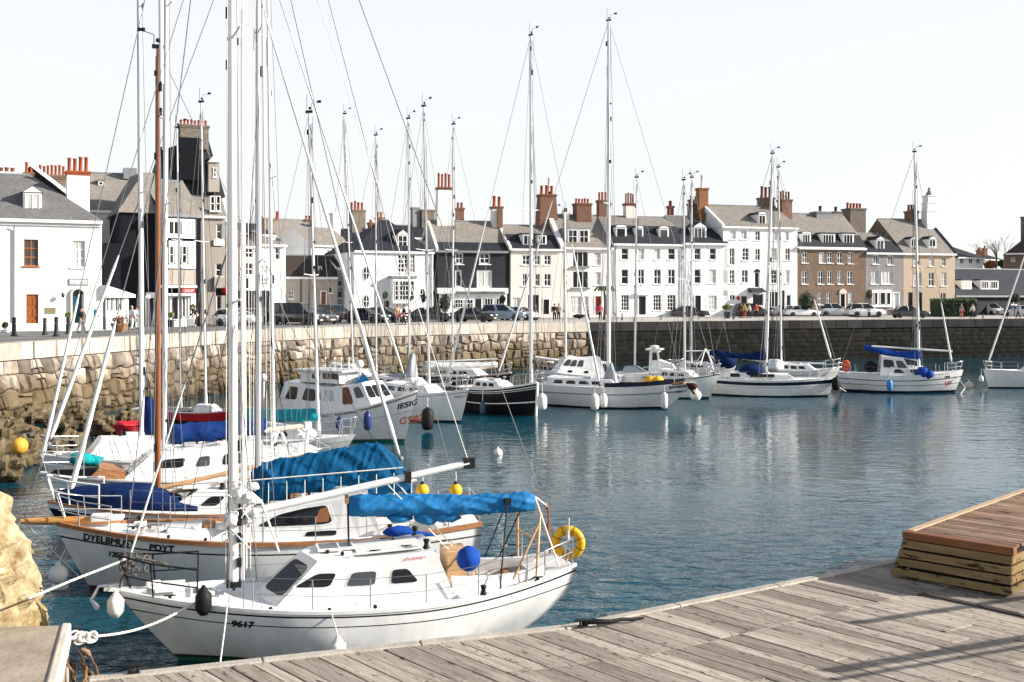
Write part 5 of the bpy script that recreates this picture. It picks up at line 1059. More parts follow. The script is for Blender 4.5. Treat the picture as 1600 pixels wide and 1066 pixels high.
b.build('gathered_sail', white_c, s.t)
a, c = s.loc(D(545, 790, 20.5)), s.loc(D(836, 781, 21.0))
s.cover(a, c, .24, .17, .21, blue_cov, sag=.06, seed=3, name='furled_awning', n=120, below=.20, bumpy=.055)
for k, sg in ((.27, .10), (.42, .15), (.52, .12)):
    p = a.lerp(c, k); b = MB(); b.ball(p + V((0, 0, -.26)), (.26, .12, sg), 12, 8, nz=.35, nf=4, seed=k * 30); b.build('awning_fold', blue_cov, s.t)
b = MB(); b.tube([a + V((.02, 0, .1)), V((a.x, a.y, 1.75))], .02, 6, 1); b.box(a + V((.04, 0, .12)), (.06, .1, .16)); b.build('awning_crutch', [teak, darkwire], s.t)
b = MB()
q1, q2 = s.loc(D(793, 782, 20.8)), s.loc(D(822, 778, 21)); f1, f2 = s.pt(s.tx(-2.9), 0, z_), s.pt(s.tx(-2.9), 0, -z_)
b.tube([q1, f1 + V((.35, 0, 0))], .016, 6); b.tube([q1, f2 + V((.2, 0, 0))], .014, 6); b.tube([q2, f2 + V((-.1, 0, 0))], .016, 6); b.box(q1 + V((0, 0, -.02)), (.12, .1, .12)); b.build('awning_strut', darkwire, s.t)
b = MB(); w0 = s.pt(s.tx(-3.35), 0, z_) + V((0, -z_ * .2, 0)); w1 = s.pt(s.tx(-3.35), 0, -z_) + V((0, z_ * .2, 0)); up_ = s.loc(D(829, 808, 20.9))
b.tube([w0, V((w0.x - .12, w0.y * .75, up_.z)), V((w0.x - .2, w0.y * .5, up_.z + .03))], .026, 8); b.tube([w1, V((w1.x + .05, w1.y * .75, up_.z))], .026, 8); b.tube([V((w0.x - .1, w0.y * .8, up_.z - .45)), V((w1.x, w1.y * .8, up_.z - .45))], .022, 8); b.tube([V((w0.x + .45, w0.y, w0.z)), V((w0.x - .1, w0.y * .78, up_.z - .1))], .022, 8); b.build('gallows', palewood, s.t)
b = MB(); p = s.loc(D(856, 792, 21.3)); b.tube([p, V((p.x - .05, p.y, 1.5))], .022, 8); b.tube([p + V((.1, .25, .02)), p + V((-.05, -.25, .02))], .03, 8); b.tube([V((p.x, p.y, p.z - .5)), V((p.x, p.y, p.z - .32))], .04, 8); b.build('stern_post', varnish, s.t)
b = MB(); p2_ = s.loc(D(836, 778, 21)); e1 = s.pt(.01, 0, z_); b.tube([p2_, V((e1.x + .25, e1.y * .8, e1.z))], .02, 6); b.tube([p2_ + V((0, 0, .02)), p], .016, 6); b.tube([V((e1.x + .6, 0, up_.z)), p], .02, 6); b.build('backstay_strop', rope_m, s.t)
fs_ = s.loc(D(345, 366, s.wld(s.mb_).y)); fs_ = s.mb_.lerp(s.mt, (fs_.z - s.mb_.z) / (s.mt.z - s.mb_.z))
b = MB(); b.tube([(4.12, 0, 1.42), (4.1, 0, 1.9)], .02, 6); b.build('forestay_fitting', steel, s.t)
s.furl((4.1, 0, 1.55), fs_, .02, k0=.06, k1=.58); s.stays([(V((4.14, 0, 1.4)), s.mb_.lerp(s.mt, .98)), (V((-4.1, 0, 1.4)), s.mb_.lerp(s.mt, .99))], .009)
s.shrouds(.007, 1.0, low=.30)
b = MB(); 
for i, (x0_, y0_) in enumerate(((-.22, .05), (-.24, -.07), (.14, .06), (-.3, .02))): b.tube([s.mb_ + V((x0_, y0_, .3)), s.mb_ + V((x0_ * .7, y0_, 14))], .007, 4)
b.tube([e, s.mb_.lerp(s.mt, .9)], .008, 4); b.tube([bx.lerp(e, .62), V((-2.4, .2, 1.0))], .012, 5); b.tube([bx.lerp(e, .66), V((-2.5, -.2, 1.0))], .012, 5); b.build('halyard', rope_m, s.t)
b = MB(); m_ = s.mb_; [b.box(m_ + V((-.1, .1, z)), (.07, .1, .16)) for z in (.45, .9, 1.2)]; b.tube([m_ + V((0, -.3, .02)), m_ + V((0, .3, .02))], .03, 6); b.build('mast_cleats', darkwire, s.t)
# coloured splash of a shop-made name on the cabin side, numbers on the bow
vs, fs = textmesh('alfa bunopa', .085, 1.0); b = MB(); n0 = sd_(.30, .90, z_); n1 = sd_(.06, .90, z_); dd = (n1 - n0).normalized(); b.add([n0 + dd * (v.x + .05) + V((0, z_ * .016 - z_ * v.y * .17, v.y)) for v in vs], fs); b.build('lettering', redink, o)
s.letters('9617', s.loc(D(361, 970, 19)).x, .285, .165, bold=.010, xs=1.12)
fender('fender', 'white egg shaped fender at the bow of the nearest sloop', 181, 946, 19.0, .145, .45, to=s.wld((4.0, -.05, 1.35))); fender('fender', 'black fender near the bow of the nearest sloop', 318, 940, 18.75, .14, .50, blackrub, to=s.wld(s.pt(s.tx(2.55), -.2, z_)))
fender('fender', 'white fender low on the side of the nearest sloop above the jetty edge', 528, 1013, 18.75, .14, .38, to=s.wld(s.pt(s.tx(s.loc(D(517, 945, 19.0)).x), 0, z_)))
# yellow ring
t = thing('life_ring', 'yellow ring buoy hung on the stern rail of the nearest sloop', 'life ring', D(888, 848, 21.1), rad(-12)); b = MB(); rg = []
for i in range(40):
    a_ = 2 * math.pi * i / 40; c_ = V((math.cos(a_), 0, math.sin(a_))); rg.append([c_ * (.245 + .088 * math.cos(q)) + V((0, .075 * math.sin(q), 0)) for q in [2 * math.pi * j / 12 for j in range(12)]])
b.loft(rg + [rg[0]], caps=False); b.build('ring', yellow_p, t)
for i in range(8):
    a_ = 2 * math.pi * (i + .5) / 8; b = MB(); c_ = V((math.cos(a_), 0, math.sin(a_))); b.loft([[c_ * (.245 + .094 * math.cos(q)) + V((0, .081 * math.sin(q), 0)) + V((-math.sin(a_), 0, math.cos(a_))) * w_ for q in [2 * math.pi * j / 12 for j in range(12)]] for w_ in (-.006, .006)]); b.build('band', darkwire, t)
b = MB(); b.tube([(0, -.08, .34), (.02, -.1, .1), (-.03, -.1, -.05), (-.06, -.09, -.3), (.05, -.02, -.42)], .02, 6); b.tube([(.03, -.1, .5), (.02, -.09, .2), (.06, -.1, -.1), (-.02, -.09, -.34)], .012, 5); b.build('cord', rope_m, t)

# ================= second boat DYELBMUST
b2 = Boat('wood_railed_yacht', 'white yacht with varnished wood rail, black name lettering and bowsprit, behind the nearest sloop', (86, 24.2), (745, 25.9), B=2.8, fb=(1.5, 1.12, 1.3), tw=.62, rb=.75, rs=.35, keel=.7)
s = b2; z_ = s.side
s.hull([(0, white_gel), (.185, ink), (.215, white_gel), (.93, pm('pale_boot', (.45, .5, .52), .4)), (.945, redant_p)], 44)
s.deck(white_deck, (-3.7, -1.9), .6, cream_deck); s.rail(teak, .045, -.02, .0)
b = MB(); b.tube([(3.6, 0, 1.52), (4.75, 0, 1.55), (5.45, 0, 1.56)], [.10, .09, .06], 10); b.build('bowsprit', pm('pale_varnish', (.50, .25, .08), .4, var=.3, vs=3, stretch=(.6, 6, 6)), s.t); b = MB(); b.tube([(5.4, 0, 1.55), (4.2, 0, .25)], .013, 6); b.tube([(5.4, .02, 1.53), (4.4, .5, 1.3)], .01, 5); b.tube([(5.4, -.02, 1.53), (4.4, -.5, 1.3)], .01, 5); b.build('bobstay', steel, s.t)
s.letters('DYELBMUST', s.loc(D(128, 850, 23.9)).x, .175, .215, bold=.009); s.letters('PDYT', s.loc(D(232, 862, 23.6)).x, .195, .20, bold=.009, xs=1.1); s.letters('1202', s.loc(D(165, 872, 23.7)).x, .40, .17, bold=.010, shear=.2)
xa = s.loc(D(395, 800, 25)).x; xb = s.loc(D(560, 800, 25)).x
o, sd_, fr_, bk_, tp_ = s.cabin(xb - .5, xa + .95, 1.0, .78, .95, .62, sf=1.35, sa=.3, tum=.18)
S1 = lambda k, v: sd_(k, v, z_)
s.pane(S1, [(.30, .40), (.84, .40), (.78, .74), (.60, .86), (.40, .88)], o, glassd, name='window'); s.pane(S1, [(.33, .46), (.44, .46), (.45, .80), (.38, .82)], o, pm('brown_cabin_curtain', (.25, .10, .03), .3), fm=False, off=.02, name='curtain'); s.pane(S1, [(.27, .12), (.46, .12), (.46, .24), (.27, .24)], o)
for u0, u1 in ((-.9, -.1), (.1, .9)): s.pane(fr_, [(u0, .2), (u1, .2), (u1, .8), (u0, .8)], o)
s.clutter(tp_, 8, 3); s.clutter(lambda k, u: V((lerp(1.2, 3.4, k), u * .8, s.sheer(s.tx(lerp(1.2, 3.4, k))) + .03)), 8, 5); s.hatch(None, 2.6, 0, .6, .5); s.hatch(tp_, .45, 0, .6, .5); b = MB(); b.box((3.75, .05, 1.6), (.42, .25, .16)); b.box((3.45, -.1, 1.56), (.3, .3, .1)); bevel(b.build('windlass', white_gel, s.t), .02, 2)
b = MB(); b.bb(1.6, -.45, 1.12, 2.3, .45, 1.36); bevel(b.build('deck_box', white_gel, s.t), .03, 2)
s.bits([('c', (3.0, .5, 1.4)), ('c', (3.0, -.5, 1.4)), ('w', (-2.6, 1.1, 1.25)), ('w', (-2.6, -1.1, 1.25)), ('b', (1.4, 1.1 * z_, 1.2)), ('b', (2.2, .9 * z_, 1.25))])
b = MB(); b.tube([(-1.2, .2, 1.5), (-1.2, .2, 1.9)], .03, 6); b.ball((-1.2, .2, 1.95), .06, 8, 6); b.build('compass_post', teak, s.t)
s.pulpit(.6, 1.3, .014); s.lifelines(2.4, -3.2, 6, .58, .012); s.pushpit(.55, .8)
s.mast(404, 404, -420, .066, spr=(.33, .62), spw=.7, head=False, zb=1.3); a = s.mb_ + V((-.12, 0, .42)); c = s.loc(D(642, 752, 25.5)); c.y = 0; a = s.loc(D(392, 768, s.wld(s.mb_).y)); a.y = 0
s.boom(a + V((.2, 0, 0)), c + V((-.15, 0, 0)), .06)
s.cover(a, c, .8, .3, .27, blue_c, sag=0, seed=9, n=120, below=.30, bumpy=.08, prof=lambda k: lerp(.66, .96, k / .8) if k < .78 else lerp(.98, .28, ss(k, .78, 1)))
b = MB(); RB = random.Random(8)
for i in range(10): b.tube([a.lerp(c, i / 9) + V((0, z_ * .3, .25)), a.lerp(c, i / 9) + V((0, z_ * .3, -.25 - .05 * (i % 3)))], .009, 4)
b.tube([a + V((.3, z_ * .36, .3)), c + V((.2, z_ * .34, .36))], .016, 5); b.build('lazy_lines', rope_m, s.t)
s.shrouds(.007, 1.0, low=.33); st = s.loc(D(628, 724, 26)); tpm = s.loc(D(398, -10, s.wld(s.mb_).y))
s.furl(st, s.mb_.lerp(s.mt, min(1, (tpm.z - s.mb_.z) / (s.mt.z - s.mb_.z))), .05, name='furled_staysail', k0=.02, k1=.97); s.stays([(V((5.4, 0, 1.58)), s.mb_.lerp(s.mt, .97)), (V((-4.4, 0, 1.3)), s.mt)], .009)
b = MB(); [b.tube([s.mb_ + V((x_, y_, .4)), s.mb_ + V((x_ * .5, y_, 13))], .007, 4) for x_, y_ in ((-.2, .1), (.12, .1), (-.3, -.1), (.2, -.12))]; b.build('halyard', rope_m, s.t)
b = MB(); RQ = random.Random(12)
for i in range(7): q = s.mb_.lerp(s.mt, RQ.uniform(.25, .9)); b.tube([q, V((RQ.uniform(-3.5, 3.2), RQ.uniform(-1, 1), 1.3))], .007, 4)
b.build('running_line', darkwire, s.t)
fender('fender', 'round white ball fender under the bow of the wood railed yacht', 91, 898, 23.9, .21, .4, ball=True, to=s.wld((4.3, 0, 1.4)), m=white_v)
fender('fender', 'small white ball fender half sunk behind the larger ball under the wood railed bow', 93, 919, 24.4, .19, .4, ball=True, to=s.wld((4.3, .1, 1.4)))
for px, lb in ((660, 'left one of two yellow ball buoys hung below the white boom end'), (712, 'right one of two yellow ball buoys hung below the white boom end')): fender('ball_buoy', lb, px, 766, 25.6, .155, .3, yellow_p, darkwire, ball=True, up=.25, group='yellow ball buoys')

# ================= third boat: brown mast
b3 = Boat('brown_mast_yacht', 'white and navy yacht with tall varnished brown mast and wooden boom', (72, 27.2), (600, 29.5), B=2.6, fb=(1.4, 1.06, 1.15), tw=.55, rb=.9, rs=.4)
s = b3; z_ = s.side
s.hull([(0, white_gel), (.10, navy_p), (.52, white_gel), (.93, bluea_p)], 40); s.deck(white_deck, (-3.6, -2.2), .55, cream_deck); s.rail(teak, .025)
o, sd_, fr_, bk_, tp_ = s.cabin(-1.9, 1.5, .9, .62, .55, .46, sf=.9, sa=.2, tum=.12); S1 = lambda k, v: sd_(k, v, z_)
for u0, u1 in ((-.9, -.06), (.06, .9)): s.pane(fr_, [(u0, .2), (u1, .2), (u1, .85), (u0, .85)], o, grow=.08)
for k in (.15, .4, .65): s.pane(S1, [(k, .35), (k + .14, .35), (k + .14, .75), (k, .75)], o)
s.clutter(tp_, 9, 13); s.hatch(tp_, .6, 0, .6, .5); s.hatch(None, 2.5, 0, .5, .5); b = MB(); b.bb(1.5, -.5, 1.1, 2.2, .5, 1.34); b.bb(-.2, -.7, 1.6, 1.0, .3, 1.66); bevel(b.build('deck_box', white_deck, s.t), .03, 2)
p0, p1 = s.pt(s.tx(3.9), 0, z_), s.pt(s.tx(1.2), 0, z_); b = MB(); n_ = 20; rg = []
for i in range(n_ + 1):
    k = i / n_; p = s.pt(lerp(s.tx(4.0), s.tx(.6), k), 0, z_); hh = .62 * math.sin(math.pi * min(1, k * .62 + .14)) ** .8 * (1 - .6 * ss(k, .6, 1)); rg.append([V((p.x, p.y * .55, p.z + .02)), V((p.x, p.y * .5, p.z + hh * .75)), V((p.x, 0, p.z + hh)), V((p.x, -p.y * .5, p.z + hh * .75)), V((p.x, -p.y * .55, p.z + .02))])
b.loft(rg); b.build('foredeck_cover', navy_c, s.t)
s.mast(247, 247, 76, .075, varnish, spr=(.85,), spw=.6, zb=1.15); bm_ = s.mb_; b = MB(); b.tube([s.mt + V((-.08, 0, -.9)), s.loc(D(251, -60, s.wld(bm_).y))], .06, 8); b.build('topmast', alu, s.t)
a = bm_ + V((-.1, 0, .32)); c = s.loc(D(420, 716, s.mid.y)); c.y = 0; s.boom(a, V((-2.9, 0, a.z + .55)), .055, palewood); b = MB(); b.tube([a + V((0, 0, .16)), V((-2.2, 0, a.z + .85))], .06, 8); b.build('gaff', palewood, s.t)
s.cover(s.loc(D(352, 772, s.mid.y)) + V((0, 0, 0)), s.loc(D(440, 760, s.mid.y)), .3, .2, .18, navy_c, seed=4, n=20); s.pulpit(.62, 1.3, .022, m=white_paint); s.lifelines(2.2, -3, 5, .58, .012); s.pushpit()
k = s.loc(D(250, 250, s.wld(bm_).y)); s.furl((3.72, 0, 1.45), V((bm_.x, 0, k.z)), .075, k0=.02, k1=.52); s.shrouds(.008, .95, low=.5); s.stays([(V((-3.9, 0, 1.2)), s.mt)], .009)
s.bits([('w', (-1.8, .6, 1.65)), ('b', (.9, .8 * z_, 1.2)), ('c', (2.9, .4, 1.3)), ('w', (-1.8, -.6, 1.65)), ('b', (-.8, .9 * z_, 1.15))])

# ================= fourth and fifth boats behind
b4 = Boat('blue_boom_yacht', 'white yacht with purple blue sail cover on a pale boom', (60, 31.6), (508, 35.0), B=2.9, fb=(1.42, 1.1, 1.2), tw=.62, rb=.9, rs=.5)
s = b4; z_ = s.side
s.hull([(0, white_gel), (.03, teak), (.055, white_gel), (.16, lead), (.175, white_gel), (.92, navy_p)], 36); s.deck(white_deck, (-3.7, -2.0), .6, cream_deck); s.rail(white_gel, .022)
o, sd_, fr_, bk_, tp_ = s.cabin(-2.0, 2.0, 1.0, .72, 1.02, .70, sf=.9, sa=.2, tum=.16); S1 = lambda k, v: sd_(k, v, z_)
s.pane(S1, [(.62, .42), (.86, .42), (.83, .72), (.64, .74)], o); s.pane(S1, [(.40, .42), (.52, .42), (.51, .74), (.42, .74)], o, glassg); s.pane(S1, [(.12, .42), (.30, .42), (.29, .74), (.14, .74)], o)
for u0, u1 in ((-.9, -.08), (.08, .9)): s.pane(fr_, [(u0, .2), (u1, .2), (u1, .85), (u0, .85)], o, grow=.08)
s.clutter(tp_, 9, 23); b = MB(); zz = s.sheer(.9); b.hexa([(2.2, -.75, 1.2), (4.0, -.25, 1.35), (4.0, .25, 1.35), (2.2, .75, 1.2), (2.3, -.62, 1.5), (3.8, -.2, 1.52), (3.8, .2, 1.52), (2.3, .62, 1.5)]); bevel(b.build('forward_well', black_p, s.t), .02, 1); b = MB(); b.hexa([(1.9, -.8, 1.2), (2.9, -.72, 1.26), (2.9, .72, 1.26), (1.9, .8, 1.2), (1.9, -.8, 1.42), (2.6, -.7, 1.56), (2.6, .7, 1.56), (1.9, .8, 1.42)]); b.build('wooden_hatch', teak, s.t)
c = s.loc(D(131, 716, 32)); b = MB(); b.ball((c.x + .1, c.y, c.z), (.32, .2, .17), 14, 9, nz=.4, nf=3); b.ball((c.x - .2, c.y - .1, c.z - .1), (.35, .2, .16), 14, 9, nz=.4, nf=3, seed=3); b.build('crumpled_bag', teal_c, s.t)
s.mast(256, 262, -300, .08, spr=(.4, .7), zb=1.3, head=False); a = s.mb_ + V((-.05, 0, 1.18)); c = s.loc(D(500, 674, s.mid.y)); c.y = 0; a = s.loc(D(262, 690, s.wld(s.mb_).y)); a.y = 0
s.boom(a, c, .09, pm('cream_spar', (.66, .56, .44), .5)); s.cover(a + V((0, 0, .05)), a.lerp(c, .70) + V((0, 0, .05)), .50, .36, .24, pm('violet_blue_canvas', (.007, .028, .13), .8, var=.3, vs=4, bump=.3, bs=12), seed=12, n=40, below=.16)
b = MB(); b.box(c, (.2, .2, .24)); b.tube([c, c + V((.1, 0, -1.1))], .06, 6); b.tube([c + V((.9, 0, -.05)), c + V((1.5, .5, -1.0))], .05, 6); b.tube([c + V((.9, 0, -.05)), c + V((.4, -.5, -1.0))], .05, 6); b.build('boom_gallows', white_gel, s.t)
s.furl((4.2, 0, 1.5), s.mb_.lerp(s.mt, .86), .06, k0=.02, k1=.3); s.shrouds(.008, .95, low=.4); s.pulpit(.6, 1.2, .018); s.lifelines(2.6, -3.2, 5, .58, .012); s.pushpit()
b5 = Boat('two_masted_yacht', 'white ketch with a long plain white coachroof, two tall masts, nearest to the tan wall', (62, 35.0), (492, 39.0), B=2.9, fb=(1.45, 1.1, 1.2), tw=.6, rb=.9, rs=.5)
s = b5; z_ = s.side
s.hull([(0, white_gel), (.14, lead), (.16, white_gel), (.92, navy_p)], 32); s.deck(white_deck, None); s.rail(white_gel, .022)
o, sd_, fr_, bk_, tp_ = s.cabin(-2.6, 3.2, 1.0, .7, .85, .62, sf=.5, sa=.3, tum=.14); S1 = lambda k, v: sd_(k, v, z_)
s.pane(S1, [(.1, .4), (.2, .4), (.2, .7), (.1, .7)], o); s.clutter(tp_, 10, 33)
s.mast(222, 216, -260, .085, spr=(.42, .72), zb=1.3, head=False); a = s.mb_; s.shrouds(.009, .95, low=.42)
c = s.loc(D(233, 645, s.wld(a).y)); b = MB(); b.loft([[V((c.x + .04, 0, c.z - .85)), V((c.x - .1, .1, c.z - .85)), V((c.x - .1, -.1, c.z - .85))][0:3], [V((c.x + .35, 0, c.z - .6)), V((c.x - .25, .2, c.z - .6)), V((c.x - .25, -.2, c.z - .6))], [V((c.x + .3, 0, c.z)), V((c.x - .28, .2, c.z)), V((c.x - .28, -.2, c.z))], [V((c.x + .12, 0, c.z + .55)), V((c.x - .1, .1, c.z + .5)), V((c.x - .1, -.1, c.z + .5))]]); b.build('hoisted_sail_bag', navy_c, s.t)
s.mast(428, 414, -230, .062, spr=(.45,), zb=1.3, head=False, name='mizzen_mast'); s.furl(s.loc(D(72, 704, 34.9)), s.loc(D(386, -140, s.wld(s.mb_).y)), .075, k0=.02, k1=.34); s.shrouds(.009, .95); s.pulpit(.6, 1.2, .02); s.lifelines(2.8, -3.4, 5, .58, .012); s.pushpit(); s.furl(s.loc(D(632, 588, 45)), s.loc(D(430, -20, s.wld(s.mb_).y)), .05, name='furled_mizzen_jib', k0=.01, k1=.9)

# ================= turquoise cover boat and red boats against the wall
s = Boat('turquoise_cover_sloop', 'white sloop with turquoise sail cover in front of the motor cruiser', (556, 42.0), (352, 44.5), B=2.6, fb=(1.25, .95, 1.05), tw=.6); z_ = s.side
s.hull([(0, white_gel), (.2, lead), (.22, white_gel), (.9, navy_p)], 28); s.deck(white_deck, None); o, sd_, fr_, bk_, tp_ = s.cabin(-1.5, 1.2, .85, .6, .5, .4, sf=.5); S1 = lambda k, v: sd_(k, v, z_)
[s.pane(S1, [(k, .35), (k + .2, .35), (k + .2, .75), (k, .75)], o) for k in (.2, .55)]
s.mast(498, 480, 176, .075, spr=(.5,)); a = s.loc(D(497, 655, s.wld(s.mb_).y)); a.y = 0; c = s.loc(D(372, 652, 44.2)); c.y = 0; s.boom(a, c, .06); s.cover(a + V((.05, 0, .02)), c, .42, .36, .24, turq_c, seed=31, n=44, below=.12, bumpy=.06); s.shrouds(.010); s.pulpit(); s.stays([(V((2.6, 0, 1.2)), s.mt), (V((-2.6, 0, 1.0)), s.mt)], .01)
s = Boat('red_banded_boat', 'dark hulled boat with bright red band lying under the tan wall', (404, 52.5), (250, 54.5), B=2.0, fb=(1.25, .92, .95), tw=.6, rb=.7, cat='boat'); z_ = s.side
s.hull([(0, red_p), (.42, black_p)], 24); s.deck(pm('dark_deck', (.1, .1, .1), .7), None); s.rail(white_paint, .018); s.cabin(-.6, .6, .5, .4, .35, .3, sf=.3); s.mast(322, 313, 160, .075, spr=(.55,), spw=.6); s.shrouds(.011); s.stays([(V((2.2, 0, 1.2)), s.mt), (V((-2.2, 0, .95)), s.mt)], .011)
s = Boat('dark_dinghy', 'small dark dinghy with thin white mast, left of the red banded boat', (300, 57), (210, 58), B=1.8, fb=(.8, .6, .65), tw=.7, rb=.3, cat='boat'); s.hull([(0, white_gel), (.15, black_p)], 20); s.deck(grey_c, None); s.mast(283, 276, 200, .065, spr=(.6,), spw=.5); s.stays([(V((1.3, 0, .8)), s.mt), (V((-1.3, 0, .6)), s.mt)], .011)
s = Boat('red_dinghy', 'red covered dinghy beside the boulders under the tan wall', (176, 49.5), (246, 51), B=1.3, fb=(.75, .6, .6), tw=.8, rb=.4, cat='dinghy'); s.hull([(0, red_p)], 20); s.cover((-.95, 0, .65), (.85, 0, .72), .25, .18, .5, red_p, seed=8, n=18, bumpy=.05)

# ================= motor cruiser
s = Boat('motor_cruiser', 'white motor cruiser with tinted wheelhouse windows and orange bow lettering', (652, 48.6), (432, 53.0), B=3.1, fb=(2.35, 1.2, 1.1), tw=.86, rb=.75, rs=.1, cat='motor boat', fl=.55); z_ = s.side
s.hull([(0, white_gel), (.03, lead), (.05, white_gel), (.36, lead), (.372, white_gel), (.93, green_p)], 28); s.deck(white_deck, None); s.rail(white_gel, .03); s.rail(pm('brown_rub', (.10, .07, .05), .6), .018, .01, -.10, name='rubbing_strake')
X_ = lambda px: s.loc(D(px, 620, lerp(52.5, 49, (px - 440) / 200))).x
o, sd_, fr_, bk_, tp_ = s.cabin(X_(452), X_(604), 1.15, .95, 1.42, 1.0, sf=.75, sa=.45, tum=.16, crown=.05); S1 = lambda k, v: sd_(k, v, z_)
for ka, kb, va, vb, m_ in ((.06, .20, .44, .86, glassd), (.26, .42, .44, .86, glassd), (.50, .64, .46, .88, curtain)): s.pane(S1, [(ka, va), (kb, va), (kb - .01, vb), (ka + .025, vb)], o, m_)
s.pane(S1, [(.72, .30), (.84, .28), (.83, .95), (.75, .95)], o, pm('brown_doorway', (.16, .05, .015), .4, var=.6), name='door'); s.pane(S1, [(.88, .45), (.97, .45), (.95, .88), (.88, .88)], o, glassg)
for u0, u1 in ((-.92, -.35), (-.3, .3), (.35, .92)): s.pane(fr_, [(u0, .35), (u1, .35), (u1, .85), (u0, .85)], o)
zt = 1.2 + 1.42 + .05
f2, sd2, *_ = s.cabin(X_(482), X_(548), .80, .75, .52, .52, sf=.2, sa=.15, tum=.08, zb=zt - .1, name='flybridge'); [s.pane(lambda k, v: sd2(k, v, z_), [(k, .35), (k + .2, .35), (k + .2, .85), (k, .85)], f2, [glassd, pm('brown_doorway', (.2, .07, .02), .4)][i % 2]) for i, k in enumerate((.3, .58, .8))]
b = MB(); b.bb(X_(476), -.92, zt + .43, X_(556), .92, zt + .5); b.build('flybridge_roof', white_gel, f2)
b = MB(); pz = s.loc(D(562, 569, 50.5)); b.ball(pz, (.2, .2, .2), 14, 9); b.tube([(pz.x, pz.y, zt), pz], .05, 8); b.build('radar_dome', white_gel, s.t); b = MB(); pz = s.loc(D(412, 590, 53)); b.ball(pz, (.17, .17, .2), 12, 9); b.tube([(pz.x, pz.y, 1.2), pz], .06, 8); b.build('anchor_lamp', white_gel, s.t)
b = MB()
for px in (495, 508, 523, 533, 545): q = s.loc(D(px, 560, 50.8)); b.tube([(q.x, q.y, zt + .4), q], .03, 5); b.ball(q, .06, 6, 5)
b.build('aerial', white_gel, s.t); b = MB(); b.prism([s.loc(D(px, py, 50.2)) for px, py in ((553, 601), (568, 584), (584, 601))], s.loc(D(583, 590, 51.4)) - s.loc(D(583, 590, 50.2))); b.build('canopy_flap', blue_cov, s.t)
s.pulpit(.5, 1.3, .018); s.lifelines(-3.2, -2.2, 3, .65, .016)
s.letters('IESIG', s.loc(D(609, 645, 48.2)).x, .27, .36, bold=.012, shear=.25); s.letters('GEIB2', s.loc(D(607, 676, 48.2)).x, .62, .44, m=pm('orange_lettering', (.62, .09, .03), .5), bold=.012, shear=.25)
p = s.pt(.93, .80, z_); b = MB(); b.ball(p + V((0, z_ * .02, 0)), (.12, .05, .11), 10, 8); b.build('bow_lamp', redink, s.t)
fender('fender', 'navy fender on the side of the motor cruiser, nearer its bow', 574, 658, 47.6, .17, .85, blue_v, to=s.wld(s.pt(s.tx(X_(574)), 0, z_))); fender('fender', 'navy fender on the side of the motor cruiser, nearer the middle', 530, 662, 48.6, .15, .6, blue_v, to=s.wld(s.pt(s.tx(X_(530)), 0, z_)))

# ================= boats in the middle
def sloop(name, label, bow, stern, mast, B=2.6, fb=(1.25, .95, 1.05), rows=None, cab=(-.28, .2, .55, .4), wn=3, boomspec=None, furl=None, back=True, deckm=None, pul=True, push=True, tw=.62, rb=.8, rs=.4, cat='sailing boat', mr=.075, ck=True, mm_=None, ll=4, **kw):
    s = Boat(name, label, bow, stern, B, fb, tw, rb, rs, cat); z_ = s.side; L_ = s.L
    s.hull(rows or [(0, white_gel), (.2, lead), (.23, white_gel), (.9, navy_p)], 26); s.deck(deckm or white_deck, (-.43 * L_, -.28 * L_) if ck else None, .45, cream_deck); s.rail(white_gel, .022)
    if cab:
        o, sd_, fr_, bk_, tp_ = s.cabin(cab[0] * L_, cab[1] * L_, B * .34, B * .22, cab[2], cab[3], sf=.6, sa=.15, nx=5); S1 = lambda k, v: sd_(k, v, z_)
        for i in range(wn): k = .1 + .75 * i / max(1, wn); s.pane(S1, [(k, .36), (k + .6 / wn, .36), (k + .57 / wn, .76), (k + .03, .76)], o, glassd, grow=.1)
        s.hatch(tp_, .6, 0, .5, .5); s.cab_o = o
    if mast: s.mast(*mast[:3], mr, mm_, spr=(.5,) if mast[2] > 0 else (.4, .7), spw=.7); s.shrouds(.012, 1.0)
    if mast and furl is not None: s.furl(V((L_ / 2 - .25, 0, s.sheer(.97) + .1)) if furl is True else s.loc(D(*furl[:3])), s.mt, .07, k0=.02, k1=.5 if furl is True or len(furl) < 4 else furl[3])
    elif mast: s.stays([(V((L_ / 2 - .2, 0, s.sheer(.97))), s.mt)], .013)
    if back and mast: s.stays([(V((-L_ / 2 + .1, 0, s.sheer(0))), s.mt)], .013)
    if boomspec:
        a, c, m, h0 = boomspec; a = s.loc(D(*a, s.wld(s.mb_).y)); a.y = 0; c = s.px(*c); c.y = 0; s.boom(a, c, .06)
        if m: s.cover(a, a.lerp(c, .92), h0, h0 * .5, .19, m, seed=R.uniform(0, 50), n=28, below=.1)
    if pul: s.pulpit(.6, 1.1, .018)
    if push: s.pushpit(.6, .8, .018)
    if ll: s.lifelines(.3 * L_, -.35 * L_, ll, .58, .014)
    return s
s = sloop('rounded_stern_sloop', 'white sloop with grey stripe and curved bow, left of the black hulled boat', (732, 56.5), (584, 61), (671, 658, 166), B=3.0, fb=(1.75, 1.35, 1.4), rows=[(0, white_gel), (.06, lead), (.085, white_gel), (.94, navy_p)], furl=None, rb=.55); z_ = s.side; s.letters('SEEACER', s.loc(D(695, 631, 56)).x, .22, .16, bold=.004, m=lead)
b = MB(); b.bb(-1.0, -.5, 1.4, 0, .5, 1.62); bevel(b.build('folded_cover', navy_c, s.t), .06, 2)
fender('fender', 'black tarpaulin-wrapped fender hanging between the cruiser stern and the rounded white sloop', 668, 655, 53, .3, 1.1, blackrub, up=.5)
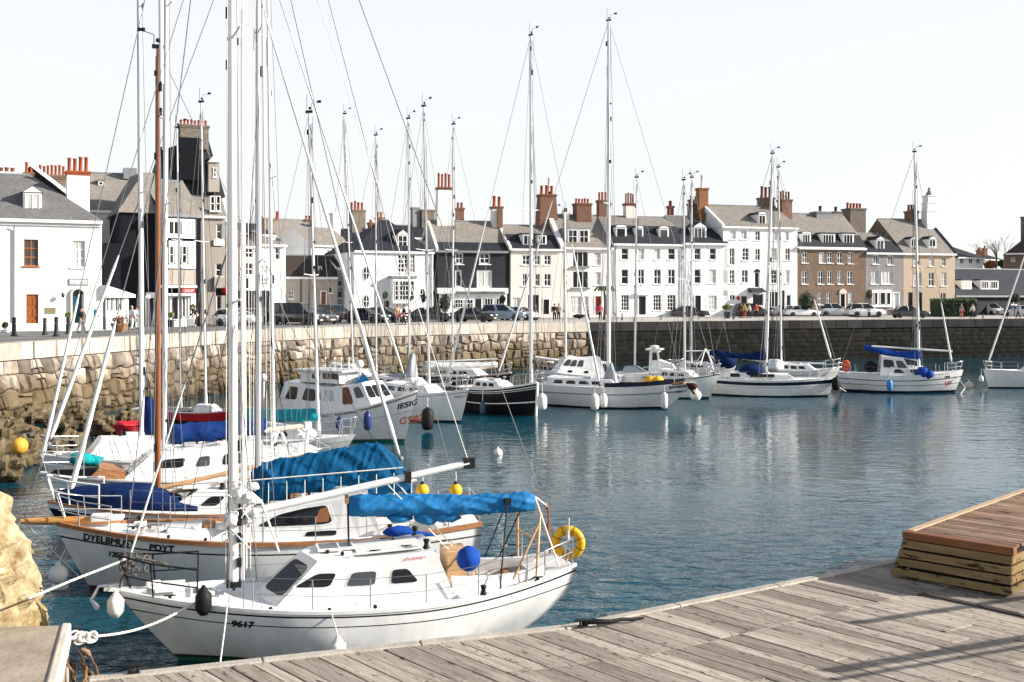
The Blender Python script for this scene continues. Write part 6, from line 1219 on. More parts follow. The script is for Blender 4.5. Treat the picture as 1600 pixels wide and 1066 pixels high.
s = sloop('navy_striped_sloop', 'white and navy sloop with grey awning behind the motor cruiser', (706, 63), (566, 68), (640, 637, 186), B=2.8, fb=(1.6, 1.25, 1.3), rows=[(0, white_gel), (.12, navy_p), (.6, white_gel), (.9, navy_p)], boomspec=None); c = s.loc(D(645, 592, 65)); s.cover(s.loc(D(642, 600, 65)), s.loc(D(583, 596, 67)), .8, .35, .5, grey_c, seed=6, n=20); b = MB(); b.loft([[V((c.x + .5, 0, 1.4)), V((c.x - .6, .4, 1.4)), V((c.x - .6, -.4, 1.4))], [V((c.x + .12, 0, 3.2)), V((c.x - .14, .1, 3.2)), V((c.x - .14, -.1, 3.2))]]); b.build('stacked_sail', grey_c, s.t)
s = sloop('back_sloop', 'small white sloop partly hidden behind the navy striped one, nearest to the wall', (612, 74), (510, 77), (588, 587, 212), B=2.3, fb=(1.3, 1.0, 1.0)); s = sloop('back_cutter', 'white sloop hidden behind the motor cruiser flybridge under the wall', (590, 80), (500, 82), (552, 536, 178), B=2.3, fb=(1.4, 1.1, 1.1))
s = sloop('white_boom_ketch', 'dark hulled yacht with long white stowed sail on its boom, behind the rounded white sloop', (800, 70), (660, 74), (707, 709, 195), B=2.8, fb=(1.7, 1.35, 1.4), rows=[(0, teak), (.05, navy_p), (.92, bluea_p)], deckm=teak, boomspec=((707, 575), (660, 572), None, 0)); a = s.loc(D(664, 574, 72)); c = s.loc(D(778, 568, 72)); s.cover(a, c, .42, .12, .26, white_c, seed=7, n=30, below=.3, bumpy=.04, name='stowed_sail'); b = MB(); b.tube([a + V((0, 0, .35)), c + V((0, 0, .3))], .05, 8); b.tube([s.loc(D(668, 588, 72)), s.loc(D(790, 589, 70))], .06, 8); b.build('boom', white_paint, s.t)
s = sloop('black_hulled_boat', 'black hulled wooden boat with white stripes and white stem', (839, 60), (721, 64.5), (830, 829, 56), B=2.7, fb=(1.85, 1.35, 1.35), rows=[(0, white_paint), (.035, black_p), (.10, white_paint), (.125, black_p), (.17, white_paint), (.185, black_p), (.56, white_paint), (.60, black_p)], rb=.12, deckm=teak, furl=(697, 600, 63), back=False, tw=.7, mr=.105, cab=(-.2, .15, .5, .35)); z_ = s.side
b = MB(); b.tube([s.pt(1, w_, 1) + V((.04, -s.pt(1, w_, 1).y, 0)) for w_ in [i / 8 for i in range(9)]], .07, 8); b.build('stem_band', white_paint, s.t); b = MB(); b.bb(-1.3, -.5, 1.3, -.5, .5, 1.75); bevel(b.build('deck_locker', varnish, s.t), .03, 2); s.furl(s.loc(D(938, 606, 63)), s.mt, .075, name='furled_staysail', k0=.02, k1=.42)
fender('fender', 'dark blue fender on the black hulled boat', 754, 638, 60.5, .16, .75, pm('slate_blue_vinyl', (.03, .06, .11), .4), up=.9); fender('fender', 'dirty white fender between the black bow and the long white sloop', 847, 628, 59.5, .27, .9, white_v, up=.5); 
s = sloop('yellow_bundle_sloop', 'long white sloop with dark stripe, navy side cloths and a yellow bundle on deck', (1086, 63.5), (840, 67.0), (951, 951, 33), B=2.9, fb=(1.6, 1.2, 1.25), rows=[(0, white_gel), (.30, lead), (.36, white_gel), (.93, black_p)], rb=1.75, cab=(-.42, .05, .5, .4), wn=4, furl=(776, 592, 66), back=False, mr=.125, tw=.7, ck=False); z_ = s.side
b = MB()
for i in range(14):
    ta, tb = lerp(s.tx(-.2), s.tx(4.3), i / 14), lerp(s.tx(-.2), s.tx(4.3), (i + 1) / 14); pa, pb = s.pt(ta, 0, z_), s.pt(tb, 0, z_); ha, hb = [.32 + .10 * noise.noise(V((q * 9, 0, 0))) for q in (ta, tb)]
    b.add([pa + V((0, z_ * .02, .05)), pb + V((0, z_ * .02, .05)), pb + V((0, -z_ * .03, hb)), pa + V((0, -z_ * .03, ha)), pa + V((0, -z_ * .05, .05)), pb + V((0, -z_ * .05, .05))], [(0, 1, 2, 3), (3, 2, 5, 4)])
b.build('side_cloth', pm('dark_navy_cloth', (.02, .024, .045), .9), s.t); c = s.loc(D(1019, 598, 64)); b = MB(); b.ball(c + V((-.12, 0, 0)), (.44, .4, .40), 18, 12, nz=.15, nf=2.5); b.ball(c + V((.35, 0, .02)), (.36, .36, .38), 18, 12, nz=.15, nf=2.5, seed=5); b.build('yellow_bundle', pm('yellow_canvas', (.78, .42, .02), .7, var=.2, bump=.3), s.t)
b = MB(); b.ball(s.loc(D(989, 600, 64.5)), (.4, .3, .14), 12, 8, nz=.2); b.build('rope_heap', palewood, s.t); b = MB(); b.tube([s.loc(D(1008, 606, 63.8)), s.loc(D(1068, 598, 63.2))], .08, 8); b.build('spare_spar', teak, s.t); s.letters('BAHARNAT', s.loc(D(1043, 612, 63)).x, .16, .20, bold=.012); s.letters('1ad.e', s.loc(D(1051, 620, 63)).x, .37, .18, bold=.012)
b = MB(); c = s.loc(D(955, 585, 65.5)); b.loft([[V((c.x + .5, .3, 1.2)), V((c.x + .5, -.3, 1.2)), V((c.x - .5, -.3, 1.2)), V((c.x - .5, .3, 1.2))], [V((c.x + .1, .08, 2.6)), V((c.x + .1, -.08, 2.6)), V((c.x - .12, -.08, 2.6)), V((c.x - .12, .08, 2.6))]]); b.build('mast_coat', grey_c, s.t); c = s.loc(D(1082, 604, 63.3)); b = MB(); b.ball(c, (.28, .2, .2), 10, 8, nz=.4, nf=3); b.tube([c + V((-.3, 0, .2)), c + V((.1, 0, -.45))], .07, 6); b.build('bow_anchor', pm('rust_brown', (.05, .02, .012), .8), s.t)
s.furl(s.loc(D(1116, 584, 66)), s.mt, .055, name='furled_jib_stay', k0=.01, k1=.06)
fender('fender', 'white fender with navy top on the long white sloop, nearest its bow', 1038, 626, 62.0, .2, .95, white_v, blue_v, up=.4); fender('fender', 'white fender with navy top at the middle of the long white sloop', 943, 626, 63.2, .22, .85, white_v, blue_v, up=.4); fender('fender', 'large plain white fender at the middle of the long white sloop', 929, 628, 63.0, .27, .95, white_v, up=.4)
fender('fender', 'big cream fender below the bow just right of the dark anchor', 1087, 618, 64.5, .34, 1.0, white_v, ball=True, up=.4)
s = Boat('white_motor_yacht', 'white motor yacht with raked grey windows behind the long white sloop', (838, 73), (968, 74), B=3.0, fb=(1.75, 1.4, 1.3), tw=.85, rb=.9, cat='motor boat'); z_ = s.side; s.hull([(0, white_gel), (.3, lead), (.33, white_gel), (.92, navy_p)], 24); s.deck(white_deck, None); o, sd_, fr_, bk_, tp_ = s.cabin(-1.6, 1.7, 1.2, .95, 1.15, 1.0, sf=.75, sa=.3, tum=.25); S1 = lambda k, v: sd_(k, v, z_)
[s.pane(S1, [(k, .5), (k + .15, .5), (k + .12, .88), (k, .88)], o, glassg, grow=.06) for k in (.48, .66, .82)]; [s.pane(S1, [(k, .12), (k + .1, .12), (k + .1, .26), (k, .26)], o) for k in (.35, .7)]; s.pulpit(.6, 1.4, .02); s.mast(884, 882, 331, .085, spr=(.6,), spw=.5); s.stays([(V((-2.6, 0, 1.3)), s.mt), (V((2.5, 0, 1.5)), s.mt)], .012); b = MB(); b.tube([s.loc(D(836, 558, 73)), s.loc(D(930, 571, 73))], .08, 8); b.tube([s.loc(D(888, 557, 73)), s.loc(D(952, 568, 73))], .08, 8); b.build('boom', white_paint, s.t)
s = Boat('wheelhouse_boat', 'small white fishing boat with upright wheelhouse in front of the dark wall', (1070, 75.5), (962, 77), B=2.6, fb=(1.7, 1.3, 1.25), tw=.8, rb=.7, cat='fishing boat'); z_ = s.side; s.hull([(0, white_gel), (.5, navy_p), (.7, white_gel), (.92, navy_p)], 22); s.deck(white_deck, None); c = s.loc(D(1022, 575, 76)).x
o, sd_, fr_, bk_, tp_ = s.cabin(c - .3, c + .5, .62, .58, 1.6, 1.55, sf=.15, sa=.05, tum=.08); s.pane(lambda k, v: sd_(k, v, z_), [(.3, .55), (.85, .55), (.8, .88), (.3, .88)], o); [s.pane(fr_, [(u, .55), (u + .8, .55), (u + .8, .88), (u, .88)], o) for u in (-.85, .05)]; b = MB(); b.bb(c - .5, -.75, 2.88, c + .55, .75, 2.98); b.ball((c, 0, 3.1), (.35, .3, .12), 10, 6); b.build('wheelhouse_roof', white_gel, o); s.mast(992, 995, 278, .08, spr=(.97,), spw=.6); s.pulpit(.6, 1.1, .02); s.stays([(V((2, 0, 1.6)), s.mt)], .012); s.cabin(c - 2.2, c - .5, .7, .7, .4, .4, name='hold_cover', m=grey_c); b = MB(); b.hexa([(c - .3, -.5, 1.25), (c + 1.6, -.3, 1.4), (c + 1.6, .3, 1.4), (c - .3, .5, 1.25), (c + .4, -.5, 2.2), (c + 1.3, -.25, 1.9), (c + 1.3, .25, 1.9), (c + .4, .5, 2.2)]); b.build('fore_canopy', white_c, o)
s = sloop('grey_cover_sloop', 'white sloop with grey deck cover whose bow points right, beside the blue covered sloop', (1125, 70), (1012, 73), (1070, 1068, 282), B=2.7, fb=(1.65, 1.25, 1.3), rows=[(0, navy_p), (.05, white_gel), (.93, navy_p)], deckm=grey_c)
s = sloop('dark_hooded_sloop', 'white sloop with dark sprayhood, rearmost, left of the blue covered sloop', (1150, 79), (1042, 81), (1080, 1081, 278), B=2.6, fb=(1.6, 1.3, 1.3)); b = MB(); c = s.loc(D(1150, 566, 79)); b.ball((c.x - .7, 0, 1.9), (.8, .9, .6), 14, 8); b.build('sprayhood', navy_c, s.t); b = MB(); c = s.loc(D(1102, 545, 79)); [b.tube([c, s.loc(D(1102 + dx, 572, 79 + dy))], .04, 6) for dx, dy in ((-18, .5), (14, -.5), (-8, -.8), (22, .6))]; b.tube([s.loc(D(1070, 549, 79)), s.loc(D(1112, 548, 79))], .05, 6); b.build('stern_gantry', white_paint, s.t)
s = sloop('blue_covered_sloop', 'white sloop with broad navy stripe and navy sail cover, right of centre', (1307, 71.8), (1104, 73.8), (1196, 1207, 241), B=2.9, fb=(1.3, 1.05, 1.2), rows=[(0, white_gel), (.10, navy_p), (.30, white_gel), (.40, lead), (.42, white_gel), (.92, black_p)], cab=(-.32, .2, .5, .35), wn=0, furl=(1300, 566, 71.8, .3), boomspec=((1198, 566), (1108, 552), None, .55), mr=.11, rb=.55, ll=5); z_ = s.side
a = s.loc(D(1199, 562, s.wld(s.mb_).y)); a.y = 0; c = s.px(1108, 553); c.y = 0; s.cover(a, c, .95, .16, .2, navy_c, seed=22, n=40, below=.1, prof=lambda k: .3 + .75 * math.exp(-k * 9)); o = s.cab_o; b = MB()
for xa_, xb_ in ((1140, 1155), (1172, 1210)):
    p0, p1 = s.loc(D(xa_, 590, 71.5)).x, s.loc(D(xb_, 590, 71.5)).x; b.bb(min(p0, p1), z_ * .93 - .03, 1.26, max(p0, p1), z_ * .93 + .03, 1.48)
b.build('window', glassd, o); b = MB(); b.ball((s.loc(D(1175, 575, 73)).x, 0, 1.6), (.9, .95, .5), 14, 8); b.build('sprayhood', navy_c, s.t)
fender('fender', 'black tyre like fender between the blue striped bow and the orange bag boat', 1306, 600, 71.5, .26, .9, blackrub, up=.3); s_ = s
s = sloop('white_back_sloop', 'white sloop with bare boom behind the blue covered sloop', (1313, 78), (1192, 80), (1221, 1216, 262), B=2.7, fb=(1.55, 1.25, 1.3), boomspec=((1221, 566), (1290, 568), None, 0)); b = MB(); c = s.loc(D(1208, 567, 79)); b.ball(c + V((0, 0, -.25)), (.8, .7, .5), 18, 12, nz=.3); b.build('white_hood', white_c, s.t)
s = sloop('orange_bag_sloop', 'white sloop with twin navy stripes, royal blue covers and an orange bag', (1505, 74.8), (1309, 76.8), (1436, 1429, 238), B=3.0, fb=(1.55, 1.15, 1.3), rows=[(0, white_gel), (.26, navy_p), (.31, white_gel), (.55, navy_p), (.58, white_gel), (.88, navy_p)], cab=(-.1, .26, .62, .45), wn=2, furl=(1488, 572, 74.9, .3), boomspec=((1438, 564), (1350, 545), None, .6), mr=.1, rb=.55); z_ = s.side
a = s.loc(D(1439, 562, s.wld(s.mb_).y)); a.y = 0; c = s.px(1350, 545); c.y = 0; s.cover(a, c, .9, .2, .2, royal_c, seed=25, n=40, below=.1, prof=lambda k: .3 + .65 * math.exp(-k * 8)); b = MB(); b.tube([s.loc(D(1362, 541, 76)), s.loc(D(1488, 549, 75))], .06, 8); b.build('spare_boom', white_paint, s.t)
c = s.loc(D(1440, 583, 74.5)); b = MB(); b.ball(c, (.42, .4, .42), 14, 9, nz=.25); b.ball(c + V((.45, 0, -.1)), (.35, .4, .32), 14, 9, nz=.25, seed=4); b.build('folded_cover', royal_c, s.t); x0 = s.loc(D(1378, 575, 76)).x; x1 = s.loc(D(1412, 575, 76)).x
o, sd_, fr_, bk_, tp_ = s.cabin(min(x0, x1) - .2, max(x0, x1) + .5, .95, .85, 1.35, 1.15, sf=.6, sa=.1, tum=.12, name='deckhouse'); s.pane(lambda k, v: sd_(k, v, z_), [(.1, .45), (.5, .45), (.5, .85), (.1, .85)], o); s.pane(lambda k, v: sd_(k, v, z_), [(.6, .45), (.95, .45), (.88, .85), (.6, .85)], o, glassg)
b = MB(); b.ball(s.loc(D(1322, 572, 76)), (.30, .2, .42), 14, 10, nz=.06); b.build('orange_bag', orange_p, s.t); b = MB(); b.ball(s.loc(D(1360, 573, 76)), (.5, .6, .42), 14, 8, nz=.1); b.build('dark_sprayhood', blackrub, s.t)
vs, fs = textmesh('U7', .32, 1.0); s.letters('U7', s.loc(D(1479, 598, 74)).x, .62, .36, m=redink, bold=.02, shear=0); s.letters('MAB', s.loc(D(1478, 588, 74)).x, .24, .17, bold=.012, shear=0)
fender('fender', 'light blue fender with dark top on the side of the orange bag sloop', 1390, 602, 73.8, .2, .75, pm('light_blue_vinyl', (.05, .22, .5), .4), blue_v, up=.4)
s = sloop('far_right_yacht', 'white yacht cut off by the right edge of the photo', (1536, 78.5), (1740, 81), (1690, 1690, 140), B=2.8, fb=(1.35, 1.15, 1.2), rows=[(0, white_gel), (.93, navy_p)], furl=True, rb=.5); fender('fender', 'dirty white fender at the bow of the cut off yacht on the right', 1533, 592, 78, .16, .5, white_v, up=.5)
# buoys in the water
cream_v = pm('cream_vinyl', (.58, .52, .42), .5, var=.2, vs=6)
def buoy(px, py, r, label, m=None):
    d = F * (H - r * .35) / (py - HY); t = thing('mooring_buoy', label, 'buoy', D(px, py, d)); b = MB(); b.ball((0, 0, 0), r, 18, 12); b.build('float', m or white_v, t); b = MB(); b.lathe([(r * .25, r * .95), (r * .15, r * 1.15), (.03, r * 1.2), (.03, r * 1.4)], (0, 0, 0), 10); b.build('eye', white_v, t)
buoy(778, 708, .19, 'white round mooring buoy floating alone on the open water'); buoy(1514, 603, .32, 'cream round mooring buoy off the bow of the orange bag sloop', cream_v)
c = D(30, 697, 36); t = thing('ball_buoy', 'big yellow ball buoy by the boulders at the left edge', 'buoy', c, 0, 'yellow ball buoys'); b = MB(); b.ball((0, 0, 0), .28, 20, 14); b.build('float', pm('amber_vinyl', (.66, .33, .04), .45, var=.15), t); b = MB(); b.tube([(0, 0, .28), (.3, -.4, .45), (.9, -.9, .55)], .018, 5); b.build('lanyard', rope_m, t)
# mooring ropes
def mooring(label, pts, r=.022, m=None):
    b = MB(); P_ = [V(p) for p in pts]; n_ = 60; 
    def at(k):
        k *= len(P_) - 1; i = min(int(k), len(P_) - 2); return P_[i].lerp(P_[i + 1], k - i)
    path = [at(i / n_) for i in range(n_ + 1)]; L_ = sum((path[i + 1] - path[i]).length for i in range(n_))
    for st in range(3):
        q = [p + (V((1, 0, 0)) * math.cos(i * 1.25 + st * 2.094) + V((0, 0, 1)) * math.sin(i * 1.25 + st * 2.094)) * r * .42 for i, p in enumerate(path)]; b.tube(q, r * .62, 5)
    return tag(b.build('mooring_rope', m or rope_m), label, 'rope')
kn = D(127, 996, 17.6); mooring('white twisted rope from the bow of the nearest sloop to the stone landing', [kn] + [kn.lerp(D(310, 939, 18.9), k) - V((0, 0, .16 * math.sin(k * math.pi))) for k in (.1, .2, .3, .4, .5, .6, .7, .8, .9)] + [D(310, 939, 18.9)], .025)
b = MB(); RK = random.Random(2)
for i in range(7): c = kn + V((RK.uniform(-.16, .16), RK.uniform(-.05, .05), RK.uniform(-.04, .04))); b.tube([c + V((.07 * math.cos(q), .05 * math.sin(q * 1.3), .06 * math.sin(q))) for q in [k * .6 for k in range(12)]], .022, 6)
b.tube([kn, D(100, 998, 17.45)], .035, 6); tag(b.build('rope_knot', rope_m), 'bulky white rope knot at the corner of the stone landing', 'rope')
mooring('white rope from the cream rock up to the bow rail of the nearest sloop', [D(45, 935, 17.0), D(110, 908, 18.0), D(182, 880, 19.1), D(198, 872, 19.2)], .022); b = MB(); c = D(203, 880, 19.2)
for i in range(9): q = c + V((RK.uniform(-.12, .3), RK.uniform(-.1, .1), RK.uniform(-.14, .10))); b.tube([q + V((.05 * math.cos(k * .7), .05 * math.sin(k), .07 * math.sin(k * .7))) for k in range(8)], .02, 5)
b.tube([c, D(190, 905, 19.2), D(186, 925, 19.25)], .025, 5); b.tube([c + V((.1, 0, .1)), c + V((.55, .1, -.02)), c + V((.7, .1, -.12))], .025, 6); tag(b.build('rope_tangle', pm('dark_rope', (.10, .09, .08), .8)), 'dark tangle of rope tied on the bow rail of the nearest sloop', 'rope')
mooring('thin white line from the bow deck of the nearest sloop down to the jetty edge', [D(356, 938, 18.95), D(352, 975, 17.6), D(344, 1036, 16.1)], .014)
b = MB(); c = D(116, 1036, 16.7)
for i in range(46):
    q = c + V((RK.uniform(-.14, .3), RK.uniform(-.25, .2), 0)); q.z = c.z + RK.uniform(-.75, .35) - max(0, q.x - c.x) * 1.2; e_ = V((RK.uniform(-.1, .2), RK.uniform(-.15, .15), RK.uniform(-.4, -.1))); r_ = RK.uniform(.012, .05)
    b.tube([q, q + e_ * .5 + V((RK.uniform(-.05, .05), 0, 0)), q + e_], [r_ * .5, r_, r_ * .3], 7, 0, RK.uniform(-1, 1))
tag(b.build('driftwood', pm('driftwood', (.13, .085, .05), .85, var=.4, vs=4, tone=.7, bump=.6)), 'bundle of brown driftwood and weed wedged between the landing and the jetty', 'driftwood')
for pts, lb in (([D(1488, 577, 74.8), D(1508, 606, 74.5), D(1497, 622, 73.5)], 'white mooring line from the bow of the orange bag sloop to its buoy'), ([D(1300, 590, 71.8), D(1312, 606, 71.8), D(1322, 612, 72)], 'mooring line between the blue covered sloop and the orange bag sloop')): mooring(lb, pts, .028)
# ---------------------------------------------------------------- cars
tyre_m = pm('tyre', (.02, .02, .02), .8); rim_m = pm('rim', (.45, .46, .47), .3, metal=.7); carglass = pm('car_glass', (.008, .012, .015), .05, spec=.5); lampw = pm('head_lamp', (.7, .7, .68), .15); lampr = pm('tail_lamp', (.35, .01, .01), .2); platem = pm('number_plate', (.7, .68, .55), .5)
def paint(nm, c): return pm('car_' + nm, c, .22, var=.03, coat=.8, spec=.6)
KIND = {   # length, width, height, profile: (x, lower-body top), glass: (x base rear, x roof rear, x roof front, x base front)
    'sedan': (4.6, 1.78, 1.43, [(-2.3, .78), (-2.2, .92), (-1.5, .96), (0, .95), (.9, .93), (1.7, .85), (2.2, .72), (2.3, .58)], (-1.75, -1.0, .15, 1.0)),
    'hatch': (4.1, 1.75, 1.47, [(-2.05, .75), (-1.98, .95), (-1.3, .98), (0, .96), (.9, .93), (1.6, .84), (1.98, .70), (2.05, .55)], (-1.92, -1.45, .1, 1.05)),
    'suv': (4.6, 1.86, 1.72, [(-2.3, .8), (-2.24, 1.05), (-1.4, 1.08), (0, 1.06), (1.0, 1.04), (1.8, .98), (2.22, .84), (2.3, .6)], (-2.2, -1.85, .2, 1.1)),
    'van': (5.0, 1.95, 1.95, [(-2.5, .8), (-2.45, 1.12), (-1.4, 1.15), (0, 1.13), (1.2, 1.1), (1.9, 1.02), (2.42, .86), (2.5, .6)], (-2.42, -2.25, .75, 1.5))}
def car(kind, px, base, col, label, head=0., cat=None, name=None):
    L_, Wd, Ht, pr, gl = KIND[kind]; p = P(px, base, Q)
    if px > 350: p.z = Q + .012
    t = thing(name or {'van': 'parked_van'}.get(kind, 'parked_car'), label, cat or {'van': 'van'}.get(kind, 'car'), p, rad(head), 'vehicles parked along the quay'); hw = Wd / 2; b = MB(); rings = []
    for x, z in pr:
        k = 1 - .16 * abs(x / (L_ / 2)) ** 5; w_ = hw * k; zb = .24 + (.12 if abs(x) > L_ / 2 - .2 else 0); rings.append([V((x, -w_ * .93, zb)), V((x, -w_, .45)), V((x, -w_ * .985, z - .14)), V((x, -w_ * .90, z)), V((x, w_ * .90, z)), V((x, w_ * .985, z - .14)), V((x, w_, .45)), V((x, w_ * .93, zb))])
    b.loft(rings); bevel(b.build('body', col, t), .03, 2, 30)
    zb = pr[3][1] - .03; wb, wt = hw * .90, hw * .70; x0, x1, x2, x3 = gl; b = MB()
    b.hexa([(x0, -wb, zb), (x3, -wb, zb), (x3, wb, zb), (x0, wb, zb), (x1, -wt, Ht - .05), (x2, -wt, Ht - .05), (x2, wt, Ht - .05), (x1, wt, Ht - .05)]); b.build('window', carglass, t)
    b = MB(); b.hexa([(x1 - .06, -wt - .03, Ht - .07), (x2 + .08, -wt - .03, Ht - .07), (x2 + .08, wt + .03, Ht - .07), (x1 - .06, wt + .03, Ht - .07), (x1 + .08, -wt * .86, Ht), (x2 - .08, -wt * .86, Ht), (x2 - .08, wt * .86, Ht), (x1 + .08, wt * .86, Ht)])
    for sd in (1, -1):
        for xa, xb in ((x0, x1), (x3, x2), (lerp(x0, x3, .52), lerp(x1, x2, .55))):
            b.tube([(xa, sd * (wb + .0), zb - .02), (xb, sd * (wt + .01), Ht - .06)], .045, 5)
    bevel(b.build('roof', col, t), .02, 2, 30)
    for x in (-L_ * .29, L_ * .30):
        for sd in (1, -1):
            b = MB(); R_ = .33 if kind in ('sedan', 'hatch') else .37; b.lathe([(R_ * .6, -.10), (R_ * .95, -.11), (R_, -.07), (R_, .07), (R_ * .95, .11), (R_ * .6, .10)], (x, sd * (hw - .09), R_), 18, ax=(0, sd, 0)); wl_ = b.build('wheel', tyre_m, t)
            b = MB(); b.lathe([(.001, .085), (R_ * .2, .10), (R_ * .58, .095), (R_ * .66, .112), (R_ * .66, .0)], (x, sd * (hw - .09), R_), 12, ax=(0, sd, 0)); b.build('rim', rim_m, wl_)
    for sd in (1, -1):
        b = MB(); b.ball((L_ / 2 - .13, sd * hw * .70, .68 if Ht < 1.6 else .82), (.14, .2, .09), 10, 6); b.build('headlight', lampw, t)
        b = MB(); b.ball((-L_ / 2 + .08, sd * hw * .74, .82 if Ht < 1.6 else .98), (.09, .16, .11), 10, 6); b.build('tail_light', lampr, t)
        b = MB(); b.ball((x3 - .35, sd * (hw + .08), zb + .1), (.09, .12, .07), 8, 6); b.build('mirror', col, t)
    b = MB(); b.box((L_ / 2 + .005, 0, .42), (.03, .52, .11)); b.box((-L_ / 2 - .005, 0, .6), (.03, .52, .11)); b.build('number_plate', platem, t)
    b = MB(); b.box((L_ / 2 - .02, 0, .58), (.05, hw * 1.0, .12)); b.box((L_ / 2 - .04, 0, .32), (.1, hw * 1.5, .12)); b.build('grille', blackrub, t)
    return t
cw_, cs_, cb_, cn_, cg_, cbl = paint('white', (.75, .75, .75)), paint('silver', (.42, .44, .46)), paint('black', (.007, .007, .009)), paint('navy', (.008, .012, .028)), paint('grey', (.06, .065, .07)), paint('steel_blue', (.16, .22, .31))
car('hatch', 371, 509.5, cw_, 'white car leftmost in the row, half hidden by the thick white mast', -20); car('sedan', 403, 506.5, cs_, 'silver dark windowed car between the two left white masts', -25); car('van', 461, 507.5, cb_, 'large black van in front of the stone barn', -12); car('hatch', 497, 506.5, cg_, 'dark grey hatchback just right of the large black van', -40)
car('suv', 524, 503.5, cg_, 'grey estate with pale roof in front of the barn annexe', -38); car('sedan', 572, 505, cn_, 'dark blue saloon in front of the white corner house', -25); car('hatch', 603, 504, cb_, 'black hatchback behind the masts beside the topiary tree', -20); car('sedan', 672, 503.3, cb_, 'long black saloon right of the couple with the red bag', -14); car('sedan', 740, 503.4, cb_, 'black hatchback outside the shopfront of the dark grey house', -22); car('suv', 786, 501.8, cbl, 'steel blue car outside the right end of the shopfront', -8); car('hatch', 814, 500.8, cw_, 'white hatchback nosing out behind the steel blue car', -35)
car('sedan', 1078, 496.8, cb_, 'black saloon in front of the gabled white house', -4); car('suv', 1176, 496.3, cb_, 'black car behind the group of people at the tall white house', 5); car('sedan', 1199, 495.8, cs_, 'silver saloon right of the group of people', -12); car('hatch', 1228, 495.6, cw_, 'small white car between the two right masts', 150); car('sedan', 1251, 495.9, cw_, 'white saloon at the corner of the brown stone house', 8); car('hatch', 1276, 494.2, cbl, 'blue grey hatchback behind the white saloon by the round dark bush', 20)
car('suv', 1303, 495.3, cs_, 'silver estate in front of the brown stone house', 5); car('suv', 1352, 495.8, cw_, 'white off-roader in front of the narrow grey stone house', 3); car('sedan', 1385, 494.3, cbl, 'blue saloon parked behind the white off-roader', 0); car('sedan', 1420, 497.0, cb_, 'long dark car beside the mast in front of the tan house', 0); car('hatch', 1472, 493.8, cb_, 'black hatchback with red tail lights by the hedge', 178); car('suv', 1547, 493.6, cw_, 'white pickup facing the harbour near the right edge', -75); car('sedan', 1588, 494.5, cs_, 'silver car at the right edge behind the person in blue', 170)

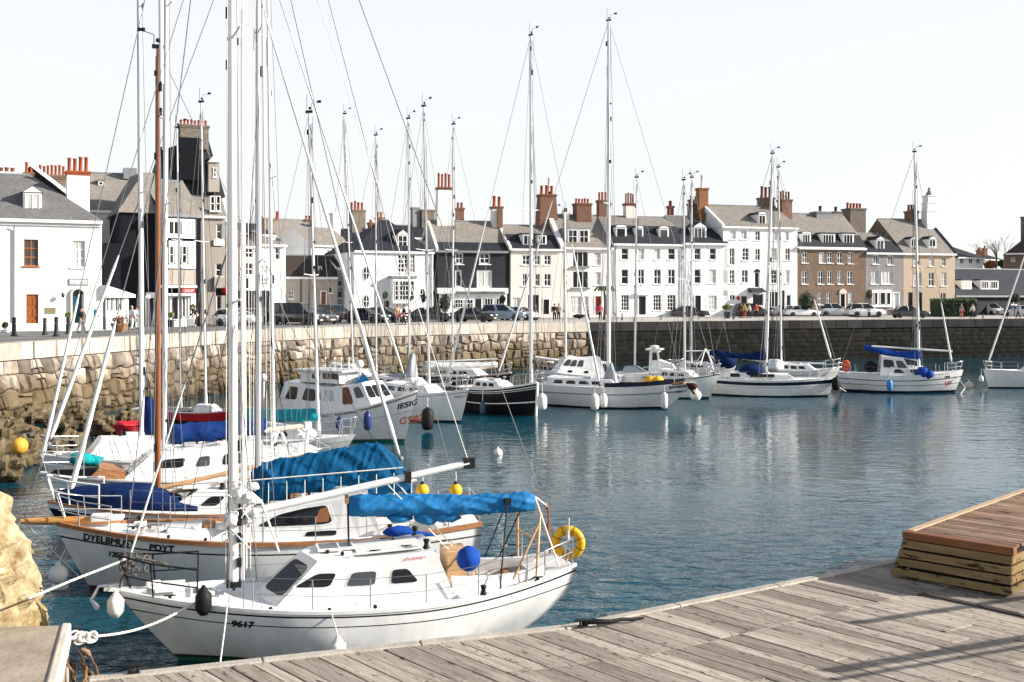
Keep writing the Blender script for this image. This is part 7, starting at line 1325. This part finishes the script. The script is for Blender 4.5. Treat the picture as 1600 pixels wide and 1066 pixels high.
# ---------------------------------------------------------------- people
skin_m = pm('skin', (.45, .26, .18), .6); cl = lambda nm, c: pm('cloth_' + nm, c, .85, var=.2, vs=6)
def skinned(name, verts, edges, radii, m, parent, sub=1):
    me = bpy.data.meshes.new(name); me.from_pydata(verts, edges, []); me.materials.append(m); o = bpy.data.objects.new(name, me); COL.objects.link(o); o.parent = parent
    md = o.modifiers.new('skin', 'SKIN'); md.use_smooth_shade = True
    if not me.skin_vertices: 
        me.attributes  # layer comes with the modifier
    for i, r in enumerate(radii): me.skin_vertices[0].data[i].radius = (r, r)
    me.skin_vertices[0].data[0].use_root = True; sb = o.modifiers.new('sub', 'SUBSURF'); sb.levels = sub; sb.render_levels = sub; return o
def person(label, px, base, top, bot, hair, walk=.25, arm=.2, turn=0, z=Q + .012, h=1.74, skirt=False, bend=0, d=None, shorts=False):
    p = P(px, base, Q) if d is None else G(px, d, Q); p.z = z; t = thing('person', label, 'person', p, rad(turn)); k = h / 1.74; s = lambda *a: V(a) * k
    st = walk; bx = bend
    pel, chest, neck, head = s(0, 0, .95), s(bx * .35, 0, 1.32), s(bx * .45, 0, 1.49), s(bx * .52 + .02, 0, 1.66)
    vs = [pel, s(bx * .15, 0, 1.12), chest, neck, head - s(0, 0, .05), head + s(0, 0, .05)]; rd = [.135, .13, .145, .055, .085, .085]; ed = [(0, 1), (1, 2), (2, 3), (3, 4), (4, 5)]
    arms, legs = [], []
    for sd in (1, -1):
        f = st * sd; hip, kn, an, to = s(0, sd * .09, .88), s(f * .45 + .03, sd * .10, .49), s(f * .8 - .02, sd * .10, .08), s(f * .8 + .13, sd * .11, .04)
        i = len(vs); vs += [hip, kn, an, to]; rd += [.095, .06, .042, .035]; ed += [(0, i), (i, i + 1), (i + 1, i + 2), (i + 2, i + 3)]; legs.append((hip, kn, an, to))
        g = -arm * sd; sh, el, wr, pa = s(bx * .38, sd * .19, 1.40), s(bx * .38 + g * .5, sd * .25, 1.12), s(bx * .5 + g * .8 + .06, sd * .25, .88), s(bx * .5 + g * .85 + .08, sd * .25, .80)
        i = len(vs); vs += [sh, el, wr, pa]; rd += [.062, .045, .032, .036]; ed += [(2, i), (i, i + 1), (i + 1, i + 2), (i + 2, i + 3)]; arms.append((sh, el, wr, pa))
        for q in range(4):
            i2 = len(vs); vs += [pa + s(-.03 + q * .02, 0, -.03), pa + s(-.025 + q * .02, -sd * .012, -.085 + .008 * abs(q - 1.5))]; rd += [.011, .008]; ed += [(i + 3, i2), (i2, i2 + 1)]
        i2 = len(vs); vs += [pa + s(.04, -sd * .01, -.01), pa + s(.055, -sd * .02, -.045)]; rd += [.012, .009]; ed += [(i + 3, i2), (i2, i2 + 1)]
    i = len(vs); vs.append(head + s(.09, 0, -.01)); rd.append(.02); ed.append((4, i))
    skinned('body', vs, ed, [r * k for r in rd], skin_m, t)
    v2 = [s(bx * .1, 0, 1.0), s(bx * .2, 0, 1.16), chest, neck - s(0, 0, .03)]; r2 = [.165, .155, .17, .085]; e2 = [(0, 1), (1, 2), (2, 3)]
    for sh, el, wr, pa in arms: i = len(v2); v2 += [sh, el, wr]; r2 += [.085, .065, .05]; e2 += [(2, i), (i, i + 1), (i + 1, i + 2)]
    skinned('jacket', v2, e2, [r * k for r in r2], top, t)
    v2 = [s(0, 0, .98), s(0, 0, .92)]; r2 = [.15, .155]; e2 = [(0, 1)]
    for hip, kn, an, to in legs:
        i = len(v2); v2 += [hip, kn] + ([] if shorts else [an + s(0, 0, .03)]); r2 += [.112, .08] + ([] if shorts else [.062]); e2 += [(1, i), (i, i + 1)] + ([] if shorts else [(i + 1, i + 2)])
    skinned('trousers', v2, e2, [r * k for r in r2], bot, t)
    b = MB(); b.ball(head + s(-.02, 0, .045), (.10 * k, .098 * k, .095 * k), 12, 8); b.build('hair', hair, t)
    for hip, kn, an, to in legs: b = MB(); b.ball((an + to) / 2 + s(.02, 0, -.015), (.13 * k, .05 * k, .045 * k), 10, 6); b.build('shoe', blackrub, t)
    return t
hb, hd, hg = pm('brown_hair', (.06, .03, .015), .7), pm('dark_hair', (.015, .012, .01), .7), pm('grey_hair', (.3, .28, .26), .7)
K, Wt, Gr, Rd_, Bl, Tn, Lb, Nv, Pk, Ye = cl('black', (.015, .015, .018)), cl('white', (.7, .7, .7)), cl('grey', (.2, .2, .21)), cl('red', (.45, .03, .03)), cl('blue', (.04, .07, .16)), cl('tan', (.35, .26, .17)), cl('light_blue', (.3, .42, .6)), cl('navy', (.02, .028, .06)), cl('pink', (.62, .05, .16)), cl('yellow', (.5, .4, .05))
person('man in black jacket and pale jeans walking past the teal door', 127, 520.5, K, Gr, hd, .3, .2, 0); person('standing figure in white clothes beside the tall white mast at the shop, nearer the cottage', 206, 516, Wt, Wt, hg, .12, .1, 60); person('figure in white hooded top close behind the other white figure', 214, 514.5, Wt, Wt, hb, .2, .1, 100)
person('bent person in black clothes outside the bay-fronted shop', 309, 511.5, K, K, hd, .3, .3, 180, bend=.9); person('person in pale coat carrying a red bag by the topiary trees', 621, 508, Tn, Gr, hb, .15, .1, -60); person('person in long black coat with the red bag carrier', 631, 508.5, K, K, hd, .22, .15, 200)
person('cyclist in dark clothes standing by the dark doorway of the cream house', 837, 500.5, Nv, K, hd, .2, .3, 150); person('person in black by the brown plaque of the cream house', 866.5, 502, K, K, hd, .1, .1, 90); person('person in grey jacket by the brown plaque of the cream house', 873, 501, Gr, K, hb, .12, .1, -90); person('person in pink coat outside the box dormer house', 938, 500, Pk, K, hb, .15, .1, -90)
person('person in black outside the tall white house, leftmost of the group', 1158, 497.3, K, K, hd, .15, .1, 0); person('person in yellow top in the middle of the group at the tall white house', 1163, 497.0, Ye, Rd_, hb, .15, .1, 30); person('person in white and black in the group at the tall white house', 1171, 497.4, Wt, K, hb, .25, .2, 180); person('person in red top at the right of the group outside the tall white house', 1182, 497.2, Rd_, K, hd, .2, .1, 100)
person('person in red shorts walking by the hedge', 1502, 497.2, Gr, Rd_, hb, .3, .2, 0, shorts=True); person('person in white top and dark trousers walking between hedge and white pickup', 1520, 497.8, Wt, Nv, hb, .3, .2, 180); person('person in light blue coat walking at the right edge', 1591, 498.2, Lb, Nv, hg, .35, .2, 180); person('small figure in black beside the white pickup', 1572, 498.2, K, K, hd, .1, .1, 90, h=1.5); person('person in pale top behind the cars at the brown stone house', 1342, 494.2, Tn, K, hb, .1, .1, 90); person('person in grey passing the cars below the white hotel end', 919, 500.5, Gr, K, hd, .2, .1, 0, h=1.4)
bg_ = D(624, 493, P(624, 508, Q).y - .35); t = thing('shoulder_bag', 'red bag carried by the person at the topiary trees', 'bag', bg_); b = MB(); b.hexa([(-.16, -.07, -.2), (.16, -.07, -.2), (.16, .07, -.2), (-.16, .07, -.2), (-.13, -.05, .16), (.13, -.05, .16), (.13, .05, .16), (-.13, .05, .16)]); bevel(b.build('pouch', Rd_, t), .03, 2); b = MB(); b.tube([(.12 * math.cos(q), 0, .15 + .22 * math.sin(q)) for q in [math.pi * i / 8 for i in range(9)]], .012, 5); b.build('handle', K, t)

# bicycles, bollards, furniture
def bike(label, px, base, turn):
    p = P(px, base, Q); t = thing('bicycle', label, 'bicycle', (p.x, p.y, Q + .012), rad(turn))
    for x in (-.52, .52): b = MB(); b.loft([[V((x + (.33 + .02 * math.cos(q)) * math.cos(a), .02 * math.sin(q), .35 + (.33 + .02 * math.cos(q)) * math.sin(a))) for q in [i * 1.257 for i in range(5)]] for a in [2 * math.pi * j / 20 for j in range(21)]], caps=False); b.build('wheel', blackrub, t)
    b = MB(); b.tube([(-.52, 0, .35), (-.1, 0, .32), (.38, 0, .8), (-.2, 0, .82), (-.1, 0, .32)], .02, 6); b.tube([(-.52, 0, .35), (-.2, 0, .82)], .015, 5); b.tube([(.52, 0, .35), (.38, 0, .8), (.35, 0, 1.0)], .02, 6); b.build('frame', K, t)
    b = MB(); b.tube([(.3, -.26, 1.02), (.36, 0, 1.0), (.3, .26, 1.02)], .016, 6); b.build('handlebar', steel, t); b = MB(); b.ball((-.24, 0, .94), (.14, .08, .04), 10, 6); b.tube([(-.2, 0, .8), (-.24, 0, .93)], .014, 5); b.build('saddle', blackrub, t)
bike('dark bicycle parked right of the person in pink', 955, 499.6, 5); bike('bicycle leaning by the dark doorway of the cream house', 833, 499.6, 70); bike('dark bicycle by the thick white mast near the bay-fronted shop', 343, 511, 20)
def bollard(label, px, base, hpx):
    p = P(px, base, Q); k = hpx * p.y / F; t = thing('bollard', label, 'bollard', (p.x, p.y, Q), 0, 'black bollards along the quay'); b = MB()
    b.lathe([(.19 * k, 0), (.19 * k, .05 * k), (.14 * k, .08 * k), (.115 * k, .14 * k), (.10 * k, .5 * k), (.085 * k, .74 * k)], (0, 0, 0), 14); b.build('post', iron, t); b = MB(); b.lathe([(.085 * k, .74 * k), (.12 * k, .76 * k), (.12 * k, .80 * k), (.08 * k, .82 * k), (.10 * k, .88 * k), (.11 * k, .93 * k), (.07 * k, .985 * k), (.001, k)], (0, 0, 0), 14); b.build('finial', iron, t)
bollard('black iron bollard leftmost of the row, below the downpipe of the white cottage', 22, 525.5, 30); bollard('black iron bollard right of the brown cottage door', 70, 523.5, 27); bollard('black iron bollard below the plaque, nearest to the water', 88, 526, 31); bollard('black iron bollard between plaque and teal door', 106.5, 522, 26)
bollard('slim dark post in front of the hotel door on the white promenade', 972, 500.5, 11); bollard('slim dark post right of the hotel door', 1033, 500, 8); bollard('dark post beside the square planter', 1146, 499.2, 11); bollard('dark post on the promenade between the two right masts', 1206, 500.6, 8); bollard('dark post left of the white pickup', 1536, 498.6, 9); bollard('rusty brown post between two cars at the left masts', 394, 508.5, 23)
def leafball(b, c, r, n_, size, rg, m=0, flat=1., shell=.5):
    for _ in range(n_):
        q = V((rg.gauss(0, 1), rg.gauss(0, 1), rg.gauss(0, 1))).normalized() * (rg.uniform(shell, 1) ** .6); lump = 1 + .22 * noise.noise(q * 2.2 + V(c)); p = V(c) + V((q.x * r[0], q.y * r[1], q.z * r[2])) * lump
        u = V((rg.gauss(0, 1), rg.gauss(0, 1), rg.gauss(0, 1) * .6 + .3)).normalized(); a = u.orthogonal().normalized(); e = u.cross(a); s_ = size * rg.uniform(.6, 1.3); ra = rg.uniform(0, 6.28); a, e = a * math.cos(ra) + e * math.sin(ra), e * math.cos(ra) - a * math.sin(ra)
        b.add([p - a * s_, p - e * s_ * .5, p + a * s_, p + e * s_ * .5], [(0, 1, 2, 3)], m, rg.uniform(-1, 1))
leaf_d = pm('dark_leaf', (.022, .038, .018), .6, var=.3, tone=.5); leaf_m = pm('mid_leaf', (.06, .095, .028), .6, var=.3, tone=.45); leaf_y = pm('yellow_leaf', (.16, .19, .05), .6, var=.3, tone=.4); bark = pm('bark', (.09, .065, .045), .9, var=.3, bump=.4); RL = random.Random(17)
planter_m = pm('dark_planter', (.03, .032, .036), .7); twig_m = pm('twig', (.13, .10, .085), .9)
def plant(name, label, cat, px, base, cy, rx, ry, leaf, potw=0, poth=0, pm__=None, n_=500, d=None, stem=True, size=.09):
    p = P(px, base, Q) if d is None else G(px, d, Q); p.z = Q + .012; k = p.y / F; t = thing(name, label, cat, p); zc = H - (cy - HY) * k - p.z; b = MB(); leafball(b, (0, 0, zc), (rx * k, rx * k * .8, ry * k), n_, size, RL); b.ball((0, 0, zc), (rx * k * .72, rx * k * .58, ry * k * .72), 12, 8, nz=.3, nf=2); b.build('crown', leaf, t)
    if potw: b = MB(); w_ = potw * k / 2; b.hexa([(-w_ * .9, -w_ * .9, 0), (w_ * .9, -w_ * .9, 0), (w_ * .9, w_ * .9, 0), (-w_ * .9, w_ * .9, 0), (-w_, -w_, poth * k), (w_, -w_, poth * k), (w_, w_, poth * k), (-w_, w_, poth * k)]); bevel(b.build('planter', pm__ or planter_m, t), .03, 2)
    if stem: b = MB(); b.tube([(0, 0, poth * k * .9), (.03, 0, zc * .6), (0, 0, zc)], [.05, .045, .035], 7); b.build('trunk', bark, t)
plant('topiary_tree', 'round topiary ball on a stem at the white corner house, left one of a pair', 'topiary', 602, 503, 461.5, 3.8, 6, leaf_m, 5, 10); plant('topiary_tree', 'dark topiary ball on a stem at the right end of the white corner house', 'topiary', 662, 502.5, 466, 3.5, 7, leaf_d, 5, 10); plant('clipped_bush', 'tall dark clipped bush between the corner house and the shopfront', 'bush', 695, 502, 474, 9, 15, leaf_d, n_=900); plant('low_shrub', 'low dark shrub left of the tall clipped bush', 'bush', 682, 502.5, 484, 7, 8, leaf_d); plant('topiary_tree', 'topiary ball at the right end of the shopfront beside the steel blue car', 'topiary', 785, 500.5, 468, 5, 6.5, leaf_d, 6, 10)
plant('potted_shrub', 'wide pale green shrub in a tall dark square planter', 'potted plant', 1136, 497.8, 480, 8, 4.6, leaf_y, 8, 10.5, n_=500, stem=False); plant('round_bush', 'large dark round bush at the corner of the brown stone house', 'bush', 1260, 496, 472, 12.5, 17, leaf_d, n_=1300); plant('topiary_tree', 'topiary tree at the left of the grey stone house', 'topiary', 1358, 496, 460, 5, 7.5, leaf_m, 4, 8); plant('potted_shrub', 'yellow green ball plant in front of the bay-fronted shop', 'potted plant', 300, 510, 481, 5.5, 6, leaf_y, 10, 12, trim); plant('potted_shrub', 'low olive shrub in a dark tub at the bay-fronted shop', 'potted plant', 267, 511, 492, 5, 3.5, leaf_y, 9, 11, stem=False)
plant('potted_shrub', 'small bush in a pot beside the teal cottage door', 'potted plant', 106, 518.5, 492.5, 4, 4, leaf_y, 5, 12, n_=250, d=75.5); plant('potted_shrub', 'small green shrub in a white trough at the far left of the cottage', 'potted plant', 8, 519, 508, 4.5, 4.5, leaf_m, 11, 5, trim, n_=250, d=74.5); plant('low_shrub', 'dark hedge tuft at the bay of the box dormer house', 'bush', 905, 499.5, 494, 10, 3.2, leaf_d); plant('low_shrub', 'dark shrub cluster at the right edge above the low wall', 'bush', 1585, 495, 466, 9, 6.5, leaf_d, d=140, size=.12)
# hedge
t = thing('clipped_hedge', 'long dark green hedge in front of the tan house and the low slate building', 'hedge', G(1489, 137.5, Q), math.atan2(tu.y, tu.x)); b = MB(); hx = 68 * 137.5 / F / 2; hz = 27 * 137.5 / F
for _ in range(5200):
    x, y, z = RL.uniform(-hx, hx), RL.uniform(-1.1, 1.1), RL.uniform(0, hz); e = RL.choice([0, 0, 1])
    if e: z = hz * (1 + .05 * noise.noise(V((x, y, 0))) + .03 * RL.gauss(0, 1))
    else: y = -1.1 + .15 * noise.noise(V((x * 1.4, z * 1.4, 5))) + .08 * RL.gauss(0, 1)
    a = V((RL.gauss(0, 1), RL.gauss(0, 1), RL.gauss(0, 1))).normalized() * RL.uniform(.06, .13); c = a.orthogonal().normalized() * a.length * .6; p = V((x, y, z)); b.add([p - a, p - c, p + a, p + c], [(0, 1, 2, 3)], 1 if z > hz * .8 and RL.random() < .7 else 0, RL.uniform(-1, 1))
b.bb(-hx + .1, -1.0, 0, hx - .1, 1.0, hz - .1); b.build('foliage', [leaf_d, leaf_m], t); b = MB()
for i in range(12): x = lerp(-hx + .3, hx - .3, i / 11); b.tube([(x, -.2, 0), (x + .1, 0, hz * .6)], .05, 6)
b.build('stems', bark, t)
# palm by the red door
p = P(944, 500.5, Q); k = p.y / F; t = thing('palm_tree', 'small spreading palm with dark drooping fronds beside the red door', 'palm', (p.x, p.y, Q + .012)); zc = H - (452 - HY) * k - Q; b = MB(); b.tube([(0, 0, 0), (.1, 0, zc * .5), (0, 0, zc)], [.16, .12, .10], 9); b.build('trunk', bark, t); b = MB()
for i in range(22):
    a_ = i * 2.4; ln = RL.uniform(.85, 1.35); pr = None
    for j in range(7):
        f_ = j / 6; q = V((math.cos(a_) * ln * f_, math.sin(a_) * ln * f_, zc + .45 * math.sin(f_ * 2.6) - .35 * f_ * f_)); 
        if pr is not None:
            dr_ = (q - pr).normalized(); sdv = dr_.cross(V((0, 0, 1))).normalized() * .28 * (1 - f_ * .6)
            for sg in (1, -1): b.add([pr, q, q + sdv * sg + V((0, 0, -.14)), pr + sdv * sg * .6 + V((0, 0, -.1))], [(0, 1, 2, 3)], 0, RL.uniform(-1, 1))
        pr = q
b.build('fronds', leaf_m, t)
# bare tree on the right skyline
c = G(1557, 200, 0); t = thing('bare_tree', 'leafless brown tree on the skyline at the right', 'tree', (c.x, c.y, Q)); k = 200 / F; b = MB(); zb = H - (420 - HY) * k - Q; tw_ = MB()
def limb(p, d, ln, r, dep):
    e = p + d * ln; m_ = p.lerp(e, .5) + V((RL.gauss(0, .04), RL.gauss(0, .04), 0)) * ln; (b if dep < 3 else tw_).tube([p, m_, e], [r, r * .85, r * .65], 5)
    if dep >= 6: return
    for _ in range(2 if dep > 0 else 4):
        q = V((d.x + RL.gauss(0, .42), d.y + RL.gauss(0, .42), d.z + RL.uniform(-.05, .25))).normalized(); limb(e if RL.random() < .6 else m_, q, ln * RL.uniform(.62, .85), r * .62, dep + 1)
b.tube([(0, 0, 0), (0, 0, zb)], [.35, .28], 8); limb(V((0, 0, zb)), V((.0, 0, 1)), 2.0, .2, 0)
for dx, lean in ((-1.9, -.35), (1.2, .12)): b.tube([(0, 0, zb - 2.5), (dx, 0, zb - .3)], [.22, .18], 6); limb(V((dx, 0, zb - .3)), V((lean, 0, 1)).normalized(), 2.2, .13, 1)
b.build('trunk', bark, t); tw_.build('twigs', twig_m, t)
for px, cy, rx, ry, m_, lb in ((1548, 414, 9, 7, pm('russet_leaf', (.16, .06, .03), .8, tone=.4), 'russet bush below the bare tree'), (1566, 412, 7, 6, leaf_d, 'dark bush between the bare tree and the brown hill house')):
    t = thing('skyline_bush', lb, 'bush', G(px, 205, Q)); b = MB(); k = 205 / F; zc = H - (cy - HY) * k - Q; leafball(b, (0, 0, zc), (rx * k, 1.2, ry * k), 500, .2, RL); b.ball((0, 0, zc), (rx * k * .7, .8, ry * k * .7), 10, 8, nz=.3); b.build('crown', m_, t); b = MB(); b.tube([(0, 0, 0), (0, 0, zc)], .2, 6); b.build('trunk', bark, t)
# small things on the left promenade
t = thing('wall_bag', 'bright turquoise bag hung on the cottage wall by its right corner', 'bag', D(151, 489.5, 79.3)); b = MB(); b.hexa([(-.2, -.1, -.3), (.2, -.1, -.3), (.2, .1, -.3), (-.2, .1, -.3), (-.22, -.06, .26), (.18, -.06, .26), (.18, .06, .26), (-.22, .06, .26)]); bevel(b.build('pouch', turq_c, t), .05, 2); b = MB(); b.tube([(-.14, 0, .25), (0, 0, .45), (.12, 0, .25)], .02, 5); b.build('strap', darkwire, t)
t = thing('wicker_planter', 'brown wicker tub of dried flowers in front of the conservatory', 'planter', G(186, 76, Q)); b = MB(); b.lathe([(.42, 0), (.55, .5), (.58, .62), (.5, .62), (.45, .4)], (0, 0, 0), 14); b.build('tub', pm('wicker', (.25, .14, .07), .9, var=.4, vs=12, bump=.5), t); b = MB(); leafball(b, (0, 0, .85), (.5, .4, .32), 260, .07, RL); b.ball((0, 0, .78), (.36, .3, .22), 10, 7, nz=.3); b.build('dried_flowers', pm('dry_flower', (.25, .12, .08), .8, tone=.5), t)
for px, dd, lb in ((175, 78.5, 'small dark cafe chair left of the wicker planter'), (196, 78.0, 'small dark cafe chair right of the wicker planter')):
    t = thing('cafe_chair', lb, 'chair', G(px, dd, Q), .4); b = MB(); b.bb(-.22, -.22, .43, .22, .22, .47); b.build('seat', iron, t); b = MB(); b.tube([(-.2, .22, .45), (-.2, .26, .95), (.2, .26, .95), (.2, .22, .45)], .018, 5); b.tube([(-.2, .25, .72), (.2, .25, .72)], .015, 5); b.build('backrest', iron, t)
    for x in (-.2, .2):
        for y in (-.2, .2): b = MB(); b.tube([(x, y, 0), (x, y, .44)], .018, 5); b.build('leg', iron, t)
t = thing('street_lamp', 'slim grey street lamp with a pale globe in front of the black building', 'lamp', G(231, 84, Q)); b = MB(); b.tube([(0, 0, 0), (0, 0, 2.3)], [.06, .04], 8); b.build('post', lead, t); b = MB(); b.ball((0, 0, 2.45), .2, 12, 8); b.build('lamp_globe', white_v, t)
t = thing('shop_sign', 'hanging black and red sign at the tower house corner', 'sign', D(347, 456, 100)); b = MB(); b.bb(-.55, -.1, -.35, .35, .0, .35); b.build('board', iron, t); b = MB(); b.ball((.25, -.12, .12), (.3, .06, .3), 12, 8); b.build('disc', redink, t)
for x, z_i in ((250, 5), (287, 5)):
    pass
for o in bpy.data.objects:
    if o.type == 'MESH' and o.parent is None and 'label' not in o and o.get('kind') is None: print('UNTAGGED', o.name)
print('OBJECTS', len(bpy.data.objects), 'TRIS', sum(len(m.polygons) for m in bpy.data.meshes))
